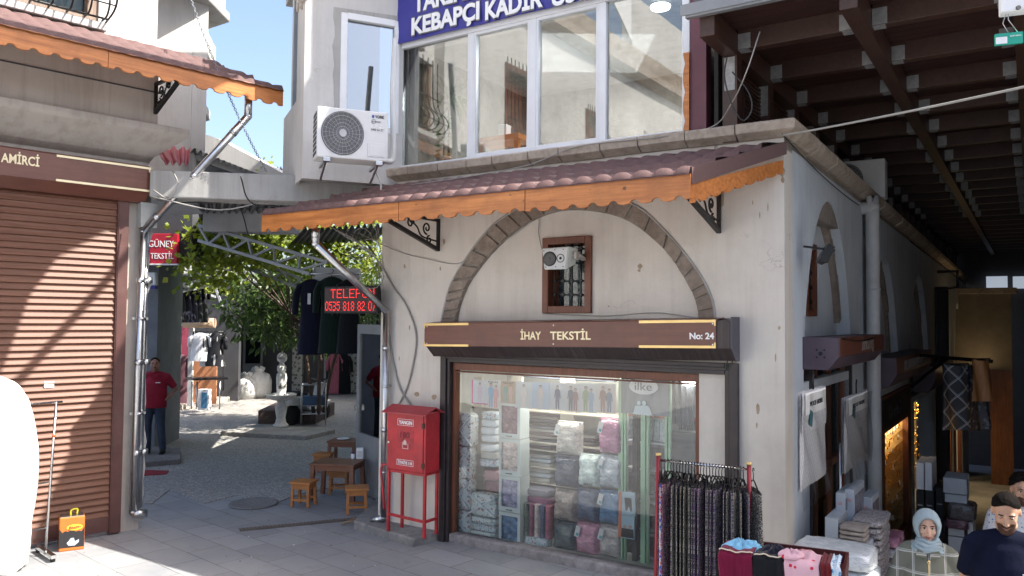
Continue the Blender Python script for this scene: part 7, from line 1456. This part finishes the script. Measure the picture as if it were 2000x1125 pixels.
for i, (vt, vb, k) in enumerate(((1048, 1070, 'pink'), (1072, 1090, 'white'), (1090, 1108, 'mauve'), (1106, 1135, 'pink'))): soft('plastic_bag', ['pink cushion in film below the lit jewellery window', 'white cushion in film under the pink one', 'mauve cushion in film, third of the small pile', 'lowest pink cushion in film beside the grey fringed mats'][i], 1726, 1756, vt, vb, 1.0, .4, k, 'cushion', 'cushions in film')
X['fringe'] = speck('fringed_mat', (.30, .28, .28), [(.42, .4, .4), (.16, .14, .15), (.24, .21, .21)], 60, .5)
n = 9; lt_ = ['topmost', 'second', 'third', 'fourth', 'fifth', 'sixth', 'seventh', 'eighth', 'lowest']
for i in range(n):
    vt = 1012+i*13; x0, z1 = P('F', 1662+(i > 1)*26, vt, .55); x1 = P('F', 1722+rnd.uniform(-3, 5), vt, .55)[0]; z0 = z1-.058
    pillow('fringed_mat', x0, x1, .5, 1.1, z0+.002, z1, X['fringe'], lt_[i]+' grey fringed bath mat in the pile beside the cushions', 'mat', 'grey fringed mats in a pile')
for i in range(5):
    vt = 1024+i*9; x0, z1 = P('F', 1640, vt, .3); x1 = P('F', 1692, vt, .3)[0]; pillow('folded_mat', x0, x1, .25, .5, z1-.036, z1, mat('beige_mat%d' % i, (.3, .26, .23), .9, var=.3, vs=20), ['top', 'second', 'third', 'fourth', 'bottom'][i]+' folded beige mat in front of the tall pale boxes', 'mat', 'folded beige mats')
soft('plastic_quilt', 'top white quilt in a clear plastic bag next to the clothes bin', 1543, 1700, 1064, 1100, -1.0, .45, plastic_wrap('quilt_bag', (.42, .48, .52), (.75, .78, .8), 7), 'quilt', 'white quilts in plastic bags'); soft('plastic_quilt', 'lower white quilt in a clear plastic bag under the first', 1550, 1704, 1100, 1140, -1.0, .45, plastic_wrap('quilt_bag2', (.42, .48, .52), (.75, .78, .8), 7), 'quilt', 'white quilts in plastic bags')
# dark legged pallet under goods
# ------------------------------------------------------------------ CLOTHES RACK WITH SKIRTS (frame C)
LX, RX = 0.0, .70; rk = thing('clothes_rack', 'dark red clothes rack with brass caps carrying patterned skirts', 'rack', 'C', (.35, 0, .0))
def PC_(u, v, y=0): return P('C', u, v, y)
zl = PC_(1286, 890)[1]; zr_ = PC_(1463, 908)[1]; xl = PC_(1286, 890)[0]; xr = PC_(1463, 908)[0]; RED2 = mat('rack_red', (.26, .015, .025), .35, .1, dirt=.2)
for x, z in ((xl, zl), (xr, zr_)):
    mm = M(); mm.tube([(x-(.03 if x == xl else -.01), 0, .0), (x, 0, z)], .016, 10); mm.build('post', RED2, rk); mm = M(); mm.tube([(x, 0, z), (x, 0, z+.02)], .022, 10); mm.build('cap', X['gold'], rk); mm = M(); mm.beam((x, -.28, .02), (x, .28, .02), .03, .03); mm.build('foot', RED2, rk)
mm = M(); mm.tube([(xl, 0, zl-.035), (xr, 0, zr_-.035)], .009, 8); mm.build('rail', X['chrome'], rk)
cols = [[(.55, .5, .42), (.3, .12, .3), (.1, .08, .25), (.5, .48, .45)], [(.45, .42, .36), (.16, .10, .3), (.35, .33, .3)], [(.5, .45, .42), (.42, .05, .16), (.3, .2, .3)], [(.4, .38, .3), (.25, .23, .2), (.5, .47, .4)]]
skm = [speck('skirt_print_%d' % i, (.045, .04, .042), c, 120, .5) for i, c in enumerate(cols)]
zz = speck('skirt_zigzag', (.5, .5, .55), [(.03, .06, .4), (.45, .03, .06), (.55, .55, .6)], 45, .6)
protos = []
NS = 27
def skirt(mtm, wtop, wbot, fold, lab, grp):
    t = local('patterned_skirt', lab, 'skirt', 'C', (0, 0, 0), 0, grp); mm = M(); n = 16; H = 1.12
    def fn(u, v):
        a = u*2*pi; w = wtop+(wbot-wtop)*(1-v)**1.3; r = 1+fold*sin(a*4+v*2)*(1-v*.6); return (w*cos(a)*r, .19*(1+.12*(1-v))*sin(a)*(1+fold*.5*sin(a*3)), -H+v*H-.145)
    mm.grid(fn, 40, 14); mm.build('skirt', mtm, t)
    mm = M(); mm.tube(spline([(0, -.17, -.15), (0, -.1, -.12), (0, 0, -.075), (0, .1, -.12), (0, .17, -.15)], 3), .006, 5); mm.tube(spline([(0, 0, -.075), (0, 0, -.03), (0, .018, -.01), (0, .012, .012), (0, -.01, .012), (0, -.018, -.004)], 4), .0035, 5)
    for y in (-.13, .13): mm.box(-.008, .008, y-.008, y+.008, -.18, -.13)
    mm.build('hanger', X['black'], t); return t
for i in range(4): protos.append(skirt(skm[i], .011, .02, .25, 'dark skirt with a small multicoloured print hanging in the packed row', 'dark printed skirts on the rack'))
for i in range(NS):
    x = xl+.05+(xr-xl-.09)*i/(NS-1); k = rnd.choice([0, 0, 1, 1, 2, 3]); z = zl-.035+(zr_-zl)*(x-xl)/(xr-xl)
    if i < 4: o = protos[i]
    else: o = copy_tree(protos[k])
    put(o, 'C', (x, 0, z), rnd.uniform(-.25, .25))
    o['label'] = 'dark skirt with a small multicoloured print hanging in the packed row'
o = skirt(zz, .012, .03, .2, 'red, white and blue zigzag skirt at the left end of the rack', None); put(o, 'C', (xl+.025, -.03, zl-.03), .1)
o = skirt(skm[3], .03, .13, .15, 'flared dark printed skirt at the right end outside the rack post', None); put(o, 'C', (xr+.03, .05, zr_-.045), .3)
# ------------------------------------------------------------------ CLOTHES BIN in the foreground
B0 = D(1402, 1078, 5.5); B1 = D(1650, 1095, 5.15); FR['N'] = mkframe((B0.x, B0.y), math.degrees(atan2(B1.y-B0.y, B1.x-B0.x))); wb = hypot(B1.x-B0.x, B1.y-B0.y); hb = B0.z
t = thing('clothes_bin', 'dark red framed table bin holding loose clothes', 'table', 'N', (wb/2, .25, 0))
mm = M(); mm.box(0, wb, 0, .5, hb-.12, hb-.1); mm.box(0, wb, 0, .02, hb-.1, hb-.02); mm.box(0, wb, .48, .5, hb-.1, hb-.02); mm.box(0, .02, .02, .48, hb-.1, hb-.02); mm.box(wb-.02, wb, .02, .48, hb-.1, hb-.02); mm.build('tray', mat('bin_brown', (.07, .012, .012), .5), t)
for x in (.02, wb-.02):
    for y in (.03, .47): mm = M(); mm.box(x-.015, x+.015, y-.015, y+.015, -.25, hb-.12); mm.build('leg', RED2, t)
def drape(lab, x0, x1, drop, mt, cat, edge=None, fz=.0, back=.3, name='draped_garment'):
    mm = M(); L = drop+back; n = 20
    def fn(u, v):
        s = v*L
        wob = .004*sin(u*9+x0*20)+.002*sin(u*21)
        if s < drop: return (x0+u*(x1-x0)+.01*sin(v*6), -.02-wob, hb-drop+s+.0+.01*sin(u*9))
        q = s-drop; return (x0+u*(x1-x0), -.01+q, hb+.015+wob*1.5+fz*sin(u*5+q*20)-.1*q*q)
    mm.grid(fn, 24, n); o = mm.build(name, mt, frame='N', loc=((x0+x1)/2, 0, hb-drop), label=lab, cat=cat, norm=False); md = o.modifiers.new('thick', 'SOLIDIFY'); md.thickness = .008
    if edge:
        m2 = M(); m2.tube([Vector(fn(u/12, drop/L+.02))+Vector((0, -.004, .006)) for u in range(13)], .005, 5); m2.build('hem', edge, o)
    return o
cw = lambda u: P('N', u, 1090, 0)[0]
drape('dark maroon trousers draped over the front of the clothes bin', cw(1404), cw(1470), .5, cloth('maroon', (.13, .006, .03)), 'trousers', mat('cream_hem', (.6, .52, .42), .8)); drape('black trousers with a cream edge draped over the clothes bin', cw(1472), cw(1530), .5, C['black'], 'trousers', mat('cream_hem2', (.6, .52, .42), .8))
pk_ = speck('cherry_print', (.58, .36, .42), [(.58, .36, .42)]*5+[(.5, .02, .05)], 30, .35); drape('pink pyjamas with a red cherry print draped over the clothes bin', cw(1532), cw(1600), .4, pk_, 'pyjamas', fz=.01)
drape('dark red garment at the right end of the clothes bin', cw(1602), cw(1622), .3, cloth('dkred_c', (.12, .01, .015)), 'garment'); drape('blue and white patterned cloth at the right end of the bin', cw(1622), cw(1640), .12, speck('bluewhite', (.45, .55, .65), [(.1, .25, .45), (.6, .65, .7)], 50, .45), 'cloth')
def crumple(lab, u, v, d_, r, mt, cat, name='crumpled_garment'):
    c = D(u, v, d_); mm = M(); mm.ball((0, 0, 0), r, 26); sd = u
    mm.xf(lambda x, y, z: (c.x+x*(1+.18*sin(9*atan2(y, x)+sd)), c.y+y, c.z+z*(1+.35*sin(7*atan2(y, x)+sd)+.2*sin(23*x*10+sd)))); return mm.build(name, mt, frame='W', loc=tuple(c), label=lab, cat=cat)
crumple('light blue garment crumpled on top of the clothes bin', 1450, 1072, 5.62, (.13, .1, .055), cloth('lightblue', (.18, .42, .62)), 'garment'); crumple('navy garment crumpled behind the black trousers', 1512, 1082, 5.5, (.09, .1, .05), C['navy'], 'garment')
crumple('pink ruffled pyjama top gathered on the clothes bin', 1545, 1084, 5.35, (.08, .08, .03), pk_, 'pyjamas')
# emergency light and green exit tag under the roof
c = D(1982, 6, 4.93); t = thing('emergency_light', 'white emergency light housing under the market roof', 'light', 'W', tuple(c)); mm = M(); mm.obox(c, (.16, .1, .13), (0, 0, -.4)); mm.build('housing', X['purewhite'], t, bevel=.008); mm = M(); mm.tube([c+Vector((0, 0, .06)), Vector((c.x, c.y, 5.2))], .01, 8); mm.build('rod', X['plate'], t); mm = M(); mm.tube([c+Vector((-.02, -.06, -.055)), c+Vector((-.02, -.07, -.055))], .014, 12); mm.build('lens', X['dgrey'], t)
c2_ = D(1970, 76, 4.93); t = local('hanging_tag', 'small green box label hanging on wires below the emergency light', 'label', 'W', tuple(c2_), -.35); mm = M(); mm.box(-.075, .075, -.012, .012, -.035, .035); mm.build('green_box', mat('tag_green', (.02, .36, .26), .5), t); mm = M(); mm.box(-.072, -.01, -.0145, -.012, -.03, .012); mm.build('white_sticker', X['purewhite'], t); text('KURTARMA', 'lettering', X['purewhite'], t, .035, -.013, .008, w=.06, h=.008)
mm = M(); mm.tube([(0, 0, .035), (-.03, 0, .1), (0, 0, .2)], .003, 5); mm.tube([(.05, 0, .035), (0, 0, .12), (0, 0, .2)], .003, 5); mm.build('wire', X['galv'], t)

# unseen sheet added high over the street to cast slanting shade on the shutter
sv = Vector((.516, -.856, 1.19)); PT = [(.12, 3.78), (-.73, 3.2), (-1.0, 2.75), (-1.22, 2.0), (-1.45, 1.4), (-3.4, 1.0), (-3.4, 4.3), (.12, 4.3)]
t = thing('added_shade_sheet', 'pale unseen sheet added high over the street to shade the left shutter', 'shadow caster', 'L', (1, -4.3, 8.5)); mm = M(); k = 5.0
q = [Vector((x, 0, z))+sv*k for x, z in PT]; n = len(q); mm.add(q+[p+Vector((0, -.02, 0)) for p in q], [tuple(range(n))[::-1], tuple(range(n, 2*n))]+[(i, (i+1) % n, n+(i+1) % n, n+i) for i in range(n)]); mm.build('cloth', X['purewhite'], t)
mm = M(); mm.tube([Vector((x, 0, z))+sv*k for x, z in ((.2, 3.5), (-.2, 2.95), (-1.07, 1.82), (-1.6, 1.2))], .05, 8); mm.build('pole', X['galv'], t)  # rod added to cast the thin shade strip on the shutter

mm = M()
for i in range(150):
    x = rnd.uniform(-7.5, 0); y = rnd.uniform(-4.5, -.35); p = fw('F', x, y, .004); a = rnd.random()*3; s_ = rnd.uniform(.006, .022); mm.add([p+Vector((cos(a)*s_, sin(a)*s_, 0)), p+Vector((-sin(a)*s_*.5, cos(a)*s_*.5, .004)), p-Vector((cos(a)*s_, sin(a)*s_, 0)), p+Vector((sin(a)*s_*.5, -cos(a)*s_*.5, 0))], [(0, 1, 2, 3)], i % 3)
mm.build('scattered_litter', [mat('dry_leaf', (.16, .1, .05), .9), mat('grit', (.08, .075, .07), .9), X['paper']], frame='W', loc=(0, 0, 0), kind='stuff', norm=False)
q = [Vector((x, 0, z))+sv*7.2 for x, z in ((-.97, -.1), (-.5, 1.1), (.02, 2.3), (.35, 2.95), (1.3, 2.95), (1.3, -.1))]; n = len(q); mm = M(); mm.add(q+[p+Vector((0, .06, 0)) for p in q], [tuple(range(n)), tuple(range(n, 2*n))[::-1]]+[(i, (i+1) % n, n+(i+1) % n, n+i) for i in range(n)])
mm.build('added_shade_plate', X['metaldark'], frame='L', loc=(4, -6, 9), label='unseen metal plate added above the glazed storey to shade the left shutter', cat='roof screen')  # added plate out of view, cut to the shutter's lower right shade
# ------------------------------------------------------------------ PEOPLE (local axes: facing -y, feet at z = 0)
def skin_mat(name, c):
    mt, nt, b = newmat(name); v = coords(nt); nt.links.new(ramp(nt, noise(nt, v, 9, 5), [(.3, tuple(q*.85 for q in c)), (.7, tuple(min(1, q*1.1) for q in c))]), b.inputs['Base Color'])
    b.inputs['Roughness'].default_value = .5; b.inputs['Subsurface Weight'].default_value = .12; b.inputs['Subsurface Radius'].default_value = (.01, .004, .002); bumpn(nt, b, noise(nt, v, 160, 3), .1, .002); return mt
def fuse(mm, name, mt, parent, vox=.0075, sm=6):
    o = mm.build(name, mt, parent, norm=False)
    r = o.modifiers.new('fuse', 'REMESH'); r.mode = 'VOXEL'; r.voxel_size = vox; r.use_smooth_shade = True
    s = o.modifiers.new('soften', 'SMOOTH'); s.factor = .5; s.iterations = sm
    dg = bpy.context.evaluated_depsgraph_get(); dg.update(); me = bpy.data.meshes.new_from_object(o.evaluated_get(dg)); me.name = name
    o.modifiers.clear(); old = o.data; o.data = me; bpy.data.meshes.remove(old)
    for p in me.polygons: p.use_smooth = True
    return o
def limb(mm, pts, rs): 
    mm.tube(pts, rs, 14); 
    for p, r in zip(pts, rs): mm.ball(p, r*.99, 12)
def hand(mm, w, d, s, side, curl=.5):
    w = Vector(w); d = Vector(d).normalized(); sd = Vector(side).normalized(); nrm = d.cross(sd)
    mm.tube([w, w+d*.045*s, w+d*.085*s], [.026*s, .034*s, .032*s], 10); mm.ball(w+d*.05*s, (.036*s, .03*s, .04*s), 10)
    for i, (o, L) in enumerate(((-.028, .068), (-.0095, .078), (.0095, .073), (.028, .058))):
        a = w+d*.085*s+sd*o*s; b = a+(d+nrm*curl*.4).normalized()*L*.5*s; c = b+(d+nrm*curl*1.3).normalized()*L*.5*s; mm.tube([a-d*.01, a, b, c], [.0095*s, .0095*s, .0088*s, .0075*s], 8); mm.ball(c, .0075*s, 8)
    a = w+d*.03*s-sd*.03*s; mm.tube([a, a-sd*.03*s+d*.03*s, a-sd*.035*s+d*.06*s], [.012*s, .0105*s, .009*s], 8)
def head(mm, c, tilt, turn, fat=1.0):
    R = Matrix.Translation(c) @ Euler((tilt, 0, turn)).to_matrix().to_4x4(); h = M()
    h.ball((0, .012, .035), (.076, .094, .088), 24); h.ball((0, -.025, -.005), (.066*fat, .066, .085), 20); h.ball((0, -.03, -.055), (.052*fat, .052, .055), 18); h.ball((0, -.062, -.094), (.026*fat, .022, .02), 12)
    for s in (-1, 1):
        h.ball((s*.036*fat, -.058, -.022), (.026*fat, .025, .028), 12); h.ball((s*.03, -.078, .032), (.026, .013, .009), 10); h.ball((s*.078, .012, .0), (.009, .02, .032), 10); h.ball((s*.011, -.1, -.028), (.009, .01, .009), 8); h.ball((s*.045*fat, -.02, -.075), (.022*fat, .045, .025), 10)
    h.tube([(0, -.082, .03), (0, -.098, .0), (0, -.112, -.024)], [.009, .0115, .0125], 8); h.ball((0, -.110, -.026), .0125, 10); h.ball((0, -.083, -.055), (.022, .012, .014), 10)
    h.mat4(R); b0 = len(mm.v); mm.v += h.v; mm.f += [tuple(i+b0 for i in f) for f in h.f]; mm.mi += h.mi; mm.sm += h.sm; return R
def face(t, R, skin, brow, lip, smile=0, closed=0, lash=0):
    e = M()
    for s in (-1, 1): e.ball((s*.031, -.078, .012), (.0145, .0105, .0085 if not closed else .003), 12)
    e.mat4(R); e.build('eye', X['eyew'], t)
    e = M()
    for s in (-1, 1): e.ball((s*.031, -.0872, .0115), (.0065, .003, .0065 if not closed else .002), 10)
    e.mat4(R); e.build('iris', X['iris'], t)
    e = M()
    for s in (-1, 1):
        e.tube([(s*.014, -.0905, .0315), (s*.033, -.0915, .0375), (s*.052, -.077, .0305)], [.0028, .0038, .0018], 6)
        e.tube([(s*.017, -.0865, .015), (s*.031, -.091, .0215 if not closed else .014), (s*.046, -.079, .0155)], [.0012, .0022, .0012], 6)
    e.mat4(R); e.build('eyebrows', brow, t)
    e = M(); z = -.060
    e.tube([(-.025-.004*smile, -.084, z+.004*smile), (-.01, -.0955, z+.003), (0, -.0965, z+.001), (.01, -.0955, z+.003), (.025+.004*smile, -.084, z+.004*smile)], [.0015, .0042, .0042, .0042, .0015], 8); e.tube([(-.02, -.087, z-.003), (0, -.096, z-.0085), (.02, -.087, z-.003)], [.002, .0052, .002], 8); e.mat4(R); e.build('lips', lip, t)
    e = M(); e.tube([(-.025, -.0885, z+.001+.004*smile), (0, -.1, z-.003), (.025, -.0885, z+.001+.004*smile)], [.0008, .0014, .0008], 6); e.mat4(R); e.build('mouth_line', X['mouthline'], t)
X['eyew'] = mat('eye_white', (.62, .58, .54), .25, bump=0, var=.02); X['iris'] = mat('iris', (.02, .012, .008), .15, bump=0); X['mouthline'] = mat('mouth_line', (.12, .03, .025), .6, bump=0)
X['hair'] = mat('dark_hair', (.006, .0045, .004), .85, var=.4, vs=60, bump=.8, bs=160, scale=(1, 1, .3), spec=.08); X['hairg'] = mat('grey_hair', (.07, .06, .055), .6, var=.5, vs=80, bump=.8, bs=160); X['beard'] = mat('stubble', (.075, .042, .032), .95, var=.5, vs=120, bump=.6, bs=220, spec=.05)
def person(label, frame, loc, rz, H, skin, top, trou, arms, sex='m', tilt=0, turn=0, sleeves=.5, fat=1.0, legs=None, lean=0, shoe=None):
    t = local('person', label, 'person', frame, loc, rz); k = H/1.72; t.scale = (k, k, k)
    sw = .185 if sex == 'm' else .165; legs = legs or [((-.09, 0, .92), (-.10, -.01, .50), (-.11, .0, .10)), ((.09, 0, .92), (.10, -.01, .50), (.12, -.02, .10))]
    b = M(); b.tube([(0, 0, .86), (0, 0, 1.05), (0, .0, 1.25), (0, .01, 1.38), (0, .01, 1.46)], [.12, .115, .13, .10, .055], 18); limb(b, [(0, .012, 1.44), (0, -.002, 1.53)], [.056*fat, .052*fat])
    R = head(b, Vector((0, -.012, 1.60)), tilt, turn, fat)
    for hp, kn, an in legs: limb(b, [hp, kn, an], [.08, .055, .036])
    for A in arms: limb(b, [A[0], A[1], A[2]], [.046, .038, .027]); hand(b, A[2], Vector(A[3]), 1, A[4], A[5] if len(A) > 5 else .5)
    bo_ = fuse(b, 'body', skin, t, .0062, 5)
    s = M(); s.tube([(0, 0, .82), (0, 0, .95), (0, -.015*fat, 1.08), (0, 0, 1.25), (0, .01, 1.37), (0, .012, 1.45)], [.168*fat, .17*fat, .172*fat, .165*fat, .13, .078], 22)
    s.xf(lambda x, y, z: (x*1.12, y*.82, z)); s.tube([(-sw, .01, 1.385), (0, .01, 1.42), (sw, .01, 1.385)], [.068, .085, .068], 16)
    for A in arms:
        e = Vector(A[1]) if sleeves >= 1 else Vector(A[0]).lerp(Vector(A[1]), .8); pts = [Vector(A[0]), e]; rr = [.068*fat, .062]
        if sleeves >= 1: pts.append(Vector(A[1]).lerp(Vector(A[2]), .9)); rr.append(.048)
        s.tube(pts, rr, 16); s.ball(pts[0], .068*fat, 14)
        if sleeves >= 1: s.ball(pts[1], .063, 12)
    so_ = fuse(s, 'shirt', top, t, .011, 8)
    p = M()
    for hp, kn, an in legs: limb(p, [hp, kn, (an[0], an[1], .07)], [.108, .075, .06])
    p.tube([(0, 0, .84), (0, 0, .98)], [.15, .155], 16); p.xf(lambda x, y, z: (x, y*.95, z)); fuse(p, 'trousers', trou, t, .012, 6)
    for hp, kn, an in legs:
        q = M(); q.ball((an[0], an[1]-.05, .045), (.045, .13, .045), 14); q.box(an[0]-.04, an[0]+.04, an[1]-.17, an[1]+.07, 0, .022); q.build('shoe', shoe or X['rubber'], t)
    return t, R
skm_ = skin_mat('skin_tan', (.42, .24, .16)); skw = skin_mat('skin_light', (.55, .34, .25)); skr = skin_mat('skin_ruddy', (.36, .18, .12)); lipm = mat('lip_rose', (.33, .12, .1), .45, bump=0); lipb = mat('lip_brown', (.26, .12, .09), .5, bump=0)
jeans = mat('jeans', (.035, .05, .08), .85, var=.35, vs=7, bump=.4, bs=10, dist=.02); navy = mat('navy_tshirt', (.005, .007, .020), .9, var=.25, vs=5, bump=.5, bs=6, dist=.02, spec=.1)
def short_hair(t, R, mt, balding=0, full=0):
    h = M(); c0 = R
    def fn(u, v):
        a = u*2*pi; th = v*pi*.60
        front = max(0, -sin(a)); lim = 1-(.47*front**1.3*(1.15 if balding else .95)+.10*abs(cos(a))**6); th = v*pi*.60*(lim-.07); r = 1.055-.085*v**5+.012*sin(a*9+v*9)
        return (.0775*r*sin(th)*cos(a)*1.03, .012+.096*r*sin(th)*sin(a), .032+.092*(1.06+full*.1)*cos(th))
    h.grid(fn, 40, 14); h.mat4(R); o = h.build('hair', mt, t, norm=True); md = o.modifiers.new('thick', 'SOLIDIFY'); md.thickness = .004+.01*full; md.offset = .2; tx = bpy.data.textures.new('hair', 'CLOUDS'); tx.noise_scale = .02; sb = o.modifiers.new('sub', 'SUBSURF'); sb.levels = sb.render_levels = 1; dp = o.modifiers.new('tuft', 'DISPLACE'); dp.texture = tx; dp.strength = .007+.012*full; dp.mid_level = .5
def beard(t, R, mt, moust=1, chin=1):
    h = M()
    if chin:
        h.grid(lambda u, v: (lambda a, z: (.0615*sin(a)*(1-.25*v), -.03-.064*cos(a)*(1-.1*v)-.006*v, z))((u-.5)*2.5, -.05-.058*v+.035*abs(u-.5)*2*(1-v)), 18, 6)
    if moust: h.tube([(-.024, -.093, -.052), (0, -.1045, -.046), (.024, -.093, -.052)], [.002, .005, .002], 8)
    h.mat4(R); o = h.build('beard', mt, t, norm=False)
    if chin: md = o.modifiers.new('thick', 'SOLIDIFY'); md.thickness = .003; md.offset = 0
# ground profile gives each foot height
def feet(p): return gz((p.x, p.y))
# woman in light blue headscarf
hc = D(1812, 1028, 6.15); H_ = 1.60; g = hc.z-1.60*H_/1.72
wm = lines('plaid_shirt', (.15, .155, .12), (.5, .5, .47), 8.5, 6.5, .06)
arms = [((-.165, .01, 1.37), (-.27, .02, 1.10), (-.33, -.05, .86), (-.1, -.1, -1), (0, 1, 0)), ((.165, .01, 1.37), (.28, .03, 1.10), (.35, -.02, .86), (.1, -.1, -1), (0, -1, 0))]
t, R = person('smiling woman in a light blue headscarf and olive plaid shirt', 'W', (hc.x, hc.y+.01, g), radians(-24), H_, skw, wm, cloth('dark_skirt', (.03, .03, .035)), arms, 'f', .12, .05, 1.0, 1.02)
face(t, R, skw, X['hair'], lipm, smile=1)
sc = mat('headscarf', (.30, .38, .42), .8, var=.12, vs=8, bump=.5, bs=9, scale=(1, 1, 2.5), dist=.015)
h = M(); prof_ = [(-.055, .067, .094, -.012), (-.066, .074, .101, -.012), (-.05, .084, .110, -.008), (-.01, .098, .122, .0), (.045, .099, .12, .004), (.09, .08, .098, .0), (.115, .045, .06, -.01), (.122, .0, .0, -.01)]
n = 36; V = []
for y, rx, rz_, zc in prof_:
    for k in range(n): a = 2*pi*k/n; V.append((rx*cos(a)*(1+.012*sin(a*7)), y-.012*max(0, sin(a))*(y < -.04)+.01*cos(a*5)*0, zc+.01+rz_*sin(a)*(1 if sin(a) > 0 else 1.12)))
h.add(V, [(i*n+k, i*n+(k+1) % n, (i+1)*n+(k+1) % n, (i+1)*n+k) for i in range(len(prof_)-1) for k in range(n)], 0, True)
h.mat4(R)
for i, (z, r, y) in enumerate(((1.49, .075, -.02), (1.465, .088, -.025), (1.44, .102, -.022), (1.42, .112, -.015))):
    h.tube([(r*cos(a_*pi/12)*(1+.03*sin(a_+i*2)), y+r*.85*sin(a_*pi/12), z+.012*sin(a_*.9+i)) for a_ in range(25)], .019, 8)
h.tube([(0, .0, 1.40), (0, 0, 1.50)], [.1, .07], 20)
o = h.build('headscarf', sc, t, norm=False); md = o.modifiers.new('thick', 'SOLIDIFY'); md.thickness = .006
mm = M(); mm.plate([(-.09, 1.375), (-.01, 1.36), (-.015, 1.41), (-.08, 1.43)], (), -.16, -.150); mm.plate([(.09, 1.375), (.01, 1.36), (.015, 1.41), (.08, 1.43)], (), -.16, -.150); mm.xf(lambda x, y, z: (x, y+.035+.3*x*x*4, z)); mm.build('collar', wm, t)
mm = M(); mm.tube([(0, -.155, 1.36), (0, -.168, 1.2), (0, -.175, 1.0)], .0035, 6); mm.disc((0, 1.345), .012, -.165, -.16, 12, ri=.008); mm.build('zip', X['gold'], t)
# man in navy T-shirt looking down
hc = D(1966, 1001, 5.25); H_ = 1.76; g = hc.z-1.60*H_/1.72
arms = [((-.185, .01, 1.37), (-.225, .12, 1.12), (-.12, .26, .99), (1, .1, -.2), (0, 0, 1)), ((.185, .01, 1.37), (.235, .03, 1.10), (.25, -.06, .86), (0, -.1, -1), (0, -1, 0))]
t, R = person('bearded man in a navy T-shirt looking down beside the woman in the headscarf', 'W', (hc.x, hc.y+.01, g), radians(-24), H_, skm_, navy, jeans, arms, 'm', .38, -.12, .5, .98)
face(t, R, skm_, X['hair'], lipb, closed=1); short_hair(t, R, X['hair']); beard(t, R, X['beard'])
for i, s in enumerate(('just', 'like a', 'other')): text(s, 'printed_lettering', X['purewhite'], t, .06, -.172, 1.25-i*.022, w=.055, h=.013, bold=.02, align='LEFT')
# young man behind
hc = D(1997, 958, 6.7); H_ = 1.74; g = hc.z-1.60*H_/1.72
arms = [((-.19, .01, 1.37), (-.25, .05, 1.10), (-.27, -.03, .86), (0, -.1, -1), (0, -1, 0)), ((.19, .01, 1.37), (.25, .05, 1.10), (.27, -.03, .86), (0, -.1, -1), (0, -1, 0))]
t, R = person('young bearded man in a white printed T-shirt half behind the man in navy', 'W', (hc.x, hc.y+.01, g), radians(-24), H_, skm_, speck('print_tee', (.5, .52, .55), [(.5, .52, .55), (.5, .52, .55), (.12, .18, .3)], 55, .4), jeans, arms, 'm', .1, .1)
face(t, R, skm_, X['hair'], lipb, smile=1); short_hair(t, R, X['hair'], full=1.5); beard(t, R, X['beard'], 1, 1)
# man in red polo in the passage
hc = D(303, 712, 14.6); H_ = 1.72; g = .1
arms = [((-.20, .01, 1.37), (-.27, .03, 1.10), (-.24, -.04, .88), (0, -.1, -1), (0, -1, 0)), ((.20, .01, 1.37), (.36, .08, 1.14), (.205, -.04, .97), (-.8, -.3, -.3), (0, 0, 1))]
pol = mat('red_polo', (.30, .008, .03), .85, var=.2, vs=5, bump=.4, bs=7, dist=.02)
t, R = person('man in a red polo shirt with a hand on his hip', 'W', (hc.x, hc.y, g), radians(14), H_*hc.z/(1.60+.1), skr, pol, jeans, arms, 'm', 0, .1, .5, 1.15, legs=[((-.09, 0, .92), (-.10, -.02, .50), (-.09, .0, .10)), ((.09, 0, .92), (.13, -.04, .50), (.17, -.03, .10))], shoe=X['rubber'])
face(t, R, skr, X['hair'], lipb, smile=.5); short_hair(t, R, X['hair'], balding=1); beard(t, R, X['hair'], 1, 0)
mm = M(); mm.plate([(-.06, 1.40), (0, 1.33), (.06, 1.40), (.07, 1.44), (-.07, 1.44)], (), -.125, -.115); mm.build('collar', pol, t); mm = M(); mm.box(.04, .12, -.150, -.146, 1.275, 1.29); mm.build('chest_print', X['purewhite'], t)
q = [G(272, 895), G(350, 893), G(352, 905), G(345, 915), G(272, 912)]
mm = M(); mm.prism([(p.x, p.y) for p in [G(270, 880), G(352, 885), G(352, 908), G(270, 915)]], 0, .1); mm.build('doorstep', stonemat('step2', (.14, .13, .13), (.24, .22, .21)), frame='W', loc=tuple(G(310, 898)), bevel=.01, label='low stone doorstep under the man in the red polo', cat='step')
mm = M(); mm.prism([(p.x, p.y) for p in [G(268, 920), G(330, 922), G(325, 928), G(268, 932)]], .01, .025); mm.build('door_mat', mat('red_mat', (.25, .02, .03), .95), frame='W', loc=tuple(G(298, 925)), label='worn dark red mat on the ground near the pipes', cat='mat')
